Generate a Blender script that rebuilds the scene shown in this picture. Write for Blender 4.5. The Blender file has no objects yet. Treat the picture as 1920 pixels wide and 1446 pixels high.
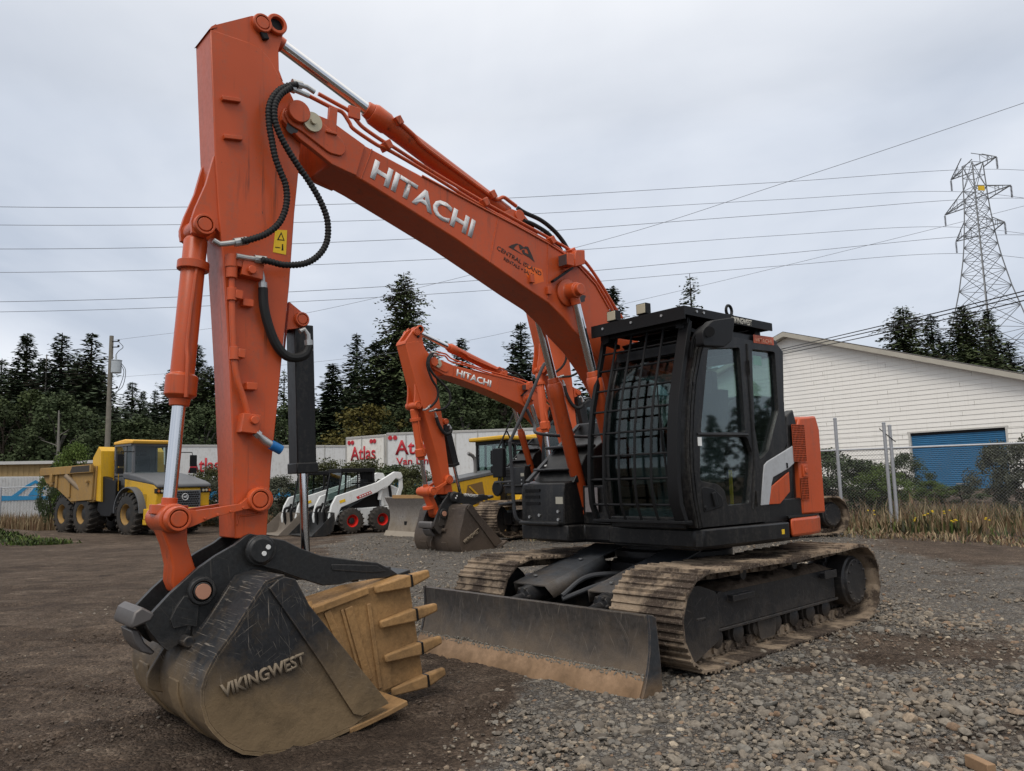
import bpy, bmesh, math, random
import numpy as np
from math import radians as R, sin, cos, pi, tan, atan2, hypot
from mathutils import Vector as V, Matrix, noise

S = bpy.context.scene
C = S.collection

# ------------------------------------------------------------------ camera
F_PX, PITCH, ROLL, EYE = 1456.2, 0.1237, 0.0258, 1.5238
CXP, CYP = 960.0, 723.0
_R0 = V((1, 0, 0)); _U0 = V((0, -sin(PITCH), cos(PITCH))); _F0 = V((0, cos(PITCH), sin(PITCH)))
CAM_R = _R0 * cos(ROLL) - _U0 * sin(ROLL)
CAM_U = _R0 * sin(ROLL) + _U0 * cos(ROLL)
cam_d = bpy.data.cameras.new('camera')
cam_d.sensor_width = 36.0
cam_d.lens = 36.0 * F_PX / 1920.0
cam_d.clip_start = 0.05
cam_d.clip_end = 3000
cam = bpy.data.objects.new('camera', cam_d)
C.objects.link(cam)
cam.matrix_world = Matrix(((CAM_R.x, CAM_U.x, -_F0.x, 0), (CAM_R.y, CAM_U.y, -_F0.y, 0), (CAM_R.z, CAM_U.z, -_F0.z, EYE), (0, 0, 0, 1)))
S.camera = cam

# ------------------------------------------------------------------ sky and light (overcast)
SUN_EL, SUN_AZ = R(52), R(200)          # azimuth clockwise from +Y
W = bpy.data.worlds.new('World'); S.world = W; W.use_nodes = True
nt = W.node_tree; nt.nodes.clear()
def wn(t, **kw):
    n = nt.nodes.new(t)
    for k, v in kw.items(): setattr(n, k, v)
    return n
sky = wn('ShaderNodeTexSky', sky_type='NISHITA'); sky.sun_disc = False
sky.sun_elevation = SUN_EL; sky.sun_rotation = SUN_AZ
tc = wn('ShaderNodeTexCoord'); sep = wn('ShaderNodeSeparateXYZ')
nt.links.new(tc.outputs['Generated'], sep.inputs[0])
# a flat cloud deck: direction divided by (height + offset)
addz = wn('ShaderNodeMath', operation='ADD'); addz.inputs[1].default_value = 0.22
mx = wn('ShaderNodeMath', operation='MAXIMUM'); mx.inputs[1].default_value = 0.12
nt.links.new(sep.outputs['Z'], addz.inputs[0]); nt.links.new(addz.outputs[0], mx.inputs[0])
dv = wn('ShaderNodeVectorMath', operation='DIVIDE'); cb = wn('ShaderNodeCombineXYZ')
nt.links.new(tc.outputs['Generated'], dv.inputs[0])
for i in range(3): nt.links.new(mx.outputs[0], cb.inputs[i])
nt.links.new(cb.outputs[0], dv.inputs[1])
def cloud(scale, detail, dist, loc):
    m = wn('ShaderNodeMapping'); m.inputs['Scale'].default_value = (scale * 1.15, scale * .75, scale); m.inputs['Location'].default_value = loc
    nt.links.new(dv.outputs[0], m.inputs[0])
    n = wn('ShaderNodeTexNoise'); n.inputs['Scale'].default_value = 1.0; n.inputs['Detail'].default_value = detail; n.inputs['Roughness'].default_value = .52
    n.inputs['Distortion'].default_value = dist
    nt.links.new(m.outputs[0], n.inputs['Vector']); return n
n1 = cloud(.55, 6, .5, (3.1, 1.7, 0)); n2 = cloud(1.7, 7, .4, (7.3, 2.2, 0))
add = wn('ShaderNodeMath', operation='MULTIPLY_ADD'); add.inputs[1].default_value = .30
nt.links.new(n2.outputs['Fac'], add.inputs[0]); nt.links.new(n1.outputs['Fac'], add.inputs[2])
cr = wn('ShaderNodeValToRGB')
cr.color_ramp.elements[0].position = .49; cr.color_ramp.elements[0].color = (.50, .555, .65, 1)
cr.color_ramp.elements[1].position = .86; cr.color_ramp.elements[1].color = (.84, .865, .915, 1)
e = cr.color_ramp.elements.new(.66); e.color = (.675, .72, .80, 1)
nt.links.new(add.outputs[0], cr.inputs[0])
# an overcast sky is brightest overhead
zr = wn('ShaderNodeMapRange'); zr.inputs['From Min'].default_value = .44; zr.inputs['From Max'].default_value = 1.0
zr.inputs['To Min'].default_value = 11.3; zr.inputs['To Max'].default_value = 27.0
nt.links.new(sep.outputs['Z'], zr.inputs['Value'])
# ... and more neutral in colour up there
zn = wn('ShaderNodeMapRange'); zn.inputs['From Min'].default_value = .40; zn.inputs['From Max'].default_value = .75
nt.links.new(sep.outputs['Z'], zn.inputs['Value'])
neu = wn('ShaderNodeMixRGB'); neu.inputs[2].default_value = (.70, .675, .64, 1)
nt.links.new(zn.outputs[0], neu.inputs[0]); nt.links.new(cr.outputs[0], neu.inputs[1])
ml = wn('ShaderNodeVectorMath', operation='SCALE')
nt.links.new(neu.outputs[0], ml.inputs[0]); nt.links.new(zr.outputs[0], ml.inputs['Scale'])
mixc = wn('ShaderNodeMixRGB'); mixc.inputs[0].default_value = .93
nt.links.new(sky.outputs[0], mixc.inputs[1]); nt.links.new(ml.outputs[0], mixc.inputs[2])
bg = wn('ShaderNodeBackground'); bg.inputs['Strength'].default_value = 0.1
out = wn('ShaderNodeOutputWorld')
nt.links.new(mixc.outputs[0], bg.inputs[0]); nt.links.new(bg.outputs[0], out.inputs[0])

sun_d = bpy.data.lights.new('sun', 'SUN'); sun_d.energy = 1.5; sun_d.angle = R(25); sun_d.color = (1, .96, .9)
sun = bpy.data.objects.new('sun', sun_d); C.objects.link(sun)
sun.rotation_euler = (pi / 2 - SUN_EL, 0, pi - SUN_AZ)   # light travels away from the sun's azimuth

S.view_settings.view_transform = 'Standard'
S.view_settings.look = 'None'
S.view_settings.exposure = 0.0
S.view_settings.gamma = 1.0
S.render.engine = 'CYCLES'
S.cycles.max_bounces = 6
S.cycles.transparent_max_bounces = 16
S.cycles.use_denoising = True

# pixel of the 1920-wide photograph -> world ray; used to read real positions off known planes
def ray(px, py):
    a0, b0 = px - CXP, -(py - CYP)
    a = a0 * cos(ROLL) + b0 * sin(ROLL); b = -a0 * sin(ROLL) + b0 * cos(ROLL)
    return V((a / F_PX, cos(PITCH) - sin(PITCH) * b / F_PX, sin(PITCH) + cos(PITCH) * b / F_PX))
def at_depth(px, py, Y):
    v = ray(px, py); t = Y / v.y
    return V((v.x * t, Y, EYE + v.z * t))
def on_ground(px, py, z=0.0):
    v = ray(px, py); t = (z - EYE) / v.z
    return V((v.x * t, v.y * t, z))
# ------------------------------------------------------------------ mesh helpers
class MB:
    """collects shapes into one mesh"""
    def __init__(s): s.v = []; s.f = []; s.m = []; s.cur = 0
    def add(s, vs, fs):
        o = len(s.v); s.v += [tuple(p) for p in vs]
        for f in fs: s.f.append([i + o for i in f]); s.m.append(s.cur)
        return s
    def box(s, c, d, rot=None, taper=1.0):
        x, y, z = d[0] / 2, d[1] / 2, d[2] / 2
        P = [V((a * x * (taper if e > 0 else 1), b * y * (taper if e > 0 else 1), e * z)) for e in (-1, 1) for b in (-1, 1) for a in (-1, 1)]
        if rot is not None: P = [rot @ p for p in P]
        P = [p + V(c) for p in P]
        return s.add(P, [(0, 2, 3, 1), (4, 5, 7, 6), (0, 1, 5, 4), (2, 6, 7, 3), (0, 4, 6, 2), (1, 3, 7, 5)])
    def bar(s, p0, p1, w, h, up=(0, 0, 1)):
        """rectangular bar from p0 to p1"""
        p0, p1 = V(p0), V(p1); d = (p1 - p0).normalized(); u = V(up)
        sd = d.cross(u)
        if sd.length < 1e-4: sd = d.cross(V((1, 0, 0)))
        sd.normalize(); u = sd.cross(d)
        P = [q + sd * a * w / 2 + u * b * h / 2 for q in (p0, p1) for a, b in ((-1, -1), (1, -1), (1, 1), (-1, 1))]
        return s.add(P, [(3, 2, 1, 0), (4, 5, 6, 7), (0, 1, 5, 4), (1, 2, 6, 5), (2, 3, 7, 6), (3, 0, 4, 7)])
    def prism(s, pts, y0, y1):
        """outline in (x,z) extruded along y"""
        n = len(pts)
        A = sum(pts[i][0] * pts[(i + 1) % n][1] - pts[(i + 1) % n][0] * pts[i][1] for i in range(n))
        if A > 0: pts = pts[::-1]
        if y0 > y1: y0, y1 = y1, y0
        P = [(p[0], y0, p[1]) for p in pts] + [(p[0], y1, p[1]) for p in pts]
        F = [list(range(n - 1, -1, -1)), list(range(n, 2 * n))]
        F += [(i, (i + 1) % n, (i + 1) % n + n, i + n) for i in range(n)]
        return s.add(P, [f for f in F])
    def prismx(s, pts, x0, x1):
        """outline in (y,z) extruded along x"""
        k = MB().prism([(p[0], p[1]) for p in pts], x0, x1)
        return s.add([(b, a, z) for a, b, z in k.v], [f[::-1] for f in k.f])
    def prismz(s, pts, z0, z1):
        k = MB().prism(pts, z0, z1)
        return s.add([(a, z, b) for a, b, z in [(q[0], q[1], q[2]) for q in k.v]], [f[::-1] for f in k.f]) if False else s._pz(pts, z0, z1)
    def _pz(s, pts, z0, z1):
        n = len(pts)
        A = sum(pts[i][0] * pts[(i + 1) % n][1] - pts[(i + 1) % n][0] * pts[i][1] for i in range(n))
        if A < 0: pts = pts[::-1]
        P = [(p[0], p[1], z0) for p in pts] + [(p[0], p[1], z1) for p in pts]
        F = [list(range(n - 1, -1, -1)), list(range(n, 2 * n))] + [(i, (i + 1) % n, (i + 1) % n + n, i + n) for i in range(n)]
        return s.add(P, F)
    def cyl(s, p0, p1, r0, r1=None, n=20, caps=True):
        r1 = r0 if r1 is None else r1
        return s.lathe(p0, p1, [(0, r0), (1, r1)], n, caps)
    def lathe(s, p0, p1, prof, n=24, caps=True):
        """profile [(t along axis 0..1, radius)]"""
        p0, p1 = V(p0), V(p1); d = p1 - p0; a = d.normalized()
        u = a.orthogonal().normalized(); w = a.cross(u)
        P, F = [], []
        for t, r in prof:
            for k in range(n):
                th = 2 * pi * k / n
                P.append(p0 + d * t + (u * cos(th) + w * sin(th)) * r)
        for j in range(len(prof) - 1):
            for k in range(n):
                F.append((j * n + k, j * n + (k + 1) % n, (j + 1) * n + (k + 1) % n, (j + 1) * n + k))
        if caps:
            F.append(list(range(n - 1, -1, -1))); m = (len(prof) - 1) * n; F.append([m + k for k in range(n)])
        return s.add(P, F)
    def tube(s, pts, r, n=8, caps=True):
        pts = [V(p) for p in pts]; P, F = [], []
        nrm = None; N = len(pts)
        for i, p in enumerate(pts):
            d = (pts[min(i + 1, N - 1)] - pts[max(i - 1, 0)])
            if d.length < 1e-9: d = V((0, 0, 1))
            d.normalize()
            if nrm is None: nrm = d.orthogonal().normalized()
            nrm = (nrm - d * nrm.dot(d))
            if nrm.length < 1e-6: nrm = d.orthogonal()
            nrm.normalize(); w = d.cross(nrm)
            rr = r[i] if hasattr(r, '__len__') else r
            P += [p + (nrm * cos(2 * pi * k / n) + w * sin(2 * pi * k / n)) * rr for k in range(n)]
        for j in range(N - 1):
            for k in range(n):
                F.append((j * n + k, j * n + (k + 1) % n, (j + 1) * n + (k + 1) % n, (j + 1) * n + k))
        if caps:
            F.append(list(range(n - 1, -1, -1))); F.append([(N - 1) * n + k for k in range(n)])
        return s.add(P, F)
    def sheet(s, prof, y0, y1, th, close_dir=1):
        """a bent plate: polyline (x,z) given a thickness th and extruded along y"""
        n = len(prof); off = []
        for i in range(n):
            a = prof[max(i - 1, 0)]; b = prof[min(i + 1, n - 1)]
            dx, dz = b[0] - a[0], b[1] - a[1]; L = hypot(dx, dz) or 1
            off.append((prof[i][0] - dz / L * th * close_dir, prof[i][1] + dx / L * th * close_dir))
        P, F = [], []
        for y in (y0, y1):
            P += [(p[0], y, p[1]) for p in prof] + [(p[0], y, p[1]) for p in off]
        for i in range(n - 1):
            F += [(i, i + 1, 2 * n + i + 1, 2 * n + i), (n + i + 1, n + i, 3 * n + i, 3 * n + i + 1),
                  (i + 1, i, n + i, n + i + 1), (2 * n + i, 2 * n + i + 1, 3 * n + i + 1, 3 * n + i)]
        F += [(0, 2 * n, 3 * n, n), (n - 1, 2 * n - 1, 4 * n - 1, 3 * n - 1)]
        return s.add(P, F)
    def build(s, name, mat, parent=None, bevel=0.0, smooth=35, fix=True, seg=2):
        me = bpy.data.meshes.new(name)
        me.from_pydata(s.v, [], s.f)
        mats = mat if isinstance(mat, (list, tuple)) else [mat]
        for m in mats: me.materials.append(m)
        if len(mats) > 1: me.polygons.foreach_set('material_index', s.m)
        if fix:
            b = bmesh.new(); b.from_mesh(me); bmesh.ops.recalc_face_normals(b, faces=b.faces); b.to_mesh(me); b.free()
        if smooth:
            me.polygons.foreach_set('use_smooth', [True] * len(me.polygons)); me.set_sharp_from_angle(angle=R(smooth))
        o = bpy.data.objects.new(name, me); C.objects.link(o)
        if parent is not None: o.parent = parent
        if bevel:
            md = o.modifiers.new('bevel', 'BEVEL'); md.width = bevel; md.segments = seg; md.limit_method = 'ANGLE'; md.angle_limit = R(40)
            md.use_clamp_overlap = True; md.harden_normals = False
        return o

def pinface(m, x, z, y, s, r, h=.03):
    """pin boss seen end-on: collar, dark groove, pin head; s = side it faces"""
    m.lathe((x, y, z), (x, y + s * h, z), [(0, r), (.8, r), (1, r * .93), (1, r * .74), (.45, r * .73), (.45, r * .68), (.9, r * .66), (.98, r * .60)], 28)
def tag(o, label=None, cat=None, group=None, kind=None):
    for k, v in (('label', label), ('category', cat), ('group', group), ('kind', kind)):
        if v: o[k] = v
    return o
def thing(name, label, cat, loc=(0, 0, 0), rz=0.0, group=None, parent=None):
    o = bpy.data.objects.new(name, None); C.objects.link(o)
    o.location = loc; o.rotation_euler = (0, 0, rz); o.empty_display_size = .2
    return tag(o, label, cat, group)
def node(name, parent, loc=(0, 0, 0), rz=0.0):
    o = bpy.data.objects.new(name, None); C.objects.link(o); o.parent = parent
    o.location = loc; o.rotation_euler = (0, 0, rz); return o
def dup(o, parent=None):
    c = o.copy(); C.objects.link(c)
    if parent is not None: c.parent = parent
    for ch in list(o.children): dup(ch, c)
    return c
def smooth_path(pts, n=8):
    """Catmull-Rom through the points"""
    pts = [V(p) for p in pts]; q = [pts[0] * 2 - pts[1]] + pts + [pts[-1] * 2 - pts[-2]]; o = []
    for i in range(1, len(q) - 2):
        a, b, c, d = q[i - 1:i + 3]
        for k in range(n):
            t = k / n
            o.append(.5 * ((2 * b) + (c - a) * t + (2 * a - 5 * b + 4 * c - d) * t * t + (3 * b - a - 3 * c + d) * t ** 3))
    o.append(pts[-1]); return o
_font_cache = {}
def lettering(name, text, p0, p1, up, height, mat, parent, bold=.0, depth=.002, spacing=1.0, fit=True, lift=.003):
    """flat raised letters: baseline from p0 to p1, letters 'height' tall along 'up'"""
    cu = bpy.data.curves.new(name, 'FONT'); cu.body = text; cu.size = 1.0; cu.offset = bold; cu.space_character = spacing
    cu.extrude = 0.0; cu.resolution_u = 3
    ob = bpy.data.objects.new(name, cu); C.objects.link(ob)
    dg = bpy.context.evaluated_depsgraph_get()
    me = bpy.data.meshes.new_from_object(ob.evaluated_get(dg)); bpy.data.objects.remove(ob); bpy.data.curves.remove(cu)
    co = np.array([v.co for v in me.vertices]); 
    lo, hi = co.min(0), co.max(0)
    p0, p1, up = V(p0), V(p1), V(up); X = p1 - p0; w = X.length; X.normalize()
    Y = up - X * up.dot(X) * 0; Y.normalize(); N = X.cross(Y).normalized()
    sx = w / (hi[0] - lo[0]) if fit else height / (hi[1] - lo[1]); sy = height / (hi[1] - lo[1])
    bm = bmesh.new(); bm.from_mesh(me)
    for v in bm.verts:
        v.co = p0 + X * ((v.co.x - lo[0]) * sx) + Y * ((v.co.y - lo[1]) * sy) + N * lift
    if depth:
        r = bmesh.ops.extrude_face_region(bm, geom=bm.faces[:])
        for v in r['geom']:
            if isinstance(v, bmesh.types.BMVert): v.co += N * depth
        bmesh.ops.recalc_face_normals(bm, faces=bm.faces)
    bm.to_mesh(me); bm.free(); me.materials.clear(); me.materials.append(mat); me.name = name
    o = bpy.data.objects.new(name, me); C.objects.link(o); o.parent = parent
    return o
# ------------------------------------------------------------------ materials
class NT:
    def __init__(s, name):
        s.m = bpy.data.materials.new(name); s.m.use_nodes = True; s.t = s.m.node_tree
        s.b = s.t.nodes['Principled BSDF']; s.o = s.t.nodes['Material Output']
    def n(s, t, ins=None, **kw):
        k = s.t.nodes.new(t)
        for a, b in kw.items(): setattr(k, a, b)
        for a, b in (ins or {}).items():
            if isinstance(b, bpy.types.NodeSocket): s.t.links.new(b, k.inputs[a])
            else: k.inputs[a].default_value = b
        return k
    def link(s, a, b): s.t.links.new(a, b)
    def coord(s, which='Object', scale=(1, 1, 1), loc=(0, 0, 0), rot=(0, 0, 0)):
        c = s.n('ShaderNodeTexCoord'); m = s.n('ShaderNodeMapping', {'Vector': c.outputs[which], 'Scale': scale, 'Location': loc, 'Rotation': rot})
        return m.outputs[0]
    def noise(s, vec, scale=5, detail=4, rough=.55, dist=0.0):
        return s.n('ShaderNodeTexNoise', {'Vector': vec, 'Scale': scale, 'Detail': detail, 'Roughness': rough, 'Distortion': dist}).outputs['Fac']
    def ramp(s, fac, stops):
        r = s.n('ShaderNodeValToRGB', {'Fac': fac}); el = r.color_ramp.elements
        while len(el) < len(stops): el.new(.5)
        for e, (p, c) in zip(el, stops):
            e.position = p; e.color = (c, c, c, 1) if not hasattr(c, '__len__') else (*c[:3], 1)
        return r.outputs[0]
    def mix(s, fac, a, b, mode='MIX'):
        k = s.n('ShaderNodeMixRGB', blend_type=mode)
        for i, x in ((0, fac), (1, a), (2, b)):
            if isinstance(x, bpy.types.NodeSocket): s.link(x, k.inputs[i])
            else: k.inputs[i].default_value = x if i == 0 else (*x[:3], 1)
        return k.outputs[0]
    def math(s, op, a, b=0.0, clamp=False):
        k = s.n('ShaderNodeMath', operation=op, use_clamp=clamp)
        for i, x in ((0, a), (1, b)):
            if isinstance(x, bpy.types.NodeSocket): s.link(x, k.inputs[i])
            else: k.inputs[i].default_value = x
        return k.outputs[0]
    def bump(s, h, strength=.2, dist=.01):
        k = s.n('ShaderNodeBump', {'Height': h, 'Strength': strength, 'Distance': dist}); s.link(k.outputs[0], s.b.inputs['Normal']); return k
    def edge(s, radius=.012, lo=.02, hi=.18):
        bv = s.n('ShaderNodeBevel', samples=4); bv.inputs['Radius'].default_value = radius
        ge = s.n('ShaderNodeNewGeometry'); d = s.n('ShaderNodeVectorMath', operation='DOT_PRODUCT'); s.link(bv.outputs[0], d.inputs[0]); s.link(ge.outputs['Normal'], d.inputs[1])
        k = s.n('ShaderNodeMapRange', {'Value': d.outputs['Value'], 'From Min': 1 - lo, 'From Max': 1 - hi, 'To Min': 0.0, 'To Max': 1.0}); return k.outputs[0]
    def set(s, **kw):
        for k, v in kw.items():
            k = {'color': 'Base Color', 'rough': 'Roughness', 'metal': 'Metallic', 'spec': 'Specular IOR Level', 'coat': 'Coat Weight'}.get(k, k)
            if isinstance(v, bpy.types.NodeSocket): s.link(v, s.b.inputs[k])
            elif k == 'Base Color': s.b.inputs[k].default_value = (*v[:3], 1)
            else: s.b.inputs[k].default_value = v
        return s.m

def paint(name, col, rough=.42, dirt=(.13, .10, .075), amount=.35, scale=3.0, chips=None, spec=.35, metal=0.0, seed=0, fade=.08, drips=0.0, edge_col=None, coat=0.0):
    """worn machine paint: broad fading, dust film, streaks, small scuffs"""
    k = NT(name); v = k.coord('Object', loc=(seed, seed * .7, 0))
    big = k.noise(v, scale * .35, 3); fine = k.noise(v, scale * 9, 6, .65)
    st = k.noise(k.coord('Object', scale=(7, 7, .8), loc=(seed, 0, 0)), 1.6, 5, .6)
    c = k.mix(k.ramp(big, [(.35, 0.0), (.7, 1.0)]), [x * (1 - fade) for x in col], [min(1, x * (1 + fade) + .004) for x in col])
    d = k.math('MULTIPLY', k.ramp(k.math('MULTIPLY', st, fine), [(.24, 0.0), (.42, 1.0)]), amount)
    c = k.mix(d, c, dirt)
    if drips:
        dn = k.noise(k.coord('Object', scale=(16, 16, .9), loc=(seed + 3, 1, 2)), 1.0, 4, .7, .3)
        dm = k.math('MULTIPLY', k.ramp(dn, [(.57, 0.0), (.70, 1.0)]), k.ramp(k.noise(v, 1.3, 3), [(.46, 0), (.62, 1)]))
        c = k.mix(k.math('MULTIPLY', dm, drips), c, (.05, .028, .018))
    if chips:
        ch = k.ramp(k.noise(v, 38, 3, .7), [(.71, 0.0), (.74, 1.0)])
        c = k.mix(k.math('MULTIPLY', ch, .85), c, chips)
        ew = k.math('MULTIPLY', k.edge(.010), k.ramp(k.noise(v, 24, 4, .7), [(.42, 0), (.58, 1)]))
        c = k.mix(k.math('MULTIPLY', ew, .75), c, edge_col or chips)
    r = k.math('ADD', rough, k.math('MULTIPLY', k.math('SUBTRACT', fine, .4), .35), True)
    k.set(color=c, rough=r, spec=spec, metal=metal)
    if coat: k.set(coat=coat); k.b.inputs['Coat Roughness'].default_value = .22
    k.bump(k.math('ADD', k.noise(v, scale * 3, 4), k.math('MULTIPLY', k.noise(v, 1.6, 2), 2.0)), .05, .012)
    return k.m
def plain(name, col, rough=.6, spec=.3, metal=0.0, var=.15, scale=6.0, bump=0.0):
    k = NT(name); v = k.coord('Object'); f = k.noise(v, scale, 5, .6)
    c = k.mix(f, [x * (1 - var) for x in col], [x * (1 + var) for x in col])
    k.set(color=c, rough=rough, spec=spec, metal=metal)
    if bump: k.bump(k.noise(v, scale * 6, 4), bump, .01)
    return k.m
def muddy(name, base, mud, level, blend, rough=.7, scale=5.0, scratches=True, axis='Z', streak=.4, metal=0.0, blot=.35, face='xz'):
    """steel whose lower part is caked with dried mud up to an uneven line; scratched above"""
    k = NT(name); c = k.n('ShaderNodeTexCoord'); sp = k.n('ShaderNodeSeparateXYZ', {'Vector': c.outputs['Object']})
    v = k.coord('Object'); nz = k.noise(v, scale, 6, .6); fine = k.noise(v, scale * 7, 5, .7)
    h = k.math('ADD', sp.outputs[axis], k.math('MULTIPLY', k.math('SUBTRACT', nz, .5), blend * 2.2))
    m = k.n('ShaderNodeMapRange', {'Value': h, 'From Min': level - blend / 2, 'From Max': level + blend / 2, 'To Min': 1.0, 'To Max': 0.0}).outputs[0]
    b = k.mix(k.ramp(fine, [(.35, 0.0), (.75, 1.0)]), base, [x * 1.7 + .006 for x in base])
    if scratches:
        s1 = None
        for q, (ry, sx, sz, ds, th) in enumerate(((.35, 5, 150, .5, .66), (-.55, 4, 130, .9, .67), (1.15, 6, 170, .6, .67), (1.5, 3, 90, 1.2, .655), (.9, 2, 220, .4, .68))):
            if face == 'yz':
                vr = k.coord('Object', rot=((ry - .7) * .45, 0, 0), loc=(0, q * 3.7, q * 1.3)); sc3 = (3.0, sz * .8, sx * .45)
            else: vr = k.coord('Object', rot=(0, ry, 0), loc=(q * 3.7, 0, q * 1.3)); sc3 = (sx, 3.0, sz)
            w1 = k.noise(k.n('ShaderNodeMapping', {'Vector': vr, 'Scale': sc3}).outputs[0], 1.0, 2, .5, ds)
            rr = k.math('MULTIPLY', k.ramp(w1, [(th, 0.0), (th + .035, 1.0)]), k.ramp(k.noise(v, 2.3 + q, 2), [(.42, 0), (.6, 1)]))
            s1 = rr if s1 is None else k.math('MAXIMUM', s1, rr)
        b = k.mix(k.math('MULTIPLY', s1, streak), b, (.24, .21, .175))
        b = k.mix(k.math('MULTIPLY', k.ramp(k.noise(v, 9, 6, .7), [(.5, 0), (.75, 1)]), .45), b, [x * .45 for x in mud])
    md = k.mix(nz, [x * .66 for x in mud], [x * 1.25 for x in mud])
    md = k.mix(k.math('MULTIPLY', k.ramp(k.noise(k.coord('Object', loc=(4, 2, 9)), scale * 1.7, 6, .65, .5), [(.46, 0), (.66, 1)]), blot), md, [x * .38 for x in mud])
    col = k.mix(m, b, md)
    ew = k.math('MULTIPLY', k.edge(.014), k.ramp(k.noise(v, 17, 4, .7), [(.38, 0), (.56, 1)]))
    col = k.mix(k.math('MULTIPLY', ew, .6), col, [min(1, x * 1.3 + .05) for x in mud])
    k.set(color=col, rough=k.math('ADD', rough - .12, k.math('MULTIPLY', m, .3), True), spec=.3, metal=metal)
    k.bump(k.math('MULTIPLY', k.math('ADD', fine, k.math('MULTIPLY', nz, .8)), k.math('ADD', m, .2)), .5, .010)
    return k.m

ORANGE = (.47, .073, .017)
M = {}
M['orange'] = paint('orange_paint', ORANGE, .36, amount=.30, chips=(.06, .035, .025), spec=.28, drips=.8, edge_col=(.20, .045, .02), coat=.14, fade=.13)
M['orange_far'] = paint('orange_paint_far', (.50, .080, .018), .40, amount=.15)
M['black'] = paint('black_paint', (.0085, .0085, .009), .34, dirt=(.07, .062, .053), amount=.42, scale=4, chips=(.035, .032, .03), spec=.28, edge_col=(.06, .057, .052))
M['black_matt'] = plain('matt_black_steel', (.008, .008, .0085), .5, .2)
M['rubber'] = plain('black_rubber', (.011, .011, .011), .62, .3)
M['chrome'] = plain('polished_chrome_rod', (.62, .63, .65), .12, .5, 1.0, .04)
M['zinc'] = plain('zinc_fitting', (.42, .42, .41), .4, .5, .8, .15)
M['silver'] = paint('silver_paint', (.40, .41, .42), .4, amount=.2)
M['silver_letter'] = paint('worn_silver_letters', (.60, .60, .60), .5, dirt=(.30, .13, .08), amount=.75, scale=5)
M['white_letter'] = plain('white_letters', (.68, .68, .66), .6)
M['grey_letter'] = plain('cream_letters', (.46, .44, .38), .6)
M['dark_letter'] = plain('dark_brown_letters', (.035, .025, .022), .6)
M['decal_yellow'] = plain('yellow_decal', (.72, .46, .02), .5, var=.06)
M['grey_tube'] = plain('grey_tube', (.05, .052, .056), .5)
M['lamp_glass'] = plain('dusty_lamp_lens', (.40, .36, .26), .3, .5)
def track_mat():
    k = NT('muddy_track_steel'); v = k.coord('Object'); n1 = k.noise(v, 2.2, 5, .6, .3); n2 = k.noise(v, 14, 6, .7); n3 = k.noise(v, 60, 3, .6)
    c = k.mix(k.ramp(n2, [(.3, 0), (.7, 1)]), (.20, .148, .102), (.33, .255, .182))
    c = k.mix(k.ramp(k.math('ADD', n1, k.math('MULTIPLY', n2, .35)), [(.60, 0), (.72, 1)]), c, (.055, .040, .030))
    c = k.mix(k.math('MULTIPLY', k.ramp(n3, [(.55, 0), (.7, 1)]), .35), c, (.33, .28, .22))
    k.set(color=c, rough=.85, spec=.2); k.bump(k.math('ADD', n2, k.math('MULTIPLY', n3, .5)), .5, .008); return k.m
M['mud_track'] = track_mat()
M['track_dark'] = muddy('dusty_black_frame', (.013, .013, .014), (.075, .060, .047), .16, .45, .5, 5, True, streak=.22)
M['guard_plate'] = muddy('scuffed_guard_plate', (.045, .049, .055), (.10, .08, .062), .58, .25, .5, 5, True, streak=.3)
M['mud_lump'] = plain('dried_mud', (.085, .064, .048), .95, .1, var=.5, scale=22, bump=.6)
M['blade'] = muddy('scratched_blade_steel', (.036, .032, .029), (.15, .112, .078), .24, .46, .58, 3.0, True, streak=.6, face='yz')
M['blade_edge'] = muddy('rusty_cutting_edge', (.20, .128, .076), (.20, .125, .070), .02, .16, .7, 1.9, False, blot=.95)
M['blade_edge'].node_tree.nodes['Principled BSDF'].inputs['Specular IOR Level'].default_value = .2
M['blade_end'] = muddy('black_blade_end', (.022, .024, .027), (.15, .10, .06), .08, .1, .6, 5, True, streak=.2)
M['bucket'] = muddy('scratched_black_bucket', (.014, .0145, .016), (.185, .128, .070), .38, .34, .58, 2.6, True, streak=.75, blot=.55)
M['bucket_far'] = muddy('rusty_brown_bucket', (.040, .031, .025), (.085, .062, .045), .35, .5, .6, 2.6, True, streak=.4)
M['bucket_letter'] = muddy('raised_mud_letters', (.15, .118, .082), (.15, .118, .082), 0, .1, .85, 14, False, blot=.8)
M['dig'] = muddy('mud_brown_bucket', (.25, .140, .053), (.235, .140, .064), .35, 1.2, .75, 5, False, blot=.75)
M['coupler'] = muddy('scuffed_black_coupler', (.013, .0135, .014), (.05, .042, .035), .55, .2, .55, 5, True, streak=.12)
M['dull_steel'] = plain('bare_dull_steel', (.13, .12, .115), .5, .4, .5, .25, 9)
M['seat'] = plain('dark_seat_cloth', (.05, .053, .06), .8)
def glass(name, tint, refl=1.0):
    k = NT(name); k.t.nodes.remove(k.b)
    tr = k.n('ShaderNodeBsdfTransparent', {'Color': (*tint, 1)}); gl = k.n('ShaderNodeBsdfGlossy', {'Color': (.9, .95, .95, 1), 'Roughness': .03})
    fr = k.n('ShaderNodeLayerWeight', {'Blend': .5}); f = k.math('MULTIPLY', k.math('ADD', .045, k.math('MULTIPLY', k.math('POWER', fr.outputs['Facing'], 4.0), .9)), refl, True)
    mx_ = k.n('ShaderNodeMixShader', {0: f, 1: tr.outputs[0], 2: gl.outputs[0]}); k.link(mx_.outputs[0], k.o.inputs[0]); return k.m
M['glass'] = glass('tinted_glass', (.66, .75, .73), 1.5)
M['glass_clear'] = glass('cab_glass', (.70, .79, .77), .8)
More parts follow.
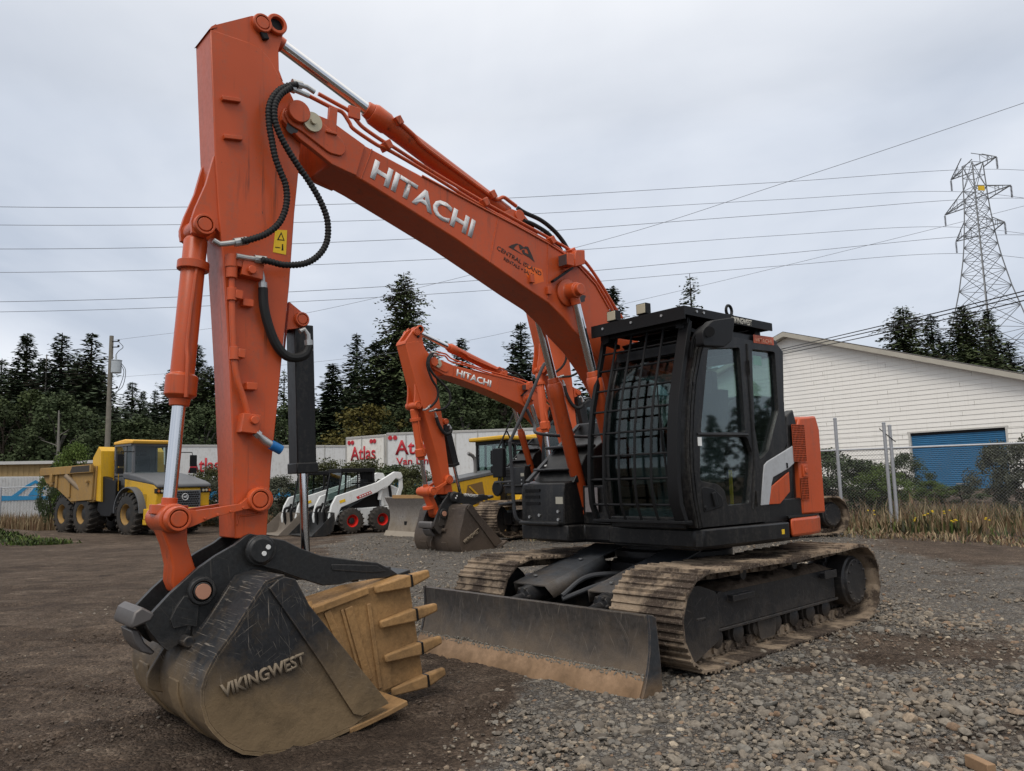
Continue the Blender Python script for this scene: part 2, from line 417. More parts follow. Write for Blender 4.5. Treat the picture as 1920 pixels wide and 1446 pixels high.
# ------------------------------------------------------------------ ground
def sst(a, b, x):
    t = min(1, max(0, (x - a) / (b - a))); return t * t * (3 - 2 * t)
def gz(x, y):
    """height of the yard"""
    z = .27 * math.exp(-((x - 5.5) / 4) ** 2 - ((y - 17) / 5) ** 2)
    z += .62 * sst(7, 13, x) * sst(15, 24, y)
    z -= .14 * sst(4, 12, -x) * sst(17, 28, y)
    z -= .05 * math.exp(-((x + .9) ** 2 + (y - 5.4) ** 2) / 2.25)
    z += .62 * math.exp(-((x + 20.5) / 4.2) ** 2 - ((y - 28) / 2.6) ** 2)      # low soil ridge by the weeds
    return z
def gravel_mask(x, y):
    """0 bare soil .. 1 loose gravel"""
    n = noise.noise(V((x * .55, y * .55, 3.1))) + .5 * noise.noise(V((x * 1.5, y * 1.5, 7.7)))
    near = sst(-.5, .7, (x + .30 - .05 * (y - 4)) + n * .55) * (1 - sst(9.5, 12.5, y + n * 1.2))
    soil = math.exp(-((x - 3.6) / 1.7) ** 2 - ((y - 6.9) / 1.0) ** 2)                # dark soil patch right of the tracks
    near *= 1 - .75 * soil
    near *= 1 - .55 * sst(.12, .5, noise.noise(V((x * .8, y * 1.0, 21.0))) + .3 * noise.noise(V((x * 2.6, y * 2.6, 5.0))))
    mid = sst(-4.2, -2.2, x + .14 * (y - 9) + n * .9) * sst(7.0, 9.0, y + n) * (1 - sst(24, 27, y)) * (1 - .85 * sst(4.0, 7.5, x - .15 * (y - 9) + n))
    far = .55 * sst(2.2, 3.6, x) * sst(8.2, 9.4, y + n) * (1 - sst(11, 13, y + n))
    return min(1, max(near, mid, far * 1.25))
def graded(lo, hi, near_lo, near_hi, step, grow):
    a = [near_lo]
    while a[-1] < near_hi: a.append(a[-1] + step)
    s = step
    while a[-1] < hi: s *= grow; a.append(a[-1] + s)
    s = step
    while a[0] > lo: s *= grow; a.insert(0, a[0] - s)
    return a
RUTS = [(-3.0, 6.4, .95, -.30, .27), (-3.2, 8.1, .96, -.28, .27), (-1.9, 4.4, .82, .57, .22), (-4.5, 10.6, .99, -.12, .30), (-4.5, 12.6, .99, -.10, .30), (-2.6, 5.2, .60, .80, .22)]
def ground():
    xs = graded(-900, 900, -4.0, 5.0, .045, 1.07); ys = graded(-30, 1600, 3.2, 9.5, .045, 1.06)
    nx, ny = len(xs), len(ys)
    rt = np.zeros((ny, nx), np.float32); co = np.zeros((ny, nx, 3), np.float32); gm = np.zeros((ny, nx), np.float32)
    for j, y in enumerate(ys):
        for i, x in enumerate(xs):
            z = gz(x, y); d = hypot(x, y)
            if d < 40:
                m = gravel_mask(x, y); gm[j, i] = m
                z += .020 * noise.noise(V((x * .9, y * .9, 0))) + (.014 * noise.noise(V((x * 3.1, y * 3.1, 5))) if d < 25 else 0)
                if d < 12:
                    z += (.013 * noise.noise(V((x * 6, y * 7, 9))) + .009 * noise.noise(V((x * 17, y * 17, 2)))) * (1 - .4 * m)
                    # wheel and track prints pressed into the soft soil
                if d < 16 and m < .7:
                    for (ox, oy, dx, dy, w_) in RUTS:
                        t_ = (x - ox) * dx + (y - oy) * dy; p_ = -(x - ox) * dy + (y - oy) * dx + .12 * noise.noise(V((t_ * .4, 7, ox)))
                        if abs(p_) < w_ * 1.6:
                            q_ = abs(p_) / w_; k_ = (1 - m) * (.4 + .6 * sst(-.3, .2, noise.noise(V((t_ * .35, p_, oy)))))
                            if q_ < 1: z += k_ * (-.026 * (1 - q_ ** 4) + .017 * (1 if ((t_ + .25 * abs(p_)) / .19) % 1 < .4 else 0)); rt[j, i] = max(rt[j, i], k_)
                            else: z += k_ * .020 * sin(pi * (q_ - 1) / .6)
            co[j, i] = (x, y, z)
    idx = np.arange(nx * ny).reshape(ny, nx)
    f = np.stack([idx[:-1, :-1], idx[:-1, 1:], idx[1:, 1:], idx[1:, :-1]], -1).reshape(-1, 4)
    me = bpy.data.meshes.new('ground'); me.vertices.add(nx * ny); me.vertices.foreach_set('co', co.ravel())
    me.loops.add(f.size); me.loops.foreach_set('vertex_index', f.ravel().astype(np.int32))
    me.polygons.add(len(f)); me.polygons.foreach_set('loop_start', np.arange(0, f.size, 4, dtype=np.int32)); me.polygons.foreach_set('loop_total', np.full(len(f), 4, np.int32))
    me.polygons.foreach_set('use_smooth', [True] * len(f)); me.update(); me.validate()
    at = me.attributes.new('gravel', 'FLOAT', 'POINT'); at.data.foreach_set('value', gm.ravel())
    at = me.attributes.new('rut', 'FLOAT', 'POINT'); at.data.foreach_set('value', rt.ravel())
    k = NT('yard_ground'); v = k.coord('Object')
    g = k.n('ShaderNodeAttribute', attribute_name='gravel').outputs['Fac']
    big = k.noise(v, .35, 5, .6); med = k.noise(v, 2.2, 6, .65, .4); fine = k.noise(v, 24, 6, .7); spk = k.noise(v, 90, 3, .7)
    strk = k.noise(k.coord('Object', scale=(.75, 1.5, 1), rot=(0, 0, .25)), 1.9, 8, .68, .9)
    soil = k.mix(k.ramp(big, [(.35, 0), (.68, 1)]), (.066, .046, .033), (.135, .100, .074))
    soil = k.mix(k.math('MULTIPLY', k.ramp(strk, [(.52, 0), (.66, 1)]), .7), soil, (.185, .143, .108))
    soil = k.mix(k.math('MULTIPLY', k.ramp(strk, [(.34, 1), (.46, 0)]), .75), soil, (.033, .023, .017))
    soil = k.mix(k.ramp(med, [(.38, 0), (.62, 1)]), k.mix(.5, soil, (.036, .027, .021)), soil)
    soil = k.mix(k.math('MULTIPLY', k.ramp(spk, [(.62, 0), (.72, 1)]), .5), soil, (.15, .13, .11))
    soil = k.mix(k.math('MULTIPLY', k.ramp(fine, [(.3, 1), (.5, 0)]), .55), soil, (.028, .021, .017))
    vc = k.n('ShaderNodeTexVoronoi', {'Vector': v, 'Scale': 52.0}); sc_ = k.n('ShaderNodeSeparateColor', {'Color': vc.outputs['Color']})
    soil = k.mix(.75, soil, k.ramp(sc_.outputs[1], [(0, .25), (.5, .5), (.86, .68), (1, 1.0)]), 'OVERLAY')
    soil = k.mix(k.math('MULTIPLY', k.n('ShaderNodeAttribute', attribute_name='rut').outputs['Fac'], .45), soil, (.040, .028, .021))
    vo = k.n('ShaderNodeTexVoronoi', {'Vector': v, 'Scale': 30.0, 'Randomness': 1.0}); vo2 = k.n('ShaderNodeTexVoronoi', {'Vector': v, 'Scale': 30.0}, feature='DISTANCE_TO_EDGE')
    vs = k.n('ShaderNodeTexVoronoi', {'Vector': v, 'Scale': 70.0})
    sep_ = k.n('ShaderNodeSeparateColor', {'Color': vo.outputs['Color']})
    gr = k.ramp(sep_.outputs[0], [(.0, (.115, .104, .092)), (.35, (.200, .184, .162)), (.6, (.235, .202, .165)), (.8, (.185, .183, .178)), (1.0, (.34, .305, .26))])
    gr = k.mix(k.ramp(vo2.outputs['Distance'], [(.0, 1), (.09, 0)]), gr, (.025, .021, .018))
    gr = k.mix(k.math('MULTIPLY', k.ramp(med, [(.3, 1), (.55, 0)]), .6), gr, (.085, .068, .055))
    mm = k.math('ADD', g, k.math('MULTIPLY', k.math('SUBTRACT', med, .5), .8))
    mk = k.ramp(mm, [(.35, 0), (.6, 1)])
    # beyond the yard: dry turf colour
    k.set(color=k.mix(mk, soil, gr), rough=.95, spec=.15)
    hgt = k.math('ADD', k.math('ADD', k.math('MULTIPLY', fine, 1.3), k.math('MULTIPLY', vc.outputs['Distance'], -.9)), k.math('MULTIPLY', k.math('MULTIPLY', vo2.outputs['Distance'], mk), 3.0))
    k.bump(k.math('ADD', k.math('ADD', hgt, k.math('MULTIPLY', med, 1.5)), k.math('MULTIPLY', spk, .35)), 1.0, .025)
    me.materials.append(k.m)
    o = bpy.data.objects.new('ground', me); C.objects.link(o); tag(o, kind='structure')
    return o
ground()
# ------------------------------------------------------------------ buildings, trailers, fences, poles, wires
def frame_from(P, ang):
    """local frame: origin P, x axis at angle ang"""
    return Matrix.Translation(V(P)) @ Matrix.Rotation(ang, 4, 'Z')
def lit(name, col, var=.08, rough=.7, scale=2.0): return plain(name, col, rough, .3, var=var, scale=scale)

# --- white workshop on the right: the gable wall runs from near right to far left
WD = V((.616, -.788, 0)); WN = V((-.788, -.616, 0))
W0 = at_depth(1715, 921, 41.0)
def on_wall(px, py, off=0.0):
    v = ray(px, py); o = V((0, 0, EYE)); P = W0 + WN * off
    t = (P - o).dot(WN) / v.dot(WN); q = o + v * t; return ((q - W0).dot(WD), q.z - W0.z)
wroot_ang = atan2(WD.y, WD.x)
wb_ = thing('workshop', 'cream vinyl sided workshop with low gable roof and blue roller door', 'building', W0, wroot_ang)
pk = on_wall(1478, 632); ev = on_wall(1920, 712); dl, dr = on_wall(1703, 813)[0], on_wall(1889, 801)[0]; dt = on_wall(1703, 813)[1]
slope = (pk[1] - ev[1]) / (ev[0] - pk[0]); xR = ev[0] + 4; xL = pk[0] - (xR - pk[0]); zE = pk[1] - slope * (xR - pk[0]); zb = -1.2
def siding_mat():
    k = NT('vinyl_siding'); c = k.n('ShaderNodeTexCoord'); s = k.n('ShaderNodeSeparateXYZ', {'Vector': c.outputs['Object']})
    n = k.noise(k.coord('Object', scale=(.4, 1, 2)), 1.2, 5, .6); st = k.noise(k.coord('Object', scale=(6, 1, .35)), 1.5, 4, .6)
    b = k.mix(n, (.77, .74, .68), (.84, .81, .755)); b = k.mix(k.math('MULTIPLY', k.ramp(st, [(.55, 0), (.75, 1)]), .25), b, (.36, .33, .28))
    k.set(color=b, rough=.6); return k.m
SID = siding_mat()
# lapped boards, each a slanted strip; only where the wall is
m = MB(); bh = .245; z = zb
def wallspan(z):
    if z <= zE: return xL, xR
    d = (pk[1] - z) / slope; return pk[0] - d, pk[0] + d
while z < pk[1] - .02:
    z1 = min(z + bh, pk[1]); a0, a1 = wallspan(z); b0, b1 = wallspan(z1)
    segs = [((a0, a1), (b0, b1))]
    if z < dt: segs = [((a0, dl), (b0, dl)), ((dr, a1), (dr, b1))] if z1 <= dt + .01 else segs
    if z < dt < z1 - .01: z1 = dt; b0, b1 = wallspan(z1); segs = [((a0, dl), (b0, dl)), ((dr, a1), (dr, b1))]
    for (p0, p1), (q0, q1) in segs:
        m.add([(p0, -.030, z), (p1, -.030, z), (q1, -.004, z1), (q0, -.004, z1), (p0, 0, z), (p1, 0, z)], [(0, 1, 2, 3), (4, 5, 1, 0)])
    z = z1
m.build('siding', SID, wb_, smooth=0, fix=False)
m = MB(); bx = 9.0
m.add([(xL, 0.02, zb), (xL, bx, zb), (xL, bx, zE), (xL, .02, zE)], [(0, 1, 2, 3)]); m.add([(xR, .02, zb), (xR, bx, zb), (xR, bx, zE), (xR, .02, zE)], [(0, 1, 2, 3)]); m.build('side_wall', SID, wb_, smooth=0)
m = MB()
for s, xe in ((-1, xL - .5), (1, xR + .5)):
    ze = pk[1] - slope * abs(xe - pk[0])
    m.add([(pk[0], -.55, pk[1] + .28), (xe, -.55, ze + .28), (xe, bx, ze + .28), (pk[0], bx, pk[1] + .28), (pk[0], -.55, pk[1] + .24), (xe, -.55, ze + .24), (xe, bx, ze + .24), (pk[0], bx, pk[1] + .24)],
          [(0, 1, 2, 3), (7, 6, 5, 4), (0, 4, 5, 1), (1, 5, 6, 2), (2, 6, 7, 3)])
rf = m.build('roof', lit('asphalt_shingle', (.06, .052, .048), .4, .9, 8), wb_, smooth=0)
m = MB()
for s, xe in ((-1, xL - .5), (1, xR + .5)):
    ze = pk[1] - slope * abs(xe - pk[0])
    m.add([(pk[0], -.56, pk[1] + .245), (xe, -.56, ze + .245), (xe, -.56, ze - .02), (pk[0], -.56, pk[1] - .02), (pk[0], -.52, pk[1] + .245), (xe, -.52, ze + .245), (xe, -.52, ze - .02), (pk[0], -.52, pk[1] - .02)],
          [(0, 1, 2, 3), (3, 2, 6, 7)])
m.build('fascia_board', lit('weathered_fascia', (.40, .37, .31), .18), wb_, smooth=0)
m = MB()
for s, xe in ((-1, xL - .5), (1, xR + .5)):
    ze = pk[1] - slope * abs(xe - pk[0])
    m.add([(pk[0], -.52, pk[1] + .02), (xe, -.52, ze + .02), (xe, 0.0, ze + .02), (pk[0], 0.0, pk[1] + .02)], [(0, 1, 2, 3)])
m.build('soffit', lit('soffit_board', (.42, .40, .35)), wb_, smooth=0)
# roller door: corrugated curtain set back in its frame
m = MB(); n = 38; zz = [(-.9 + (dt - .12 + .9) * i / n) for i in range(n + 1)]
prof = []
for i in range(n):
    h = zz[i + 1] - zz[i]
    prof += [(.14, zz[i]), (.10, zz[i] + h * .2), (.10, zz[i] + h * .7), (.14, zz[i] + h * .92)]
prof.append((.14, zz[-1]))
m.add([(dl, y, z) for y, z in prof] + [(dr, y, z) for y, z in prof], [(i, i + len(prof), i + 1 + len(prof), i + 1) for i in range(len(prof) - 1)])
dr_ = m.build('roller_door', paint('blue_door_paint', (.035, .16, .31), .5, (.12, .13, .13), .3, 1.2), wb_, smooth=0)
m = MB(); m.box(((dl + dr) / 2, .2, dt - .02), (dr - dl, .3, .22)); m.build('door_hood', M['black_matt'], dr_)
m = MB()
for x in (dl, dr): m.box((x + (.05 if x == dl else -.05), .04, (dt - .9) / 2), (.1, .16, dt + .9))
m.box(((dl + dr) / 2, -.01, dt + .04), (dr - dl + .1, .05, .09)); m.build('door_frame', lit('cream_trim', (.50, .48, .44)), wb_, bevel=.01)

for x in [xL + 3.66 * i for i in range(1, int((xR - xL) / 3.66) + 1)]:      # board joints, staggered
    m = MB()
    for q in range(40):
        zz = zb + bh * (2 * q + (int(x) % 2)); zt_ = wallspan(zz + bh)
        if zt_[0] < x < zt_[1] and zz + bh < pk[1] - .3 and not (zz < dt and dl - .1 < x < dr + .1): m.box((x + .6 * ((q * 7) % 3 - 1), -.022, zz + bh / 2), (.012, .014, bh * .9))
    if m.v: m.build('board_joint', lit('dark_joint', (.36, .34, .30)), wb_, smooth=0, fix=False)  # joint strips have a darker tan of their own than the boards
MB().box(((dl + dr) / 2, .09, .35), (.5, .03, .06)).build('door_pull', M['zinc'], dr_)
# --- chain link fences
def mesh_wire():
    k = NT('galvanised_chain_link'); k.set(color=(.17, .175, .18), rough=.5, metal=.3); return k.m
GAL = mesh_wire(); POST = plain('galvanised_post', (.33, .34, .355), .55, .4, .3, .15)
def chain_fence(label, P0, D, L, hgt, posts, wire_range, cell=.075, ext=0.0, rail=True):
    X = thing('chain_link_fence', label, 'fence', P0, atan2(D[1], D[0]), 'chain link fences')
    for s, e in posts:
        m = MB().cyl((s, 0, -.5), (s, 0, hgt + e), .042, n=12).lathe((s, 0, hgt + e), (s, 0, hgt + e + .04), [(0, .046), (.6, .046), (1, .02)], 12); m.build('post', POST, X)
    if rail: MB().cyl((0, 0, hgt), (L, 0, hgt), .026, n=8).build('top_rail', POST, X)
    a, b = wire_range; v, f = [], []
    w = .0017
    for sgn in (1, -1):
        x = a - hgt
        while x < b:
            x0, z0, x1, z1 = x, 0.0, x + hgt, hgt
            if sgn < 0: z0, z1 = hgt, 0.0
            if x0 < a: t = (a - x0) / (x1 - x0); z0 += (z1 - z0) * t; x0 = a
            if x1 > b: t = (b - x0) / (x1 - x0); z1 = z0 + (z1 - z0) * t; x1 = b
            if x1 > x0:
                n = len(v); y = .03 + sgn * .002
                dx, dz = -(z1 - z0), (x1 - x0); l = hypot(dx, dz); dx, dz = dx / l * w, dz / l * w
                v += [(x0 - dx, y, z0 - dz), (x1 - dx, y, z1 - dz), (x1 + dx, y, z1 + dz), (x0 + dx, y, z0 + dz)]; f.append((n, n + 1, n + 2, n + 3))
            x += cell
    MB().add(v, f).build('wire_mesh', GAL, X, smooth=0, fix=False)
    return X
FP = at_depth(1577, 937, 20.0); FP.z = .32
FD = V((.88, -.47, 0)).normalized()
def along(px):
    """distance along the fence where pixel column px meets it"""
    v = ray(px, 880); o = V((0, 0, 0)); n = V((-FD.y, FD.x, 0)); t = (FP - o).dot(n) / v.dot(n); return (v * t - FP).dot(FD)
s0 = -7.0
F0 = FP + FD * s0
chain_fence('galvanised chain link fence with bare posts in front of the cream workshop', F0, FD, 16, 1.80, [(2.0, .05), (-s0, .80), (along(1664) - s0, .62), (along(1673) - s0 + .02, .55), (along(1850) - s0 + 3.2, .1)], (0, 16))
m = MB(); q = along(1655) - s0
tag(MB().bar(F0 + FD * q + V((0, 0, 2.3)), F0 + FD * (q + .32) + V((0, -.05, 1.95)), .03, .02).build('rubber_strip', M['rubber']), 'short black rubber strip hanging over the fence rail', 'strip')

# --- trailers
WHITE = paint('dirty_white_trailer', (.58, .58, .57), .55, (.30, .27, .23), .5, .6, fade=.05)
CREAM = paint('cream_trailer', (.66, .64, .59), .55, (.33, .28, .2), .5, .6, fade=.05)
RED = lit('red_letters', (.42, .025, .035)); BLUE = lit('blue_stripe', (.03, .25, .48))
def trailer(label, px0, Y0, px1, Y1, top=4.1, depth=2.5, mat=None, stripe=True, words=(), dots=(), joints=(), zb=1.0):
    A = at_depth(px0, 900, Y0); B = at_depth(px1, 900, Y1); A.z = B.z = 0
    d = (B - A); L = d.length; g = gz((A.x + B.x) / 2, min(60, (A.y + B.y) / 2))
    X = thing('van_trailer', label, 'trailer', (A.x, A.y, g), atan2(d.y, d.x), 'parked moving van trailers')
    b = MB().box((L / 2, depth / 2, (zb + top) / 2), (L, depth, top - zb)); bo = b.build('trailer_box', mat or WHITE, X, bevel=.03)
    e = MB(); e.box((L / 2, -.012, top - .06), (L, .03, .1)); e.box((L / 2, -.012, zb + .05), (L, .03, .1))
    for j in list(joints) + [.03, L - .03]: e.box((j, -.012, (zb + top) / 2), (.05, .03, top - zb - .1))
    e.build('rub_rail', lit('grey_rail', (.36, .35, .33)), bo)
    if stripe: MB().box((L / 2, -.018, zb + .45), (L - .1, .02, .6)).build('blue_stripe', BLUE, bo)
    for text, x0, x1, z, h in words:
        lettering('lettering', text, (x0, -.03, z), (x1, -.03, z), (0, 0, 1), h, RED, bo, .018, .004, lift=.002)
    for x, z in dots: MB().cyl((x, -.02, z), (x, -.05, z), .11, n=14).build('marker_lamp', RED, bo)
    w = MB(); 
    for x in (L * .2, L * .2 + 1.25): 
        for y in (.25, depth - .25): w.cyl((x, y - .14, .5), (x, y + .14, .5), .5, n=20)
    w.build('trailer_wheel', M['rubber'], X); MB().box((L / 2, depth / 2, zb - .1), (L * .9, .9, .2)).build('chassis_rail', M['black_matt'], X)
    return X
trailer('white trailer lettered Atlas in red, left of the one reading Van Lines', 649, 40.2, 722, 38.6, words=[('Atlas', .35, 2.15, 2.87, .72)], dots=[(.25, 3.8), (.5, 3.8), (1.85, 3.8), (2.08, 3.8)], joints=[1.15], mat=CREAM)
trailer('long white trailer reading Atlas Van Lines above a blue stripe', 725, 38.5, 1180, 36.8, words=[('Atlas', .45, 2.4, 3.0, .72), ('Van Lines', .5, 2.6, 2.5, .36)], dots=[(.2, 3.85), (.45, 3.85)], joints=[1.0, 3.5, 4.6, 6, 7.4])
trailer('white trailer with red letters and a bright blue stripe, behind the dump truck', 318, 41.3, 649, 46.5, words=[('Atlas', .9, 2.5, 2.6, .8), ('Atlas', 3.0, 4.6, 2.6, .8)], joints=[2.7, 5.2, 6.4, 8.4, 10.4])
# white container with a mountain emblem, and the tan shed behind it
A = at_depth(-60, 900, 42); B = at_depth(118, 900, 46); d = (B - A); A.z = 0
X = thing('storage_container', 'white storage container painted with a blue mountain emblem', 'container', (A.x, A.y, -.2), atan2(d.y, d.x)); L = hypot(d.x, d.y)
cb_ = MB()
n = 60
for i in range(n): cb_.box((L * (i + .5) / n, -.01 if i % 2 else .012, 1.45), (L / n * .98, .05, 2.5))
cb_.box((L / 2, 1.25, 1.45), (L, 2.36, 2.6)); co_ = cb_.build('container_box', WHITE, X)
lb = MB(); cx_ = L * .69
lb.prism([(cx_ - 2.9, .25), (cx_ + 1.6, .25), (cx_ + 1.6, .5), (cx_ - 1.3, .62), (cx_ - 2.9, .72)], -.06, -.045)
lb.prism([(cx_ - 1.5, .60), (cx_ - .55, 1.55), (cx_, 1.95), (cx_ + .5, 1.5), (cx_ + .75, 1.1), (cx_ + .55, 1.1), (cx_ + .3, 1.45), (cx_, 1.68), (cx_ - .45, 1.35), (cx_ - 1.1, .62)], -.06, -.045)
lb.prism([(cx_ - .45, .62), (cx_ - .1, 1.25), (cx_ + .12, 1.38), (cx_ + .45, 1.0), (cx_ + .5, .62)], -.06, -.045)
lb.v = [(cx_ + (x_ - cx_) * .82, y_, 1.42 + (z_ - .25) * .66) for x_, y_, z_ in lb.v]
lb.build('mountain_emblem', BLUE, co_, smooth=0)
A = at_depth(-220, 900, 49); B = at_depth(330, 900, 54); d = B - A; L = d.length
X = thing('shed', 'long low tan shed with a pale flat roof edge', 'building', (A.x, A.y, -.2), atan2(d.y, d.x))
w_ = MB(); n = 110
for i in range(n): w_.box((L * (i + .5) / n, 0 if i % 2 else .03, 1.85), (L / n, .06, 3.7))
w_.box((L / 2, 2.05, 1.85), (L, 4, 3.7)); so = w_.build('wall', lit('tan_cladding', (.36, .25, .115), .15), X, smooth=0)
MB().box((L / 2, 1.9, 3.8), (L + .5, 4.7, .2)).build('roof', lit('pale_roof_edge', (.45, .44, .42)), X)
chain_fence('low wire fence on thin posts in front of the mountain container', at_depth(-30, 900, 38) * 1 + V((0, 0, -1.9)), (1, .12), 7.6, 1.5, [(.8, 0), (2.6, 0), (4.4, 0), (6.2, 0)], (0, 7.6), .14)

# --- utility pole with a transformer
Yp = 45.0; pt = at_depth(208.5, 630, Yp); pb = at_depth(200, 872, Yp); px_ = pb.x
X = thing('utility_pole', 'tall grey wooden utility pole carrying one transformer can', 'pole', (px_, Yp, -.5))
MB().lathe((0, 0, 0), (0, 0, pt.z + .5), [(0, .17), (1, .115)], 14).build('pole', plain('grey_weathered_pole', (.17, .155, .13), .9, .1, var=.35, scale=5), X)
tz = at_depth(219, 700, Yp).z + .5
t = MB().lathe((.40, -.1, tz), (.40, -.1, tz + .78), [(0, .26), (.03, .28), (.9, .28), (.92, .3), (.97, .3), (1, .2)], 20); t.cyl((.36, -.1, tz + .78), (.36, -.1, tz + 1.1), .06, .04, 10); t.box((.14, -.05, tz + .5), (.2, .08, .3))
t.build('transformer', plain('grey_transformer', (.36, .39, .41), .5), X)
a = MB()
for z in (pt.z + .5 - .35, tz + 1.55, tz - .9): a.box((.2, -.05, z), (.5, .06, .05)); a.lathe((.45, -.05, z), (.45, -.05, z + .12), [(0, .05), (.5, .07), (1, .04)], 10)
for z in (tz - 1.1, tz - 1.35, tz - 1.6): a.lathe((.16, -.08, z), (.28, -.08, z), [(0, .05), (.5, .07), (1, .04)], 10)
a.tube(smooth_path([(.5, -.1, pt.z + .1), (.75, -.1, pt.z - .2), (.5, -.1, tz + 1.3), (.36, -.1, tz + 1.1)]), .018, 6)
a.tube(smooth_path([(.66, -.1, tz + .6), (.95, -.1, tz + .1), (.8, -.1, tz - .8), (.3, -.1, tz - 1.2)]), .018, 6)
a.tube(smooth_path([(.66, -.1, tz + .5), (.85, -.1, tz), (.6, -.1, tz - .9), (.3, -.1, tz - 1.4)]), .018, 6)
a.build('pole_hardware', M['black_matt'], X)

# --- transmission tower
Yt = 100.0
GALT = plain('galvanised_lattice', (.17, .175, .18), .6, .4, .4, .2)
def tower():
    base = at_depth(1866, 700, Yt)
    tp_ = at_depth(1834, 292, Yt)
    X = thing('transmission_tower', 'tall grey steel lattice transmission tower beyond the workshop', 'tower', (tp_.x - .9, Yt, 0), R(12))
    H0 = tp_.z
    prof = [(0, 5.6), (12, 4.3), (19, 3.25), (25.5, 2.05), (30, 1.45), (33.2, 1.2), (36.5, 1.0), (H0 - 1.2, .85)]
    def hw(z):
        for (a, u), (b, w) in zip(prof, prof[1:]):
            if a <= z <= b: return u + (w - u) * (z - a) / (b - a)
        return prof[-1][1]
    m = MB(); r = .085
    lv = [0, 6.5, 12, 16, 19.5, 22.5, 25.2, 27.4, 29.3, 31, 32.6, 34.2, 35.8, 37.3, 38.8, H0 - 1.2]
    crn = ((1, 1), (-1, 1), (-1, -1), (1, -1))
    P = lambda z, c: V((c[0] * hw(z), c[1] * hw(z), z))
    for c in crn:
        for a, b in zip(lv, lv[1:]): m.bar(P(a, c), P(b, c), .14, .14)
    for a, b in zip(lv, lv[1:]):
        for i in range(4):
            c, d_ = crn[i], crn[(i + 1) % 4]
            m.bar(P(a, c), P(b, d_), .055, .055); m.bar(P(a, d_), P(b, c), .055, .055); m.bar(P(b, c), P(b, d_), .055, .055)
            if b - a > 3:
                mid = (P(a, c) + P(b, d_) + P(a, d_) + P(b, c)) / 4; m.bar((P(a, c) + P(b, c)) / 2, mid, .06, .06); m.bar((P(a, d_) + P(b, d_)) / 2, mid, .06, .06)
    bo = m.build('lattice', GALT, X, smooth=0, fix=False)
    pts = []
    for zz, ln in ((H0 - 1.8, 3.9), (H0 - 6.3, 5.6), (H0 - 10.6, 4.1)):
        for s in (-1, 1):
            tip = V((s * .55 * 0, -s * ln, zz)); am = MB(); w = hw(zz)
            for cx in (-1, 1):
                am.bar(V((cx * w, -s * w, zz - .05)), tip, .11, .11); am.bar(V((cx * hw(zz + 1.6), -s * hw(zz + 1.6), zz + 1.75)), tip, .09, .09)
                for k_ in (1, 2):
                    q = V((cx * w, -s * w, zz)).lerp(tip, k_ / 3); q2 = V((cx * w, -s * w, zz + 1.7)).lerp(tip, k_ / 3); am.bar(q, q2, .05, .05); am.bar(q2, V((cx * w, -s * w, zz)).lerp(tip, (k_ + 1) / 3), .05, .05)
            am.build('crossarm', GALT, X, smooth=0, fix=False)
            ins = MB()
            for k_ in range(9): ins.lathe(tip - V((0, 0, .12 + k_ * .17)), tip - V((0, 0, .26 + k_ * .17)), [(0, .03), (.3, .14), (.5, .14), (1, .03)], 8)
            ins.build('insulator', plain('dark_insulator', (.07, .06, .06), .4), X); pts.append(tip - V((0, 0, 1.7)))
    MB().box((-.3, -1.35, H0 - 5.0), (1.0, .05, .75)).build('number_plate', M['decal_yellow'], X)
    M_ = X.matrix_basis.copy(); M_ = Matrix.Translation(X.location) @ Matrix.Rotation(R(12), 4, 'Z')
    return [M_ @ p for p in pts]
TPTS = tower()
WIRE = plain('aluminium_wire', (.16, .17, .19), .6)
def wire(label, pts, r, name='power_line', group='power lines crossing the sky', cat='power line', mat=None, n=20):
    m = MB().tube(smooth_path(pts, n), r, 5); return tag(m.build(name, mat or WIRE), label, cat, group)
names = ['topmost of the six conductors strung left from the lattice tower', 'second conductor from the top strung left from the lattice tower', 'third conductor from the top strung left from the lattice tower',
         'fourth conductor from the top strung left from the lattice tower', 'fifth conductor from the top strung left from the lattice tower', 'lowest of the six conductors strung left from the lattice tower']
# TPTS: (top near-left, top right, ...) ordered by level, then side
order = [1, 0, 3, 2, 5, 4]
left_y = [388, 422, 467, 511, 566, 585]; mid_y = [343, 375.5, 402.7, 443, 478, 500.6]
for i, (k_, yl, ym) in enumerate(zip(order, left_y, mid_y)):
    T = TPTS[k_]
    dirv = V((-.978, -.206, 0))
    def hit(px, py):
        v = ray(px, py); n_ = V((dirv.y, -dirv.x, 0)); t = T.dot(n_) / v.dot(n_) if True else 0
        q = V((v.x * t, v.y * t, EYE + v.z * t)); return q
    A = hit(1440, ym); B = hit(0, yl); E_ = B + (B - A) * .5; E_.z = B.z + (B.z - A.z) * .2 + 1.2
    Mq = (A + B) / 2; Mq.z -= .9
    Rr = T + V((60, 12.6, -2.2)); 
    wire(names[i], [Rr + V((0, 0, -1)), T + V((22, 4.6, -1.1)), T, A, Mq, B, E_], .028)
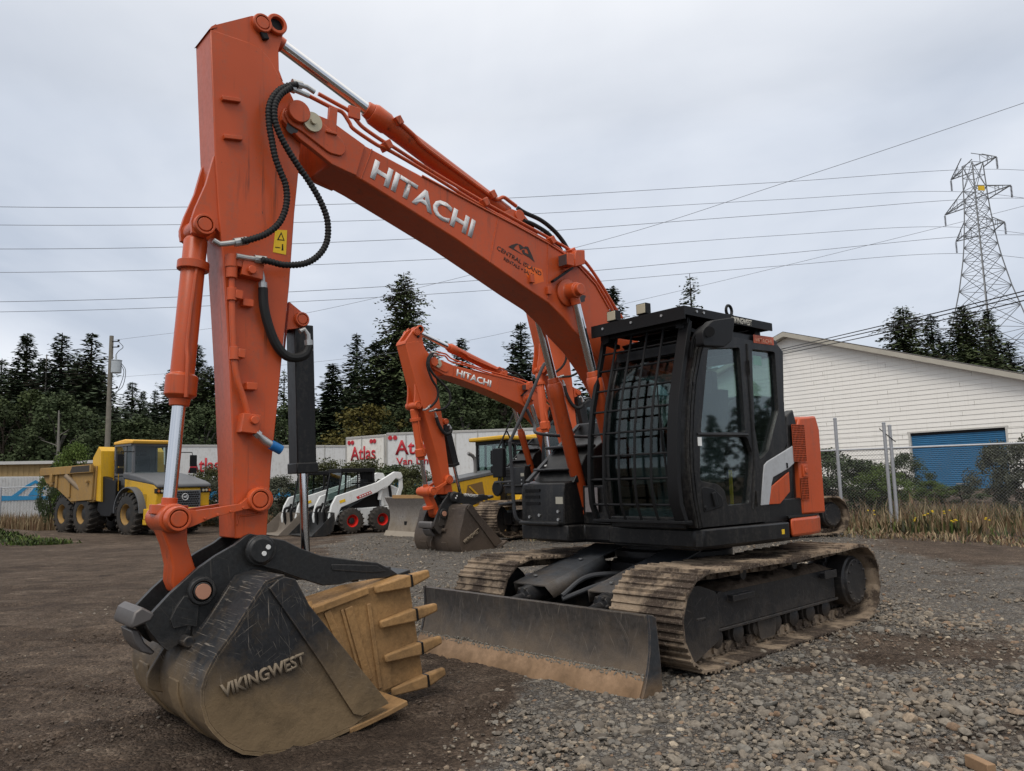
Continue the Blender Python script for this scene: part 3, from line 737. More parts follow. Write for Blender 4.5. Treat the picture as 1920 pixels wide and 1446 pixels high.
# distribution wires running to the utility pole
def pxw(lst): return [at_depth(a, b, Y) for a, b, Y in lst]
wire('thin wire slanting from the utility pole top up across the grey sky', pxw([(214, 638, 45), (550, 592, 36), (1085, 463, 28), (1480, 340, 23), (1920, 193, 19), (2200, 95, 17), (3300, -300, 13), (6000, -1300, 8)]), .008)
wire('thin lower wire slanting from the transformer up to the lattice tower', pxw([(226, 707, 45), (580, 680, 40), (870, 640, 37), (1170, 570, 33), (1440, 506, 30), (1800, 417, 27), (2100, 340, 25), (3200, 60, 20), (6000, -600, 12)]), .007)
for i, (dy, Yq, lab) in enumerate(((0, 30, 'upper of three black cables sagging up from the workshop gable'), (7, 30.3, 'middle of three black cables sagging up from the workshop gable'), (16, 30.6, 'lowest of three black cables sagging up from the workshop gable'))):
    e = on_wall(1466, 655 + dy * .6)
    Pw = W0 + WD * e[0] - WN * 0 + V((0, 0, e[1])) + WN * .05
    wire(lab, [Pw] + pxw([(1580, 628 + dy * .8, 36), (1750, 588 + dy, 30), (1920, 546 + dy * 1.1, 26), (2100, 500 + dy * 1.2, 23), (2800, 330 + dy * 1.6, 17), (5200, -200 + dy * 3, 9)]), .022, 'service_cable', 'black service cables', 'cable', M['black_matt'])
# ------------------------------------------------------------------ vegetation
def foliage(name, c0, c1, c2, scale=.6):
    k = NT(name); v = k.coord('Object'); n1 = k.noise(v, scale, 4, .6); n2 = k.noise(v, scale * 6, 3, .6)
    c = k.ramp(k.math('ADD', k.math('MULTIPLY', n1, .6), k.math('MULTIPLY', n2, .4)), [(.3, c0), (.5, c1), (.68, c2)])
    k.set(color=c, rough=.75, spec=.12); return k.m
CON = [foliage('dark_fir_needles', (.024, .034, .021), (.048, .066, .037), (.082, .102, .056)),
       foliage('blue_green_needles', (.026, .040, .027), (.052, .072, .047), (.085, .108, .066)),
       foliage('warm_green_needles', (.032, .045, .020), (.060, .078, .034), (.098, .120, .054))]
DEC = [foliage('maple_leaves', (.022, .032, .013), (.042, .057, .021), (.075, .092, .034)),
       foliage('alder_leaves', (.026, .038, .018), (.048, .066, .030), (.08, .098, .046)),
       foliage('autumn_leaves', (.045, .045, .014), (.085, .075, .020), (.13, .10, .028))]
BARK = plain('fir_bark', (.045, .036, .029), .95, .1, var=.4, scale=3); PALE = plain('pale_bare_trunk', (.15, .14, .125), .9, .1, var=.3, scale=3)
def conifer_mesh(seed, H=10.0, wid=.30, taper=1.0, gaps=.12, droop=.35, n_whorl=60, bare=.05, dens=1.25):
    """fronds of small needle sprays on drooping branches"""
    r = random.Random(seed); v, f = [], []
    tv = MB().lathe((0, 0, -1.0), (0, 0, H), [(0, H * .018), (.5, H * .010), (1, .012)], 8)
    lean = r.uniform(-.02, .02)
    for w in range(n_whorl):
        t = bare + (1 - bare) * (w / n_whorl) ** .93
        z = H * t
        prof = (1 - t) ** taper * (1 - .25 * max(0, .2 - t) / .2) * 1.18 + .006
        L0 = H * wid * prof * r.uniform(.72, 1.18)
        nb = max(4, int((5 + 5 * prof) * dens))
        a0 = r.random() * 6.28
        for b in range(nb):
            if r.random() < gaps: continue
            a = a0 + b * 6.283 / nb + r.uniform(-.35, .35); L = L0 * r.uniform(.55, 1.15)
            dr = droop * r.uniform(.6, 1.4) * (1 - .6 * t); up = .25 * (t > .8)
            ca, sa = cos(a), sin(a); ns = max(3, int(L / (H * .017)))
            if L > H * .05: tv.bar((0, 0, z), (ca * L * .8, sa * L * .8, z - dr * L * .6 + up * L), .012 * H * .25, .012 * H * .25)
            for s in range(ns):
                q = (s + r.random()) / ns; d = L * q
                c = V((ca * d, sa * d, z - dr * d * q + up * d + r.uniform(-.01, .01) * H))
                sz = H * .027 * (1.15 - .55 * q) * r.uniform(.7, 1.35) * (.45 + .55 * min(1, (1 - t) * 2.2))
                for _ in range(3):
                    th = a + r.uniform(-1.3, 1.3); e = r.uniform(-.65, .25)
                    u = V((cos(th) * cos(e), sin(th) * cos(e), sin(e))) * sz * 1.25
                    n = V((-sin(th), cos(th), r.uniform(-.7, .7))).normalized() * sz * .30
                    o = c + V((r.gauss(0, 1), r.gauss(0, 1), r.gauss(0, .6))) * sz * .35
                    i = len(v); v += [o - n, o + u * .55 - n * 1.1 + V((0, 0, -.1 * sz)), o + u, o + u * .55 + n * 1.1]; f.append((i, i + 1, i + 2, i + 3))
    return v, f, tv
def leafy_mesh(seed, H=10.0, W=.75, z0=.12, n_cl=70, leaves=95, ls=.022, squash=.85, crs=1.0):
    r = random.Random(seed); v, f = [], []
    tv = MB().tube([(0, 0, -1.0), (.01 * H, 0, H * .2), (-.01 * H, .01 * H, H * .5), (0, 0, H * .85)], [H * .022, H * .018, H * .011, H * .003], 8)
    for c in range(n_cl):
        t = r.random() ** .8; z = H * (z0 + (1 - z0) * t)
        rad = H * W * .5 * (sin(pi * min(1, .12 + t * .86)) ** .7) * r.random() ** .45; a = r.random() * 6.283
        cc = V((rad * cos(a), rad * sin(a), z)); cr = H * r.uniform(.05, .105) * crs
        if c % 3 == 0: tv.tube([(0, 0, max(H * .12, z - rad * .8 - H * .1)), (cc.x * .5, cc.y * .5, z - H * .06), tuple(cc)], [H * .008, H * .005, H * .002], 5)
        for _ in range(leaves):
            d = V((r.gauss(0, 1), r.gauss(0, 1), r.gauss(0, 1))).normalized() * cr * r.random() ** .4; d.z *= squash
            o = cc + d; s = H * ls * r.uniform(.6, 1.3)
            th, e = r.random() * 6.283, r.uniform(-.6, .9); u = V((cos(th) * cos(e), sin(th) * cos(e), sin(e))) * s
            n = u.cross(V((r.gauss(0, 1), r.gauss(0, 1), r.gauss(0, 1)))).normalized() * s * .45
            i = len(v); v += [o - u * .6, o + n, o + u * .6, o - n]; f.append((i, i + 1, i + 2, i + 3))
    return v, f, tv
def raw_mesh(name, v, f, mat):
    me = bpy.data.meshes.new(name); me.from_pydata([tuple(p) for p in v], [], f); me.materials.append(mat); return me
PROTO = {}
def proto(key, fn, leaf, bark):
    v, f, tv = fn
    PROTO[key] = (raw_mesh('crown', v, f, leaf), raw_mesh('trunk', tv.v, tv.f, bark))
proto('fir1', conifer_mesh(1, wid=.27, gaps=.10), CON[0], BARK)
proto('fir2', conifer_mesh(2, wid=.24, taper=.85, gaps=.16, droop=.5, n_whorl=54), CON[1], BARK)
proto('fir3', conifer_mesh(3, wid=.21, taper=.75, gaps=.22, droop=.28, n_whorl=46, bare=.12), CON[0], BARK)
proto('fir4', conifer_mesh(4, wid=.30, taper=.62, gaps=.14, droop=.45, n_whorl=64, dens=1.4), CON[2], BARK)
proto('spire', conifer_mesh(5, wid=.19, taper=1.0, gaps=.08, droop=.6, n_whorl=66), CON[0], BARK)
proto('thin', conifer_mesh(6, wid=.16, taper=.55, gaps=.45, droop=.3, n_whorl=30, bare=.2), CON[2], BARK)
proto('maple', leafy_mesh(7, W=.95), DEC[0], BARK)
proto('alder', leafy_mesh(8, W=.62, n_cl=80), DEC[1], PALE)
proto('autumn', leafy_mesh(9, W=.85), DEC[2], BARK)
proto('darkleaf', leafy_mesh(10, W=1.0, n_cl=85), foliage('dark_broadleaf', (.018, .026, .012), (.034, .046, .020), (.062, .078, .032)), BARK)  # broadleaf kind with darker green leaves than the maple
def tree(kind, name, label, px, py, Y, wide=1.0, cat='tree', group='trees beyond the yard', base=None, rz=None):
    t = at_depth(px, py, Y); g = gz(t.x, min(Y, 60)) if base is None else base
    h = (t.z - g) / 10.0
    X = thing(name, label, cat, (t.x, Y, g), rz if rz is not None else (px * 7.7) % 6.28, group)
    wide *= 1.45 if kind in ('fir1', 'fir2', 'fir3', 'spire', 'fir4') and py < 730 and px != 757 else 1.0
    X.scale = (h * wide, h * wide, h)
    for nm, me in zip(('crown', 'trunk'), PROTO[kind]):
        o = bpy.data.objects.new(nm, me); C.objects.link(o); o.parent = X
    return X
T = [
 ('fir1', 'tall pointed dark fir, leftmost of the three peaks left of the utility pole', 52, 625, 78, 1.15), ('fir2', 'shaggy dark fir between the two pointed peaks left of the utility pole', 117, 624, 76, 1.25), ('fir3', 'open crowned fir just left of the utility pole', 173, 624, 74, 1.2),
 ('fir2', 'dark fir cut off by the left edge of the photo', 4, 672, 84, 1.2), ('fir4', 'broad dark fir behind the leftmost pointed fir', 28, 690, 92, 1.0), ('fir1', 'shorter dark fir between the leftmost pointed fir and the shaggy one', 84, 672, 90, 1.2),
 ('fir4', 'dark fir filling the gap between the shaggy fir and the open crowned fir', 146, 672, 92, 1.1), ('spire', 'narrow dark spire close behind the utility pole', 191, 690, 86, 1.3),
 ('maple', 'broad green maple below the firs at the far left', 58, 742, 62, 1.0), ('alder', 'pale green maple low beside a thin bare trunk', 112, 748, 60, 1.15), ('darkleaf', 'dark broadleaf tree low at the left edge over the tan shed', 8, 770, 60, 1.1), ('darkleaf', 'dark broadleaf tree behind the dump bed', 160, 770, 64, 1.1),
 ('fir3', 'small tufted pine on the skyline right of the utility pole', 249, 716, 150, 1.3), ('fir1', 'small pointed fir on the skyline, middle of three between pole and cylinder', 269, 733, 140, 1.3), ('fir2', 'small fir on the skyline nearest the orange bucket cylinder', 291, 730, 130, 1.3),
 ('fir2', 'tall fir half hidden by the orange bucket cylinder', 322, 690, 100, 1.2), ('fir1', 'tall dark fir seen between the bucket cylinder and the upright arm', 371, 646, 95, 1.1), ('fir4', 'shaggy fir touching the left edge of the upright arm', 396, 686, 92, 1.0),
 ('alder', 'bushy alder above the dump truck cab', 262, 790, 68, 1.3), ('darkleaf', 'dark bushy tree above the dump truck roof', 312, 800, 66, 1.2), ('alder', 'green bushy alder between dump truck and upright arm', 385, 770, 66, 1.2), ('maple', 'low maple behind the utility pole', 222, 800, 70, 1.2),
 ('thin', 'spindly pale conifer right beside the black thumb cylinder', 533, 692, 75, 1.3), ('fir3', 'fir mostly hidden behind the black thumb cylinder', 572, 705, 85, 1.2), ('alder', 'leafy alder low behind the black thumb cylinder', 545, 765, 64, 1.1),
 ('spire', 'slender dark fir standing alone right of the thumb cylinder', 624, 681, 72, 1.55), ('fir2', 'dark fir close against the left of the tallest fir', 669, 624, 76, 1.05), ('fir4', 'tallest fir, dense and black green, above the Atlas trailers', 757, 511, 70, 1.0), ('fir1', 'dark fir in front of the tallest fir on its left flank', 706, 640, 68, 1.2),
 ('fir2', 'dark fir on the right flank of the tallest fir', 812, 640, 72, 1.1), ('autumn', 'yellowing bushy tree above the Atlas lettering', 692, 765, 58, 1.25), ('darkleaf', 'dark bush tree behind the Atlas trailers', 745, 770, 60, 1.1),
 ('fir1', 'small fir tip rising over the smaller excavator boom', 866, 634, 95, 1.1), ('fir2', 'fir rising between the smaller boom and the large boom', 976, 604, 84, 1.2), ('fir3', 'faint fir left of the handrail, behind the smaller boom', 930, 690, 100, 1.2),
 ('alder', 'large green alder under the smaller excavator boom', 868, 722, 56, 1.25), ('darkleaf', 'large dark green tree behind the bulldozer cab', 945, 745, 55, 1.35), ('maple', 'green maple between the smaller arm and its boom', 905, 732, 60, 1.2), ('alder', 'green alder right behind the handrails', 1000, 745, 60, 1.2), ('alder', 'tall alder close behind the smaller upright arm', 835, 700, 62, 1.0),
 ('fir1', 'fir tip just right of the large boom foot', 1150, 538, 95, 1.1), ('thin', 'thin fir tip poking up above the cab roof guard', 1293, 513, 80, 1.1),
 ('fir4', 'shaggy fir left of the lattice tower, over the workshop roof', 1692, 574, 85, .95), ('fir2', 'pointed fir between the shaggy fir and the lattice tower', 1744, 588, 90, 1.1), ('fir4', 'dense fir behind the left legs of the lattice tower', 1806, 572, 88, .9), ('fir1', 'fir behind the right legs of the lattice tower', 1852, 580, 92, 1.0), ('fir3', 'low spreading fir right of the lattice tower', 1890, 640, 92, 1.4), ('fir2', 'fir low between the tower and the shaggy fir', 1770, 640, 86, 1.2), ('fir1', 'fir at the right edge beyond the lattice tower', 1935, 670, 100, 1.3),
]
for k_, lab, px, py, Y, w in T:
    nm = {'maple': 'maple_tree', 'alder': 'alder_tree', 'autumn': 'maple_tree', 'darkleaf': 'broadleaf_tree'}.get(k_, 'fir_tree')
    tree(k_, nm, lab, px, py, Y, w)
for i, (x, y0, y1, Y, lab) in enumerate(((106, 770, 868, 57, 'thin bare pale trunk standing in front of the maples'), (83, 665, 760, 75, 'dead grey snag rising between the two left firs'))):
    a, b = at_depth(x, y1, Y), at_depth(x, y0, Y); X = thing('bare_trunk', lab, 'tree', (a.x, Y, 0), 0, 'bare trunks')
    m = MB().tube([(0, 0, -.5), (.1, 0, b.z * .5), (0, 0, b.z)], [.16, .12, .05], 8); m.build('trunk', PALE, X)
    m = MB()
    for q in range(7): m.tube([(0, 0, b.z * (.3 + .09 * q)), (cos(q * 2.4) * 1.2, sin(q * 2.4) * .6, b.z * (.36 + .09 * q))], [.035, .012], 5)
    m.build('branch', PALE, X)
# distant wood on the ridge
def far_wood():
    r = random.Random(5); v, f = [], []
    for i in range(880):
        px = r.uniform(-1500, 3400); Y = r.uniform(120, 210); top = 770 + 25 * noise.noise(V((px * .01, 0, 0))) + r.uniform(-8, 22) - (min(0, px) + max(0, px - 1920)) * .0258
        t = at_depth(px, top + (0 if px < 700 else 12), Y); H = t.z + 2; W = H * r.uniform(.16, .26)
        for j in range(120):
            q = r.random() ** .7; z = -2 + H * q; rad = W * (1 - q) * r.random() ** .5 + .1; a = r.random() * 6.283
            c = V((t.x + rad * cos(a), Y + rad * sin(a), z)); s = H * .05 * r.uniform(.6, 1.3); th = a + r.uniform(-1, 1)
            u = V((cos(th), sin(th) * .3, r.uniform(-.8, .3))) * s; n = V((-sin(th) * .3, cos(th), .8)).normalized() * s * .45
            i0 = len(v); v += [c - u * .5, c + n, c + u, c - n]; f.append((i0, i0 + 1, i0 + 2, i0 + 3))
    for i in range(90):                                   # and the wood to the right of the yard, mirrored in the cab windows
        X0, Y0, H = r.uniform(48, 70), r.uniform(-22, 34), r.uniform(4.5, 10); W = H * r.uniform(.2, .3)
        for j in range(150):
            q = r.random() ** .7; z = -1 + H * q; rad = W * (1 - q) * r.random() ** .5 + .1; a = r.random() * 6.283
            c = V((X0 + rad * cos(a), Y0 + rad * sin(a), z)); s = H * .05 * r.uniform(.6, 1.3); th = a + r.uniform(-1, 1)
            u = V((cos(th) * .5, sin(th), r.uniform(-.8, .3))) * s; n = V((.2, -cos(th) * .3, .9)).normalized() * s * .45
            i0 = len(v); v += [c - u * .5, c + n, c + u, c - n]; f.append((i0, i0 + 1, i0 + 2, i0 + 3))
    o = bpy.data.objects.new('forest', raw_mesh('forest', v, f, foliage('distant_forest_green', (.022, .031, .024), (.034, .045, .034), (.05, .062, .044), .1))); C.objects.link(o); tag(o, kind='stuff')
far_wood()
# shrubs
def shrub_mesh(seed, leaf, n_cl=64, leaves=150, ls=.056, W=1.3):
    return leafy_mesh(seed, H=2.0, W=W, z0=.0, n_cl=n_cl, leaves=leaves, ls=ls / 2.0, crs=1.7)
SH = {'green': DEC[1], 'olive': foliage('olive_leaves', (.035, .042, .018), (.065, .070, .030), (.11, .105, .05)), 'grey': foliage('grey_green_leaves', (.045, .050, .034), (.075, .080, .055), (.11, .11, .08)), 'bright': foliage('fresh_green_leaves', (.040, .065, .016), (.075, .110, .026), (.12, .16, .045))}
SHM = {}
for i, (k_, lf) in enumerate(SH.items()):
    for j in range(2):
        v, f, tv = shrub_mesh(40 + i * 2 + j, lf); SHM[k_, j] = (raw_mesh('leaves', v, f, lf), raw_mesh('stems', tv.v, tv.f, BARK))
def shrub(kind, j, label, px, py, Y, wm, g=None):
    t = at_depth(px, py, Y); z = gz(t.x, Y) if g is None else g; h = max(.3, t.z - z) / 2.0
    X = thing('shrub', label, 'shrub', (t.x, Y, z), px * .37, 'shrubs around the yard'); X.scale = (wm / 2.6, wm / 2.6, h)
    for nm, me in zip(('leaves', 'stems'), SHM[kind, j]): o = bpy.data.objects.new(nm, me); C.objects.link(o); o.parent = X
for a in (('olive', 0, 'olive shrub in front of the first Atlas trailer', 622, 868, 34, 3.6), ('olive', 1, 'olive shrub between the skid steer cab and the Atlas lettering', 690, 868, 34, 3.6), ('green', 0, 'green shrub behind the raised skid steer arm', 742, 880, 33, 3.6), ('olive', 1, 'olive shrub left of the small orange arm', 775, 880, 31, 2.6),
          ('grey', 0, 'grey green shrub between the big arm and thumb cylinder', 528, 900, 32, 3.0), ('green', 1, 'green shrub behind the half hidden skid steer', 570, 905, 33, 2.6), ('green', 0, 'low green shrub beside the bulldozer blade', 790, 915, 30, 2.2), ('olive', 0, 'olive shrub below the trailer right of the dump truck', 392, 880, 37, 2.8), ('grey', 1, 'grey green shrub hidden between dump truck and upright arm', 425, 895, 36, 2.6),
          ('bright', 0, 'fresh green sapling growing above the dump bed', 142, 842, 38, 3.0), ('green', 1, 'green shrub leaning against the tail of the dump bed', 98, 880, 37, 1.2), ('green', 0, 'dark green shrub behind the rear tyres of the dump truck', 122, 918, 38, 2.0),
          ('green', 0, 'dense green bramble behind the first fence post', 1550, 852, 23.5, 2.8), ('green', 1, 'green bramble between the first and second fence posts', 1612, 868, 23.5, 2.6), ('bright', 1, 'brighter bramble at the foot of the double fence post', 1650, 880, 22.5, 1.9), ('green', 0, 'bramble reaching up beside the roller door frame', 1695, 856, 25, 1.6), ('bright', 0, 'weed bush in front of the left half of the roller door', 1745, 905, 23, 1.3), ('green', 1, 'low weeds in front of the middle of the roller door', 1800, 912, 23, 1.6),
          ('grey', 0, 'tall grey green shrub over the right half of the roller door', 1868, 838, 20.5, 1.7), ('grey', 1, 'tall grey green shrub at the right edge before the workshop', 1922, 828, 20, 1.7)):
    shrub(*a)
# grasses
def blades(name, region, n, h0, h1, mats, seed, wd=.012, lean=.35, dens=None):
    r = random.Random(seed); v, f, mi = [], [], []
    c = 0
    while c < n:
        x, y = region(r)
        if dens and r.random() > dens(x, y): continue
        z = gz(x, y); h = r.uniform(h0, h1) * (.6 + .7 * abs(noise.noise(V((x * .5, y * .5, seed))))); a = r.random() * 6.283; l = r.uniform(.05, lean) * h; w = wd * r.uniform(.7, 1.5)
        d = V((cos(a), sin(a), 0)); s = V((-sin(a), cos(a), 0)) * w; b = V((x, y, z - .03)); i = len(v)
        v += [b - s, b + s, b + d * l * .35 + s * .8 + V((0, 0, h * .6)), b + d * l * .35 - s * .8 + V((0, 0, h * .6)), b + d * l + V((0, 0, h))]
        k_ = min(len(mats) - 1, int(r.random() ** 1.3 * len(mats)))
        f += [(i, i + 1, i + 2, i + 3), (i + 3, i + 2, i + 4)]; mi += [k_, k_]; c += 1
    me = bpy.data.meshes.new(name); me.from_pydata([tuple(p) for p in v], [], f)
    for m in mats: me.materials.append(m)
    me.polygons.foreach_set('material_index', mi)
    o = bpy.data.objects.new(name, me); C.objects.link(o); return tag(o, kind='stuff')
DRY = [lit('dry_straw', (.19, .135, .072), .3), lit('rusty_seed_stalk', (.155, .09, .05), .3), lit('pale_straw', (.26, .20, .115), .25), lit('green_blade', (.075, .085, .032), .3)]
def near_fence(r):
    t = r.uniform(-.5, 14.5); o = r.random() ** 1.3 * 3.6 - 1.7
    p = F0 + FD * t + V((-.47, -.88, 0)) * o; return p.x, p.y
blades('dry_grass', near_fence, 17000, .22, .85, DRY, 3, wd=.009, lean=.6, dens=lambda x, y: .12 + .88 * sst(-.15, .3, noise.noise(V((x * .55, y * .55, 4)))))
blades('green_undergrowth', near_fence, 7000, .12, .55, [SH['green'], SH['olive'], SH['bright'], SH['grey']], 4, .022, .9, dens=lambda x, y: sst(-.1, .3, noise.noise(V((x * .5, y * .5, 14)))))
blades('dry_grass', lambda r: (r.uniform(-27, -12), r.uniform(36.2, 41.5)), 10000, .5, 1.1, DRY[:3], 6, .02)
blades('weeds', lambda r: ((lambda t, o: (-14.9 - t * 7.5 + o, 25.2 + t * 4.0 + o * .6))(r.random(), r.gauss(0, .3))), 5200, .05, .26, [SH['bright'], SH['green'], SH['olive']], 7, .03, .9)
blades('straw_fringe', lambda r: ((lambda p: (p.x, p.y))(F0 + FD * r.uniform(0, 14) + V((-.47, -.88, 0)) * r.uniform(2.0, 4.2))), 4000, .06, .22, DRY, 8, .012, 1.2)
r = random.Random(3); fm = MB()
for i in range(9):
    p = F0 + FD * r.gauss(9.4, .9) + V((-.47, -.88, 0)) * r.gauss(1.6, .3); z = gz(p.x, p.y) + r.uniform(.25, .5)
    for k_ in range(3): fm.box((p.x + r.gauss(0, .05), p.y + r.gauss(0, .05), z + r.gauss(0, .03)), (.035, .035, .02))
tag(fm.build('ragwort', plain('yellow_flowers', (.62, .42, .02), .7), None, smooth=0), kind='stuff')
# ------------------------------------------------------------------ excavators
HO = V((1.6221, 8.1990, 0)); HYAW = R(-139.5); CHREL = R(-136.562 + 139.5)
_fx = V((cos(HYAW), sin(HYAW), 0)); _ly = V((-_fx.y, _fx.x, 0))
YB = -.20                               # the boom stands this far right of the slewing centre
YOFF = [0.0]
def H(px, py, y):
    """pixel -> (x, z) on the plane 'y to the left of the machine's centre line' of the near excavator"""
    v = ray(px, py); o = V((0, 0, EYE)) - HO; y = y + YOFF[0]
    t = (y - o.dot(_ly)) / v.dot(_ly); p = o + v * t
    return (p.dot(_fx), p.z)
def H3(px, py, y):
    a = H(px, py, y); return V((a[0], y, a[1]))
def HP(pts, y): return [H(a, b, y) for a, b in pts]
def rot2(p, c, a):
    dx, dz = p[0] - c[0], p[1] - c[1]
    return (c[0] + dx * cos(a) - dz * sin(a), c[1] + dx * sin(a) + dz * cos(a))
FOOT = (.12, 1.72)
YOFF[0] = YB; TIP = H(555, 217, .2); QCP = H(489, 1032, .2); YOFF[0] = 0.0
def plate_holes(outer, holes, y0, y1, name, mat, parent, bevel=0.0):
    """flat plate in the x-z plane with openings, between y0 and y1"""
    cu = bpy.data.curves.new(name, 'CURVE'); cu.dimensions = '2D'; cu.fill_mode = 'BOTH'; cu.extrude = abs(y1 - y0) / 2
    for pl in [outer] + list(holes):
        sp = cu.splines.new('POLY'); sp.points.add(len(pl) - 1); sp.use_cyclic_u = True
        for q, (a, b) in zip(sp.points, pl): q.co = (a, b, 0, 1)
    ob = bpy.data.objects.new(name, cu); C.objects.link(ob)
    me = bpy.data.meshes.new_from_object(ob.evaluated_get(bpy.context.evaluated_depsgraph_get()))
    bpy.data.objects.remove(ob); bpy.data.curves.remove(cu)
    ym = (y0 + y1) / 2
    for v in me.vertices: v.co = (v.co.x, ym + v.co.z, v.co.y)
    b = bmesh.new(); b.from_mesh(me); bmesh.ops.remove_doubles(b, verts=b.verts, dist=1e-5); bmesh.ops.recalc_face_normals(b, faces=b.faces); b.to_mesh(me); b.free()
    me.materials.clear(); me.materials.append(mat); me.name = name
    o = bpy.data.objects.new(name, me); C.objects.link(o); o.parent = parent
    if bevel:
        md = o.modifiers.new('bevel', 'BEVEL'); md.width = bevel; md.segments = 2; md.limit_method = 'ANGLE'; md.angle_limit = R(50)
    return o
def rounded(pts, r=.04, n=4):
    out = []; N = len(pts)
    for i in range(N):
        p, a, b = V((*pts[i], 0)), V((*pts[i - 1], 0)), V((*pts[(i + 1) % N], 0))
        ua, ub = (a - p), (b - p); k = min(r, ua.length * .45, ub.length * .45)
        A, B = p + ua.normalized() * k, p + ub.normalized() * k
        for j in range(n + 1):
            t = j / n; q = A * (1 - t) ** 2 + p * 2 * t * (1 - t) + B * t * t; out.append((q.x, q.y))
    return out
def hydraulic(parent, name, pin_a, pin_b, y, r_bar, r_rod, split, mat_bar, eye=.07, w=.10, gland=1.3, rodmat=None):
    """cylinder: barrel from pin_a, chromed rod to pin_b; split = share of the length the barrel takes"""
    a, b = V((pin_a[0], y, pin_a[1])), V((pin_b[0], y, pin_b[1])); d = (b - a); L = d.length; u = d / L
    m = MB(); e = a + d * split
    g = min(.16, L * .1) / (L * split)
    m.lathe(a + u * eye * .8, e, [(0, r_bar * .8), (.02, r_bar), (1 - g - .015, r_bar), (1 - g, r_bar * gland), (1 - .02, r_bar * gland), (1, r_bar * .95)], 24)
    m.lathe(e, e + u * .05, [(0, r_bar * .9), (1, r_bar * .8)], 24)
    m.cyl(a - V((0, w / 2, 0)), a + V((0, w / 2, 0)), eye, n=20)
    bar = m.build(name, mat_bar, parent, bevel=.004)
    m = MB().cyl(e + u * .03, b - u * eye * .6, r_rod, n=20); m.build('piston_rod', rodmat or M['chrome'], bar)
    m = MB().cyl(b - V((0, w / 2, 0)), b + V((0, w / 2, 0)), eye, n=20)
    m.cyl(b - u * eye * 1.9, b - u * eye * .7, r_rod * 1.15, n=20)
    m.build('rod_eye', mat_bar, bar, bevel=.004)
    return bar
def hose(m, pts, r, corr=True):
    """corrugated hose: rings along the path"""
    P = smooth_path(pts, 30 if corr else 8)
    if corr:
        d = [0.0]
        for a, b in zip(P, P[1:]): d.append(d[-1] + (b - a).length)
        Q, s_, i = [], 0.0, 0
        while s_ < d[-1]:
            while d[i + 1] < s_: i += 1
            Q.append(P[i].lerp(P[i + 1], (s_ - d[i]) / max(1e-6, d[i + 1] - d[i]))); s_ += .0062
        m.tube(Q, [r * (1.05 if k_ % 4 < 2 else .86) for k_ in range(len(Q))], 10)
    else: m.tube(P, r, 10)

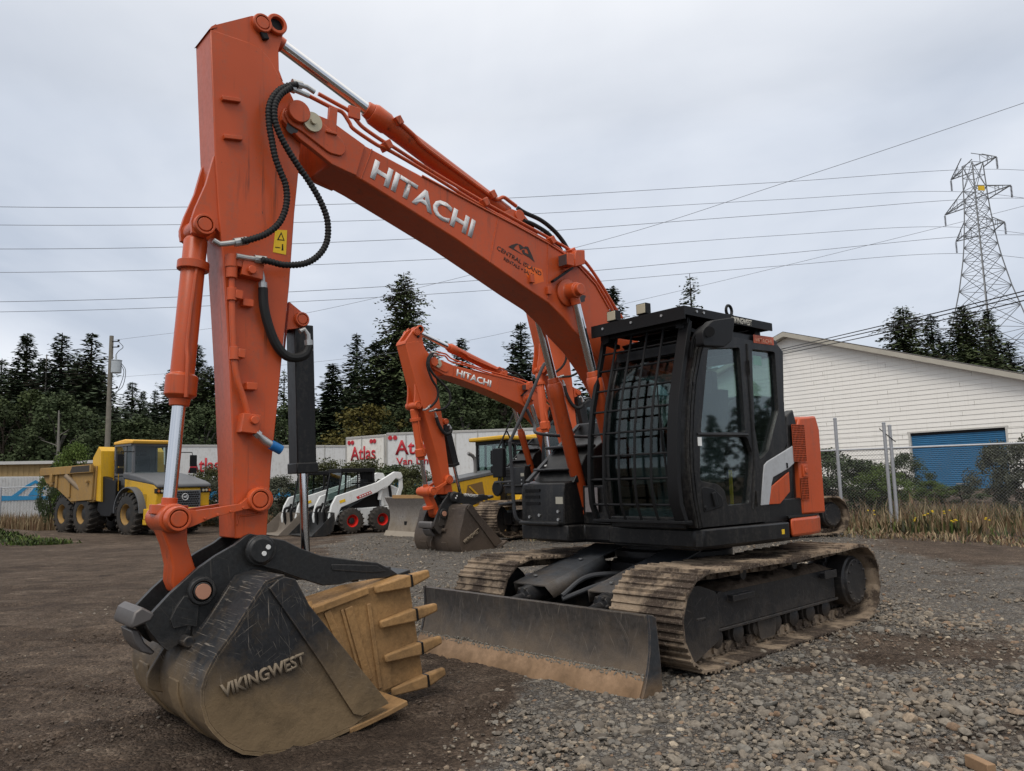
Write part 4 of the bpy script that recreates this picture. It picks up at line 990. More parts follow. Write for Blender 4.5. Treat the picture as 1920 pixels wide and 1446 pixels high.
def crawler(parent, y, W, mo, mud, front_plate=True, seed=0):
    """one track: belt of grouser shoes on its chain, frame, idler, sprocket and rollers"""
    rnd = random.Random(seed)
    xs, xi, zc, r = -1.44, 1.44, .405, .375
    P = []
    n = 60
    for i in range(n): P.append((xs + (xi - xs) * i / n, .03))
    for i in range(24): t = -pi / 2 + pi * i / 24; P.append((xi + r * cos(t), zc + r * sin(t)))
    for i in range(n):
        t = i / n; P.append((xi + (xs - xi) * t, zc + r - .035 * sin(pi * t) * (1 - .5 * abs(cos(3 * pi * t)))))
    for i in range(24): t = pi / 2 + pi * i / 24; P.append((xs + r * cos(t), zc + r * sin(t)))
    P.append(P[0]); d = [0]
    for a, b in zip(P, P[1:]): d.append(d[-1] + hypot(b[0] - a[0], b[1] - a[1]))
    L = d[-1]; N = 46
    def at(s):
        s %= L
        for i in range(len(d) - 1):
            if d[i + 1] >= s:
                t = (s - d[i]) / (d[i + 1] - d[i] or 1); a, b = P[i], P[i + 1]
                return (a[0] + (b[0] - a[0]) * t, a[1] + (b[1] - a[1]) * t)
    root = None
    belt = MB(); chain = MB()
    for k in range(N):
        p0, p1 = at(L * (k + .02) / N), at(L * (k + .99) / N)
        dx, dz = p1[0] - p0[0], p1[1] - p0[1]; l = hypot(dx, dz); tx, tz = dx / l, dz / l; nx, nz = tz, -tx
        def q(s, h): return (p0[0] + tx * s + nx * h, p0[1] + tz * s + nz * h)
        j = rnd.uniform(-.003, .003)
        prof = [q(-.008, -.012), q(l + .006, -.012), q(l + .006, .004), q(l - .012, .022), q(l - .026, .022), q(l - .034, .002), q(l * .56, .002), q(l * .53, .016), q(l * .44, .016),
                q(l * .41, .002), q(.034, .002), q(.028, .022), q(.014, .022), q(0, .004)]
        belt.prism(prof, y - W / 2 + j, y + W / 2 + j)
        for s in (-1, 1):
            chain.prism([q(-.02, -.10), q(l + .03, -.10), q(l + .03, -.035), q(l * .8, -.014), q(.0, -.014)], y + s * .075 - .018, y + s * .075 + .018)
        c = q(0, -.065); chain.cyl((c[0], y - .115, c[1]), (c[0], y + .115, c[1]), .028, n=10)
        for s in (-1, 1): c = q(l * .55, -.018); chain.box((c[0], y + s * .13, c[1]), (.03, .03, .02))
    root = belt.build('crawler_track', M['mud_track'], parent, bevel=0, smooth=0)
    chain.build('track_chain', M['mud_track'], root, smooth=30)
    f = MB()
    f.prism([(-1.12, .28), (1.08, .28), (1.14, .34), (1.14, .52), (1.02, .57), (-1.0, .57), (-1.12, .5)], y - .15, y + .17)
    f.prism([(-1.14, .255), (1.12, .255), (1.12, .278), (-1.14, .278)], y - .17, y + .19)
    f.prism([(1.10, .27), (1.34, .27), (1.34, .53), (1.10, .53)], y - .10, y + .10)
    f.prism([(-1.14, .26), (-1.44, .30), (-1.44, .52), (-1.14, .56)], y - .12, y + .10)
    f.box((-.92, y + .20, .52), (.24, .07, .05)); f.box((.72, y + .195, .505), (.34, .06, .05))
    f.box((-.92, y + .232, .53), (.26, .008, .075))
    f.build('track_frame', M['track_dark'], root, bevel=.008)
    s = 1 if y > 0 else -1
    i_ = MB(); i_.lathe((xi, y - .07, zc - .01), (xi, y + .07, zc - .01), [(0, .24), (.1, .285), (.35, .285), (.36, .31), (.64, .31), (.65, .285), (.9, .285), (1, .24)], 32)
    i_.prism(rounded([(1.10, .20), (1.52, .06), (1.66, .14), (1.70, .44), (1.60, .66), (1.36, .66), (1.10, .58)], .05), y + s * .19, y + s * .205)
    i_.box((1.36, y + s * .2, .40), (.12, .03, .012))
    i_.build('idler_wheel', M['track_dark'], root, bevel=.003)
    sp = MB(); m_ = []
    for k in range(23 * 2):
        t = 2 * pi * k / 46; rr = .315 if k % 2 else .265; m_.append((xs + rr * cos(t), zc + .01 + rr * sin(t)))
    sp.prism(m_, y - .03, y + .03)
    sp.lathe((xs, y - .2, zc + .01), (xs, y + s * .26, zc + .01), [(0, .2), (.55, .24), (.56, .255), (.9, .255), (.93, .235), (1, .225)], 32)
    for k in range(12):
        t = 2 * pi * k / 12; c = V((xs + .20 * cos(t), y + s * .255, zc + .01 + .2 * sin(t))); sp.cyl(c, c + V((0, s * .02, 0)), .014, n=6)
    sp.build('drive_sprocket', M['track_dark'], root, bevel=.004)
    for k in range(7):
        x = -1.0 + 2.0 * k / 6
        MB().lathe((x, y - .14, .185), (x, y + .14, .185), [(0, .05), (.08, .085), (.2, .085), (.21, .105), (.32, .105), (.33, .075), (.67, .075), (.68, .105), (.79, .105), (.8, .085), (.92, .085), (1, .05)], 20).build('track_roller', M['track_dark'], root)
    for x in (-.45, .5):
        MB().lathe((x, y - .1, .665), (x, y + .1, .665), [(0, .05), (.1, .06), (.9, .06), (1, .05)], 16).build('carrier_roller', M['track_dark'], root)
    g = MB()
    for k in range(2):
        g.prism([(.12 - k * .0, .1), (.38, .1), (.38, .255), (.12, .255)], y + s * .12, y + s * .135)
    g = MB().prism(rounded([(.10, .085), (.36, .085), (.40, .25), (.06, .25)], .03), y + s * .13, y + s * .15); g.build('chain_guide', M['track_dark'], root)
    if mud:
        b = bmesh.new(); bmesh.ops.create_grid(b, x_segments=60, y_segments=10, size=.5)
        for v in b.verts:
            x, yy = v.co.x * 2.1, v.co.y * .34
            e_ = max(0, 1 - (abs(v.co.x) * 2) ** 6) * max(0, 1 - (abs(v.co.y) * 2) ** 4)
            h = (.055 + .05 * noise.noise(V((x * 3, yy * 5, seed))) + .03 * noise.noise(V((x * 11, yy * 11, seed))) + .012 * noise.noise(V((x * 37, yy * 37, seed)))) * e_
            v.co = (x - .05, y + yy + .01, .566 + max(0, h))
        me = bpy.data.meshes.new('mud_heap'); b.to_mesh(me); b.free(); me.materials.append(M['mud_lump'])
        o = bpy.data.objects.new('mud_heap', me); C.objects.link(o); o.parent = root
    return root

def excavator(name, label, O, yaw, beta=0.0, alpha=0.0, main=True, orange=None, group='orange excavators in the yard', scale=1.0, chrel=CHREL, blade=True, slim=False, warp=None):
    og = orange or M['orange']
    X = thing(name, label, 'excavator', O, yaw, group)
    X.scale = (scale,) * 3
    sa, sb, su = warp or (1, 1, 1); kn = .80 if warp else 1.0; bmat = M['bucket'] if main else M['bucket_far']; lmat = M['dig'] if main else M['bucket_far']                        # other machines have shorter arms and booms
    def along(p, c, u, k0, k1, L=None):
        d = (p[0] - c[0], p[1] - c[1]); t = d[0] * u[0] + d[1] * u[1]; n = -d[0] * u[1] + d[1] * u[0]
        t2 = t * (k0 if t > 0 else k1)
        if L and t > L: t2 = L * k0 + (t - L)
        n *= kn; return (c[0] + u[0] * t2 - u[1] * n, c[1] + u[1] * t2 + u[0] * n)
    lb = hypot(TIP[0] - FOOT[0], TIP[1] - FOOT[1]); ub = ((TIP[0] - FOOT[0]) / lb, (TIP[1] - FOOT[1]) / lb)
    la = hypot(QCP[0] - TIP[0], QCP[1] - TIP[1]); ua = ((QCP[0] - TIP[0]) / la, (QCP[1] - TIP[1]) / la)
    TIP2 = along(TIP, FOOT, ub, sb, sb)
    Tb = lambda p: rot2(along(p, FOOT, ub, sb, sb), FOOT, beta)
    def Ta(p):
        q = rot2(along(p, TIP, ua, sa, su, la * .78), TIP, alpha)
        return rot2((q[0] + TIP2[0] - TIP[0], q[1] + TIP2[1] - TIP[1]), FOOT, beta)
    B = lambda pts, y: [Tb(H(a, b, y)) for a, b in pts]
    A = lambda pts, y: [Ta(H(a, b, y)) for a, b in pts]
    A3 = lambda a, b, y: V((Ta(H(a, b, y))[0], y, Ta(H(a, b, y))[1]))
    B3 = lambda a, b, y: V((Tb(H(a, b, y))[0], y, Tb(H(a, b, y))[1]))
    # ---------------- undercarriage
    U = X; n_under = len(X.children)
    W = .70
    crawler(U, .995, W, og, main, seed=1); crawler(U, -.995, W, og, False, seed=2)
    f = MB()
    f._pz([(.62, .32), (.62, -.32), (.3, -.55), (-.3, -.55), (-.6, -.32), (-.6, .32), (-.3, .55), (.3, .55)], .40, .70)
    for sx in (-1, 1):
        for sy in (-1, 1): f.prism([(sx * .35, .36), (sx * .95, .34), (sx * .95, .54), (sx * .35, .68)], sy * .2, sy * .86)
    f.lathe((0, 0, .70), (0, 0, .93), [(0, .56), (.2, .60), (.5, .60), (.52, .52), (1, .52)], 40)
    f.build('swing_ring_frame', M['track_dark'], U, bevel=.01)
    if blade:
        # dozer blade
        b = MB(); bw = 1.31
        face = [(2.345, -.03), (2.285, .07), (2.235, .18), (2.205, .30), (2.195, .42), (2.205, .545)]
        b.sheet(face, -bw, bw, .022)
        b.prism([(2.18, .50), (2.205, .545), (2.12, .54), (2.10, .46)], -bw, bw)
        bl = b.build('dozer_blade', M['blade'], U, smooth=40)
        MB().sheet([(2.362, -.055), (2.300, .045), (2.262, .135)], -bw - .003, bw + .003, .012, -1).build('cutting_edge', M['blade_edge'], bl)
        if main:
            gr = MB(); rg_ = random.Random(8)
            for q in range(900):
                yy = rg_.uniform(-bw, bw); w_ = .018 + .035 * (.5 + .5 * noise.noise(V((yy * 2.2, 3, 1)))) ; up_ = rg_.random() * w_
                x_ = 2.272 - up_ * .45 + rg_.uniform(0, .012); sz = rg_.uniform(.004, .011)
                gr.box((x_, yy, .115 + up_), (sz * 1.4, sz * 1.6, sz), Matrix.Rotation(rg_.random() * 3, 3, 'X'))
            go_ = gr.build('packed_grit', plain('grey_grit', (.19, .175, .15), .95, .1, var=.5, scale=60), bl, smooth=0); go_['kind'] = 'stuff'
        for s in (-1, 1):
            MB().prism([(2.352, -.05), (2.29, .07), (2.245, .18), (2.215, .30), (2.205, .42), (2.215, .56), (2.13, .53), (2.10, .25), (2.09, .02), (2.16, -.05)], s * (bw + .004), s * (bw + .026)).build('blade_end_plate', M['blade_end'], bl, bevel=.003)
        a = MB()
        for s in (-1, 1):
            a.bar((2.17, s * .42, .2), (.55, s * .42, .42), .16, .2)
            a.prism([(2.19, .06), (2.19, .44), (1.95, .36), (1.95, .12)], s * .42 - .12, s * .42 + .12)
        a.build('blade_arm', M['track_dark'], bl, bevel=.01)
        for s in (-1, 1):
            y = s * .47 - .02
            c = MB(); c.lathe((2.12, y, .40), (.75, y, .62), [(0, .05), (.06, .055), (.08, .04), (.3, .04), (.31, .085), (.36, .095), (1, .085)], 20)
            c.cyl((2.1, y - .09, .40), (2.1, y + .09, .40), .075, n=20)
            for k in range(6):
                t = 2 * pi * k / 6; c.cyl((1.72, y + .075 * cos(t), .47 + .075 * sin(t)), (1.68, y + .075 * cos(t), .476 + .075 * sin(t)), .014, n=6)
            cy_ = c.build('blade_cylinder', M['track_dark'], bl, bevel=.003)
            g = MB()
            g.sheet([(1.62, .575), (.78, .775), (.42, .86)], y - .20, y + .20, .012)
            for e in (-1, 1): g.add([(1.62, y + e * .20, .575), (.78, y + e * .20, .775), (.74, y + e * .25, .66), (1.55, y + e * .25, .46)], [(0, 1, 2, 3)])
            pl = g.build('cylinder_guard', M['guard_plate'], bl, smooth=20)
            md = pl.modifiers.new('solid', 'SOLIDIFY'); md.thickness = .008
            for x_, dy in ((1.45, -.08), (.95, .06)):
                z_ = .575 + (1.62 - x_) * .238 + .012
                MB().cyl((x_, y + dy, z_), (x_, y + dy, z_ + .012), .02, n=8).build('guard_bolt', M['zinc'], pl)
        hs = MB()
        hs.tube(smooth_path([(1.5, -.18, .48), (1.25, -.12, .62), (1.0, .0, .64), (.6, .02, .58)]), .022)
        hs.tube(smooth_path([(1.5, -.18, .45), (1.2, -.02, .55), (.95, .08, .60), (.6, .06, .55)]), .022)
        hs.build('blade_hose', M['grey_tube'], bl)
    # ---------------- upper structure
    for o in X.children: o.rotation_euler = (0, 0, chrel)
    U2 = X
    arc = lambda r, a0, a1, n: [(r * cos(R(a0 + (a1 - a0) * i / n)), r * sin(R(a0 + (a1 - a0) * i / n))) for i in range(n + 1)]
    d = MB()
    d._pz([(1.03, .06), (1.09, 1.09), (1.03, 1.15), (.2, 1.2), (-.24, 1.2), (-.30, 1.0)] + arc(1.1, 124, 236, 14) + [(-.50, -1.17), (.3, -1.22), (1.0, -1.2), (1.12, -1.08), (1.12, -.40), (.92, -.36), (.92, .06)], .93, 1.085)
    d._pz([(1.0, .10), (1.05, 1.08), (.2, 1.15), (-.5, 1.15), (-.5, -1.1), (.9, -1.1), (1.0, -1.0), (1.0, -.45), (.85, -.4), (.85, .10)], .905, .94)
    d._pz(arc(.62, 0, 360, 31)[:-1], .88, .91)
    dk = d.build('deck', M['black'], U2, bevel=.02)
    if main: MB().box((-.12, 1.195, 1.0), (.045, .016, .045)).build('deck_decal', M['decal_yellow'], dk)
    # counterweight with its rounded tail
    c = MB()
    A0, A1 = 137, 223
    o_, i_ = arc(1.49, A0, A1, 20), arc(1.12, A1, A0, 20)
    c._pz(o_ + i_, .93, 2.13)
    c._pz([(-.27, 1.197), (-.72, 1.175)] + arc(1.478, 131, 229, 22) + [(-.72, -1.175), (-.50, -1.18)] + arc(1.12, 236, 124, 22), .935, 1.118)
    dkr = MB()._pz([(-.25, 1.19), (-.72, 1.165)] + arc(1.47, 131, 137, 3) + arc(1.1, 137, 124, 10), 1.118, 1.135).build('deck_strip', M['black'], dk)
    c.build('counterweight', og, X, bevel=.03, seg=3)
    # engine bay
    e_ = MB(); e_._pz([(-.52, 1.10), (-1.02, 1.0), (-1.12, .5), (-1.12, -.5), (-1.02, -1.05), (-.1, -1.16), (-.1, -.45), (-.52, .1)], 1.09, 2.02)
    eb = e_.build('engine_cover', M['black'], X, bevel=.04, seg=3)
    e_ = MB().prism([(-.60, 1.135), (-.60, 1.95), (-.66, 2.09), (-.98, 2.12), (-1.04, 1.98), (-1.04, 1.135)], 1.0, 1.145)
    sp = e_.build('side_panel', og, X, bevel=.02)
    def grille(px0, py0, px1, py1, nx, nz):
        a, b = H(px0, py0, 1.15), H(px1, py1, 1.15); x0, x1, z0, z1 = min(a[0], b[0]), max(a[0], b[0]), min(a[1], b[1]), max(a[1], b[1])
        MB().box(((x0 + x1) / 2, 1.146, (z0 + z1) / 2), (x1 - x0, .006, z1 - z0)).build('grille_opening', M['black_matt'], sp)
        g = MB()
        for i in range(nx + 1): x = x0 + (x1 - x0) * i / nx; g.box((x, 1.1525, (z0 + z1) / 2), (.0045, .006, z1 - z0))
        for i in range(nz + 1): z = z0 + (z1 - z0) * i / nz; g.box(((x0 + x1) / 2, 1.1525, z), (x1 - x0, .0055, .0055))
        g.build('grille', og, sp, smooth=0)
    grille(1484, 796, 1512, 865, 9, 16); grille(1501, 896, 1517, 936, 5, 9)
    x, z = H(1509, 883, 1.15); MB().box((x, 1.152, z), (.09, .02, .12)).box((x, 1.166, z), (.04, .012, .05)).build('panel_latch', og, sp, bevel=.006)
    # black trim wedge between cab and side panel, silver and orange chevrons
    t = MB().prism(HP([(1420, 950), (1424, 885), (1476, 840), (1474, 780), (1486, 768), (1494, 800), (1498, 850), (1486, 868), (1484, 940), (1462, 962), (1420, 966)], 1.12), 1.04, 1.125)
    t.box((-.28, 1.07, 1.19), (.7, .12, .22))
    tr = t.build('trim_panel', M['black'], X, bevel=.012)
    MB().prism(HP([(1427, 948), (1431, 888.5), (1432.6, 872), (1439, 865), (1488, 835), (1489, 868), (1478, 878.5), (1449, 895), (1446, 908), (1441.6, 946.5)], 1.14), 1.128, 1.146).build('silver_chevron', M['silver'], tr, bevel=.005)
    MB().prism(HP([(1442.5, 946), (1447, 912), (1479, 885), (1481, 922), (1462.5, 945)], 1.14), 1.127, 1.144).build('orange_chevron', og, tr, bevel=.005)
    x, z = H(1476, 873, 1.15); MB().box((x, 1.15, z), (.02, .008, .05)).build('keyhole', M['black_matt'], tr)
    # exhaust / rear view bits on the cover
    ex = MB().lathe((-.78, .78, 2.0), (-.78, .78, 2.26), [(0, .05), (.5, .05), (.55, .09), (.8, .09), (.82, .05), (1, .05)], 16); ex.box((-.78, .78, 2.27), (.1, .08, .03)); ex.build('air_precleaner', M['black'], X)
    # ---------------- cab
    XF = [(1.11, 1.10), (1.165, 1.35), (1.185, 1.60), (1.175, 1.85), (1.135, 2.12), (1.075, 2.38), (.985, 2.62), (.90, 2.74), (.78, 2.80)]
    fr = MB()                                             # windscreen frame, roof, rear
    fr.sheet([(x - .01, z) for x, z in XF], .165, .23, .05); fr.sheet([(x - .01, z) for x, z in XF], 1.04, 1.134, .05)
    fr.box((1.125, .63, 1.14), (.05, .84, .10)); fr.box((.93, .617, 2.68), (.06, .86, .10))
    fr.prism([(.80, 2.79), (-.38, 2.79), (-.40, 2.84), (-.3, 2.865), (.7, 2.865), (.84, 2.82)], .15, 1.115)
    fr.prism([(-.46, 1.9), (-.40, 1.9), (-.40, 2.2), (-.46, 2.2)], .12, 1.1)
    fr.box((-.43, .617, 2.75), (.05, .94, .1)); fr.box((-.2, .617, 1.7), (.3, .94, .3)); fr.box((.45, .617, 1.13), (1.1, .92, .05))
    cab = fr.build('cab', M['black'], X, bevel=.01)
    sidep = XF + [(-.36, 2.80), (-.45, 2.74), (-.40, 2.20), (-.42, 1.86), (-.18, 1.50), (-.02, 1.32), (-.02, 1.10)]
    win1 = rounded(HP([(1327, 654), (1386, 652), (1397, 811), (1313, 811)], 1.13), .03)
    win2 = rounded(HP([(1312, 818), (1400, 819), (1410, 850), (1409, 880), (1404, 944), (1363, 948), (1358, 920), (1345, 908), (1312, 902)], 1.13), .03)
    win3 = rounded(HP([(1409, 655), (1452, 660), (1459, 770), (1440, 846), (1424, 862), (1414, 800)], 1.13), .03)
    plate_holes(sidep, [win1, win2, win3], 1.065, 1.135, 'cab_side', M['black'], cab, .006)
    gl = MB()
    for w in (win1, win2, win3): gl.prism(w, 1.09, 1.096)
    gl.build('side_window', M['glass'], cab, smooth=0)
    sd = MB()                                             # door frame mouldings standing proud of the side
    P = HP([(1401, 645), (1404, 700), (1411, 800), (1416, 870), (1412, 955)], 1.14)
    sd.tube([(a, 1.137, b) for a, b in P], .012, 6)
    sd.tube([(a, 1.137, b) for a, b in HP([(1308, 814), (1350, 814.5), (1403, 815)], 1.14)], .012, 6)
    for dx_, rr_ in ((.045, .016), (.085, .007), (.012, .008)): sd.tube([(x_ - dx_, 1.136, z_) for x_, z_ in XF], rr_, 6)
    for a, b in ((1404, 690), (1418, 935)): x, z = H(a, b, 1.14); sd.box((x, 1.145, z), (.03, .03, .14))
    sd.build('door_trim', M['black'], cab)
    hd = MB(); pz = HP([(1316, 912), (1338, 916), (1354, 932), (1357, 950), (1320, 962)], 1.14)
    hd.prism(rounded(pz, .03), 1.125, 1.142); x, z = H(1340, 936, 1.15); hd.box((x, 1.15, z), (.05, .02, .12), Matrix.Rotation(.25, 3, 'Y'))
    hd.cyl((H(1322, 952, 1.14)[0], 1.13, H(1322, 952, 1.14)[1]), (H(1322, 952, 1.14)[0], 1.152, H(1322, 952, 1.14)[1]), .018, n=12)
    hd.build('door_handle', M['black_matt'], cab, bevel=.006)
    plate_holes(sidep, [rounded([(.98, 1.45), (.95, 2.2), (.78, 2.62), (-.25, 2.62), (-.25, 1.9), (.05, 1.45)], .05)], .165, .195, 'cab_side', M['black'], cab, .006)
    MB().sheet([(x - .02, z) for x, z in XF[:-2]], .19, 1.04, .006).build('windscreen', M['glass_clear'], cab)
    MB().prism(rounded([(.98, 1.45), (.95, 2.2), (.78, 2.62), (-.25, 2.62), (-.25, 1.9), (.05, 1.45)], .05), .178, .184).build('side_window', glass('dark_tint_glass', (.30, .36, .36), 1.0), cab, smooth=0)
    MB().box((-.43, .617, 2.45), (.006, .9, .5)).build('rear_window', M['glass'], cab, smooth=0)
    if not slim:
        st = MB()
        st.box((.22, .6, 1.55), (.52, .52, .14)); st.prism([(-.02, 1.58), (.10, 1.58), (-.02, 2.15), (-.10, 2.36), (-.22, 2.36), (-.16, 1.9)], .36, .84)
        st.box((-.14, .6, 2.44), (.10, .28, .22)); st.box((.2, .6, 1.3), (.4, .4, .36))
        for s in (.30, .90): st.box((.35, s, 1.62), (.42, .14, .3)); st.cyl((.5, s, 1.76), (.53, s, 1.98), .018); st.box((.53, s, 2.0), (.05, .05, .1))
        st.box((.86, .24, 1.95), (.04, .06, .24)); st.box((.7, .6, 1.2), (.5, .7, .1))
        for s in (.5, .72): st.bar((.82, s, 1.2), (.95, s, 1.55), .05, .02)
        st.v = [(a + (.30 if a < .66 else .0), b, c) for a, b, c in st.v]
        st.build('operator_seat', M['seat'], cab, bevel=.03, seg=2)
        dc = MB(); x, z = H(1422, 676, 1.1); dc.box((x, 1.087, z), (.14, .004, .09)); dc.build('window_sticker', plain('green_white_sticker', (.30, .62, .38), .5), cab)
        x, z = H(1312, 828, 1.14); MB().box((x, 1.14, z), (.05, .006, .075)).build('window_sticker', M['white_letter'], cab)
        MB().bar((.30, .95, 1.58), (.30, .95, 1.26), .03, .012).build('seat_belt', M['decal_yellow'], cab)
        wp = MB(); wp.bar((1.205, .95, 1.30), (1.175, .86, 2.05), .012, .02); wp.bar((1.195, .88, 1.75), (1.12, .80, 2.38), .008, .03); wp.build('wiper', M['black_matt'], cab)
        for zz in (1.5, 2.3): x_ = max(x for x, z in XF if abs(z - zz) < .3) - .085; MB().box((x_, 1.142, zz), (.02, .02, .09)).build('door_hinge', M['black_matt'], cab, bevel=.004)
        # cage over the windscreen
        CG = [(x + .14, z) for x, z in XF]
        CG = [(1.27, 1.155), (1.33, 1.30), (1.345, 1.50), (1.335, 1.72), (1.315, 1.95), (1.27, 2.20), (1.20, 2.45), (1.13, 2.68), (1.07, 2.89)]
        cg = MB()
        cg.sheet(CG, 1.04, 1.145, .05); cg.sheet(CG, .112, .150, .05)
        cg.box((1.23, .63, 1.155), (.12, 1.03, .025)); cg.bar((1.07, .115, 2.88), (1.07, 1.14, 2.88), .04, .06)
        for y in (.17, 1.08): cg.bar((1.27, y, 1.15), (1.05, y, 1.13), .06, .03); cg.bar((1.10, y, 2.83), (.9, y, 2.8), .05, .04)
        cgo = cg.build('windscreen_guard', M['black_matt'], X, bevel=.004)
        cgi = [(x - .02, z) for x, z in CG]
        def xat(zq):
            for (x0, z0), (x1, z1) in zip(cgi, cgi[1:]):
                if z0 <= zq <= z1: return x0 + (x1 - x0) * (zq - z0) / (z1 - z0)
            return cgi[-1][0]
        bars = MB()
        for y in (.31, .495, .68, .865): bars.tube([(x + .012, y, z) for x, z in cgi], .013, 6)
        for zz in (1.30, 1.525, 1.735, 1.94, 2.145, 2.345, 2.54, 2.71):
            bars.tube([(xat(zz) - .004, .12, zz), (xat(zz) - .004, 1.07, zz)], .011, 6)
        bars.build('guard_bars', M['black_matt'], cgo, smooth=60)
        # roof guard
        rg = MB()
        zt = 2.985
        rg.box((.50, .645, zt), (1.36, 1.08, .012))
        rg.box((1.19, .645, zt - .055), (.012, 1.10, .115)); rg.box((-.18, .645, zt - .03), (.012, 1.08, .07))
        for s in (.10, 1.185): rg.box((.50, s, zt - .035), (1.38, .012, .075))
        for x in (-.05, .3, .65, 1.0): rg.box((x, .645, zt - .03), (.06, 1.07, .05))
        for x in (-.1, 1.05):
            for y in (.2, 1.05): rg.box((x, y, 2.89), (.10, .06, .13))
        rg.tube([(-.2, .3, 2.93), (-.28, .3, 2.9), (-.28, .9, 2.9), (-.2, .9, 2.93)], .012)
        rgo = rg.build('roof_guard', M['black_matt'], X, bevel=.003)
        for x in (1.02, .92): MB().cyl((x, 1.19, 2.955), (x, 1.2, 2.955), .012, n=8).build('guard_bolt', M['zinc'], rgo)
        for y in (.25, .6, .95): MB().cyl((1.195, y, 2.94), (1.206, y, 2.94), .012, n=8).build('guard_bolt', M['zinc'], rgo)
        ring = MB(); ring.tube([(.42 + .045 * cos(t * pi / 8), 1.12, 3.05 + .05 * sin(t * pi / 8)) for t in range(17)], .014, 6); ring.box((.42, 1.12, 3.0), (.1, .03, .03)); ring.build('lifting_eye', M['black_matt'], rgo)
        a, b = H(1372, 597, 1.193), H(1410, 603.5, 1.193)
        lettering('lettering', 'VIKINGWEST', (a[0], 1.192, zt - .066), (b[0], 1.192, zt - .066), (0, 0, 1), .056, M['grey_letter'], rgo, .03, .001, lift=0)
        for px, py in ((1215, 575), (1150, 593)):
            v = V((1.16, .72 if px > 1200 else .36, 3.045))
            l = MB().box(v, (.07, .115, .10)).cyl(v - V((.02, 0, .09)), v - V((.02, 0, .04)), .012, n=8); lo = l.build('work_light', M['black_matt'], rgo, bevel=.012)
            MB().box(v + V((.037, 0, 0)), (.006, .1, .085)).build('lamp_lens', M['lamp_glass'], lo, bevel=.01)
        # big mirror on the cab corner
        mr = MB(); mz = HP([(1312, 650), (1310, 622), (1330, 602), (1371, 596), (1366, 640), (1352, 652)], 1.33)
        mr.prism(rounded(mz, .03), 1.29, 1.37); mro = mr.build('mirror', M['black_matt'], X, bevel=.025, seg=3)
        MB().tube(smooth_path([(1.08, 1.15, 2.55), (1.09, 1.2, 2.72), (1.06, 1.27, 2.80), V((H(1330, 622, 1.38)[0], 1.38, H(1330, 622, 1.38)[1]))]), .014).cyl(H3(1330, 622, 1.36), H3(1330, 622, 1.40), .045, n=16).build('mirror_bracket', M['black_matt'], mro)
        a = H(1413, 636, 1.14); b = H(1451, 641, 1.14)
        dcl = MB().prism([(a[0], a[1] - .035), (a[0], a[1] + .045), (b[0], b[1] + .045), (b[0], b[1] - .035)], 1.1365, 1.139).build('orange_nameplate', og, X)
        a = H(1417, 642, 1.14); b = H(1447, 646, 1.14)
        lettering('lettering', 'HITACHI', (a[0], 1.139, a[1]), (b[0], 1.139, b[1]), (0, 0, 1), .045, plain('pale_orange_letters', (.62, .30, .20)), dcl, .02, .001, lift=.001)
    # ---------------- right hand front: step box, sloped cover, handrails
    rb = MB()
    rb.prism([(.35, 1.09), (1.12, 1.09), (1.12, 1.40), (1.10, 1.50), (.95, 1.53), (.35, 1.53)], -1.08, -.44)
    rb.prism([(.30, 1.50), (1.0, 1.50), (.80, 1.78), (.42, 1.99), (.30, 1.99)], -1.02, -.42)
    rb.prism([(-.35, 1.5), (.38, 1.5), (.36, 1.95), (.28, 2.16), (-.35, 2.16)], -1.06, -.42)
    rb.box((.93, -.75, 1.64), (.10, .6, .03)); rb.box((.70, -.75, 1.88), (.16, .62, .035)); rb.box((1.14, -.76, 1.10), (.1, .6, .04))
    rbo = rb.build('step_box', M['black'], X, bevel=.022, seg=3)
    for k in range(3): MB().box((1.121, -.90, 1.30 + k * .065), (.012, .22, .03)).build('vent_slot', M['black_matt'], rbo)
    MB().box((1.123, -.50, 1.33), (.008, .10, .07)).build('warning_label', plain('dusty_label', (.36, .34, .28)), rbo)
    MB().box((.93, -.24, 1.33), (.01, .17, .24)).build('warning_plate', plain('grey_plate', (.17, .15, .15), .6, var=.3, scale=30), rbo)
    lt = MB().cyl((.86, -.98, 1.68), (.72, -.74, 1.70), .022, n=10).cyl((.76, -.82, 1.70), (.72, -.66, 1.71), .03, n=10); lt.build('chrome_latch', M['zinc'], rbo)
    for y, z in ((-.95, 1.16), (-.52, 1.14), (-.52, 1.22), (-.8, 1.18)): MB().cyl((1.115, y, z), (1.135, y, z), .016, n=8).build('box_bolt', M['zinc'], rbo)
    ct = MB(); ct.box((.55, -.18, 1.28), (.7, .42, .38)); ct.box((-.1, 0, 1.3), (.7, .9, .4))
    for s in (-1, 1): ct.prism([(-.15, 1.1), (.55, 1.1), (.35, 1.75), (.12, 1.86), (-.05, 1.8)], s * .22, s * .26)
    ct.build('boom_bracket', M['black'], X, bevel=.01)
    y = -1.1
    hr = MB()
    hr.tube(smooth_path([H3(a, b, y) for a, b in ((992, 981), (974, 977), (966, 966), (963, 940), (960, 888), (956.5, 834), (959, 822), (987.7, 759), (1016, 692), (1023, 682), (1034, 680))], 6), .019)
    hr.tube(smooth_path([H3(987.7, 767, y), H3(1002, 798, y + .05), H3(1014, 814, y + .25), V((.42, -.62, 1.98)), V((.34, -.52, 1.96)), V((.32, -.5, 1.80))], 6), .017)
    hr.bar((1.10, -1.0, 1.52), (.30, -1.0, 2.14), .05, .03)
    hr.tube([H3(960, 903, y), H3(926, 905, y - .12)], .012); hr.tube([H3(963, 942, y), H3(935, 946, y - .05)], .014)
    hro = hr.build('handrail', M['grey_tube'] if main else M['black_matt'], X)
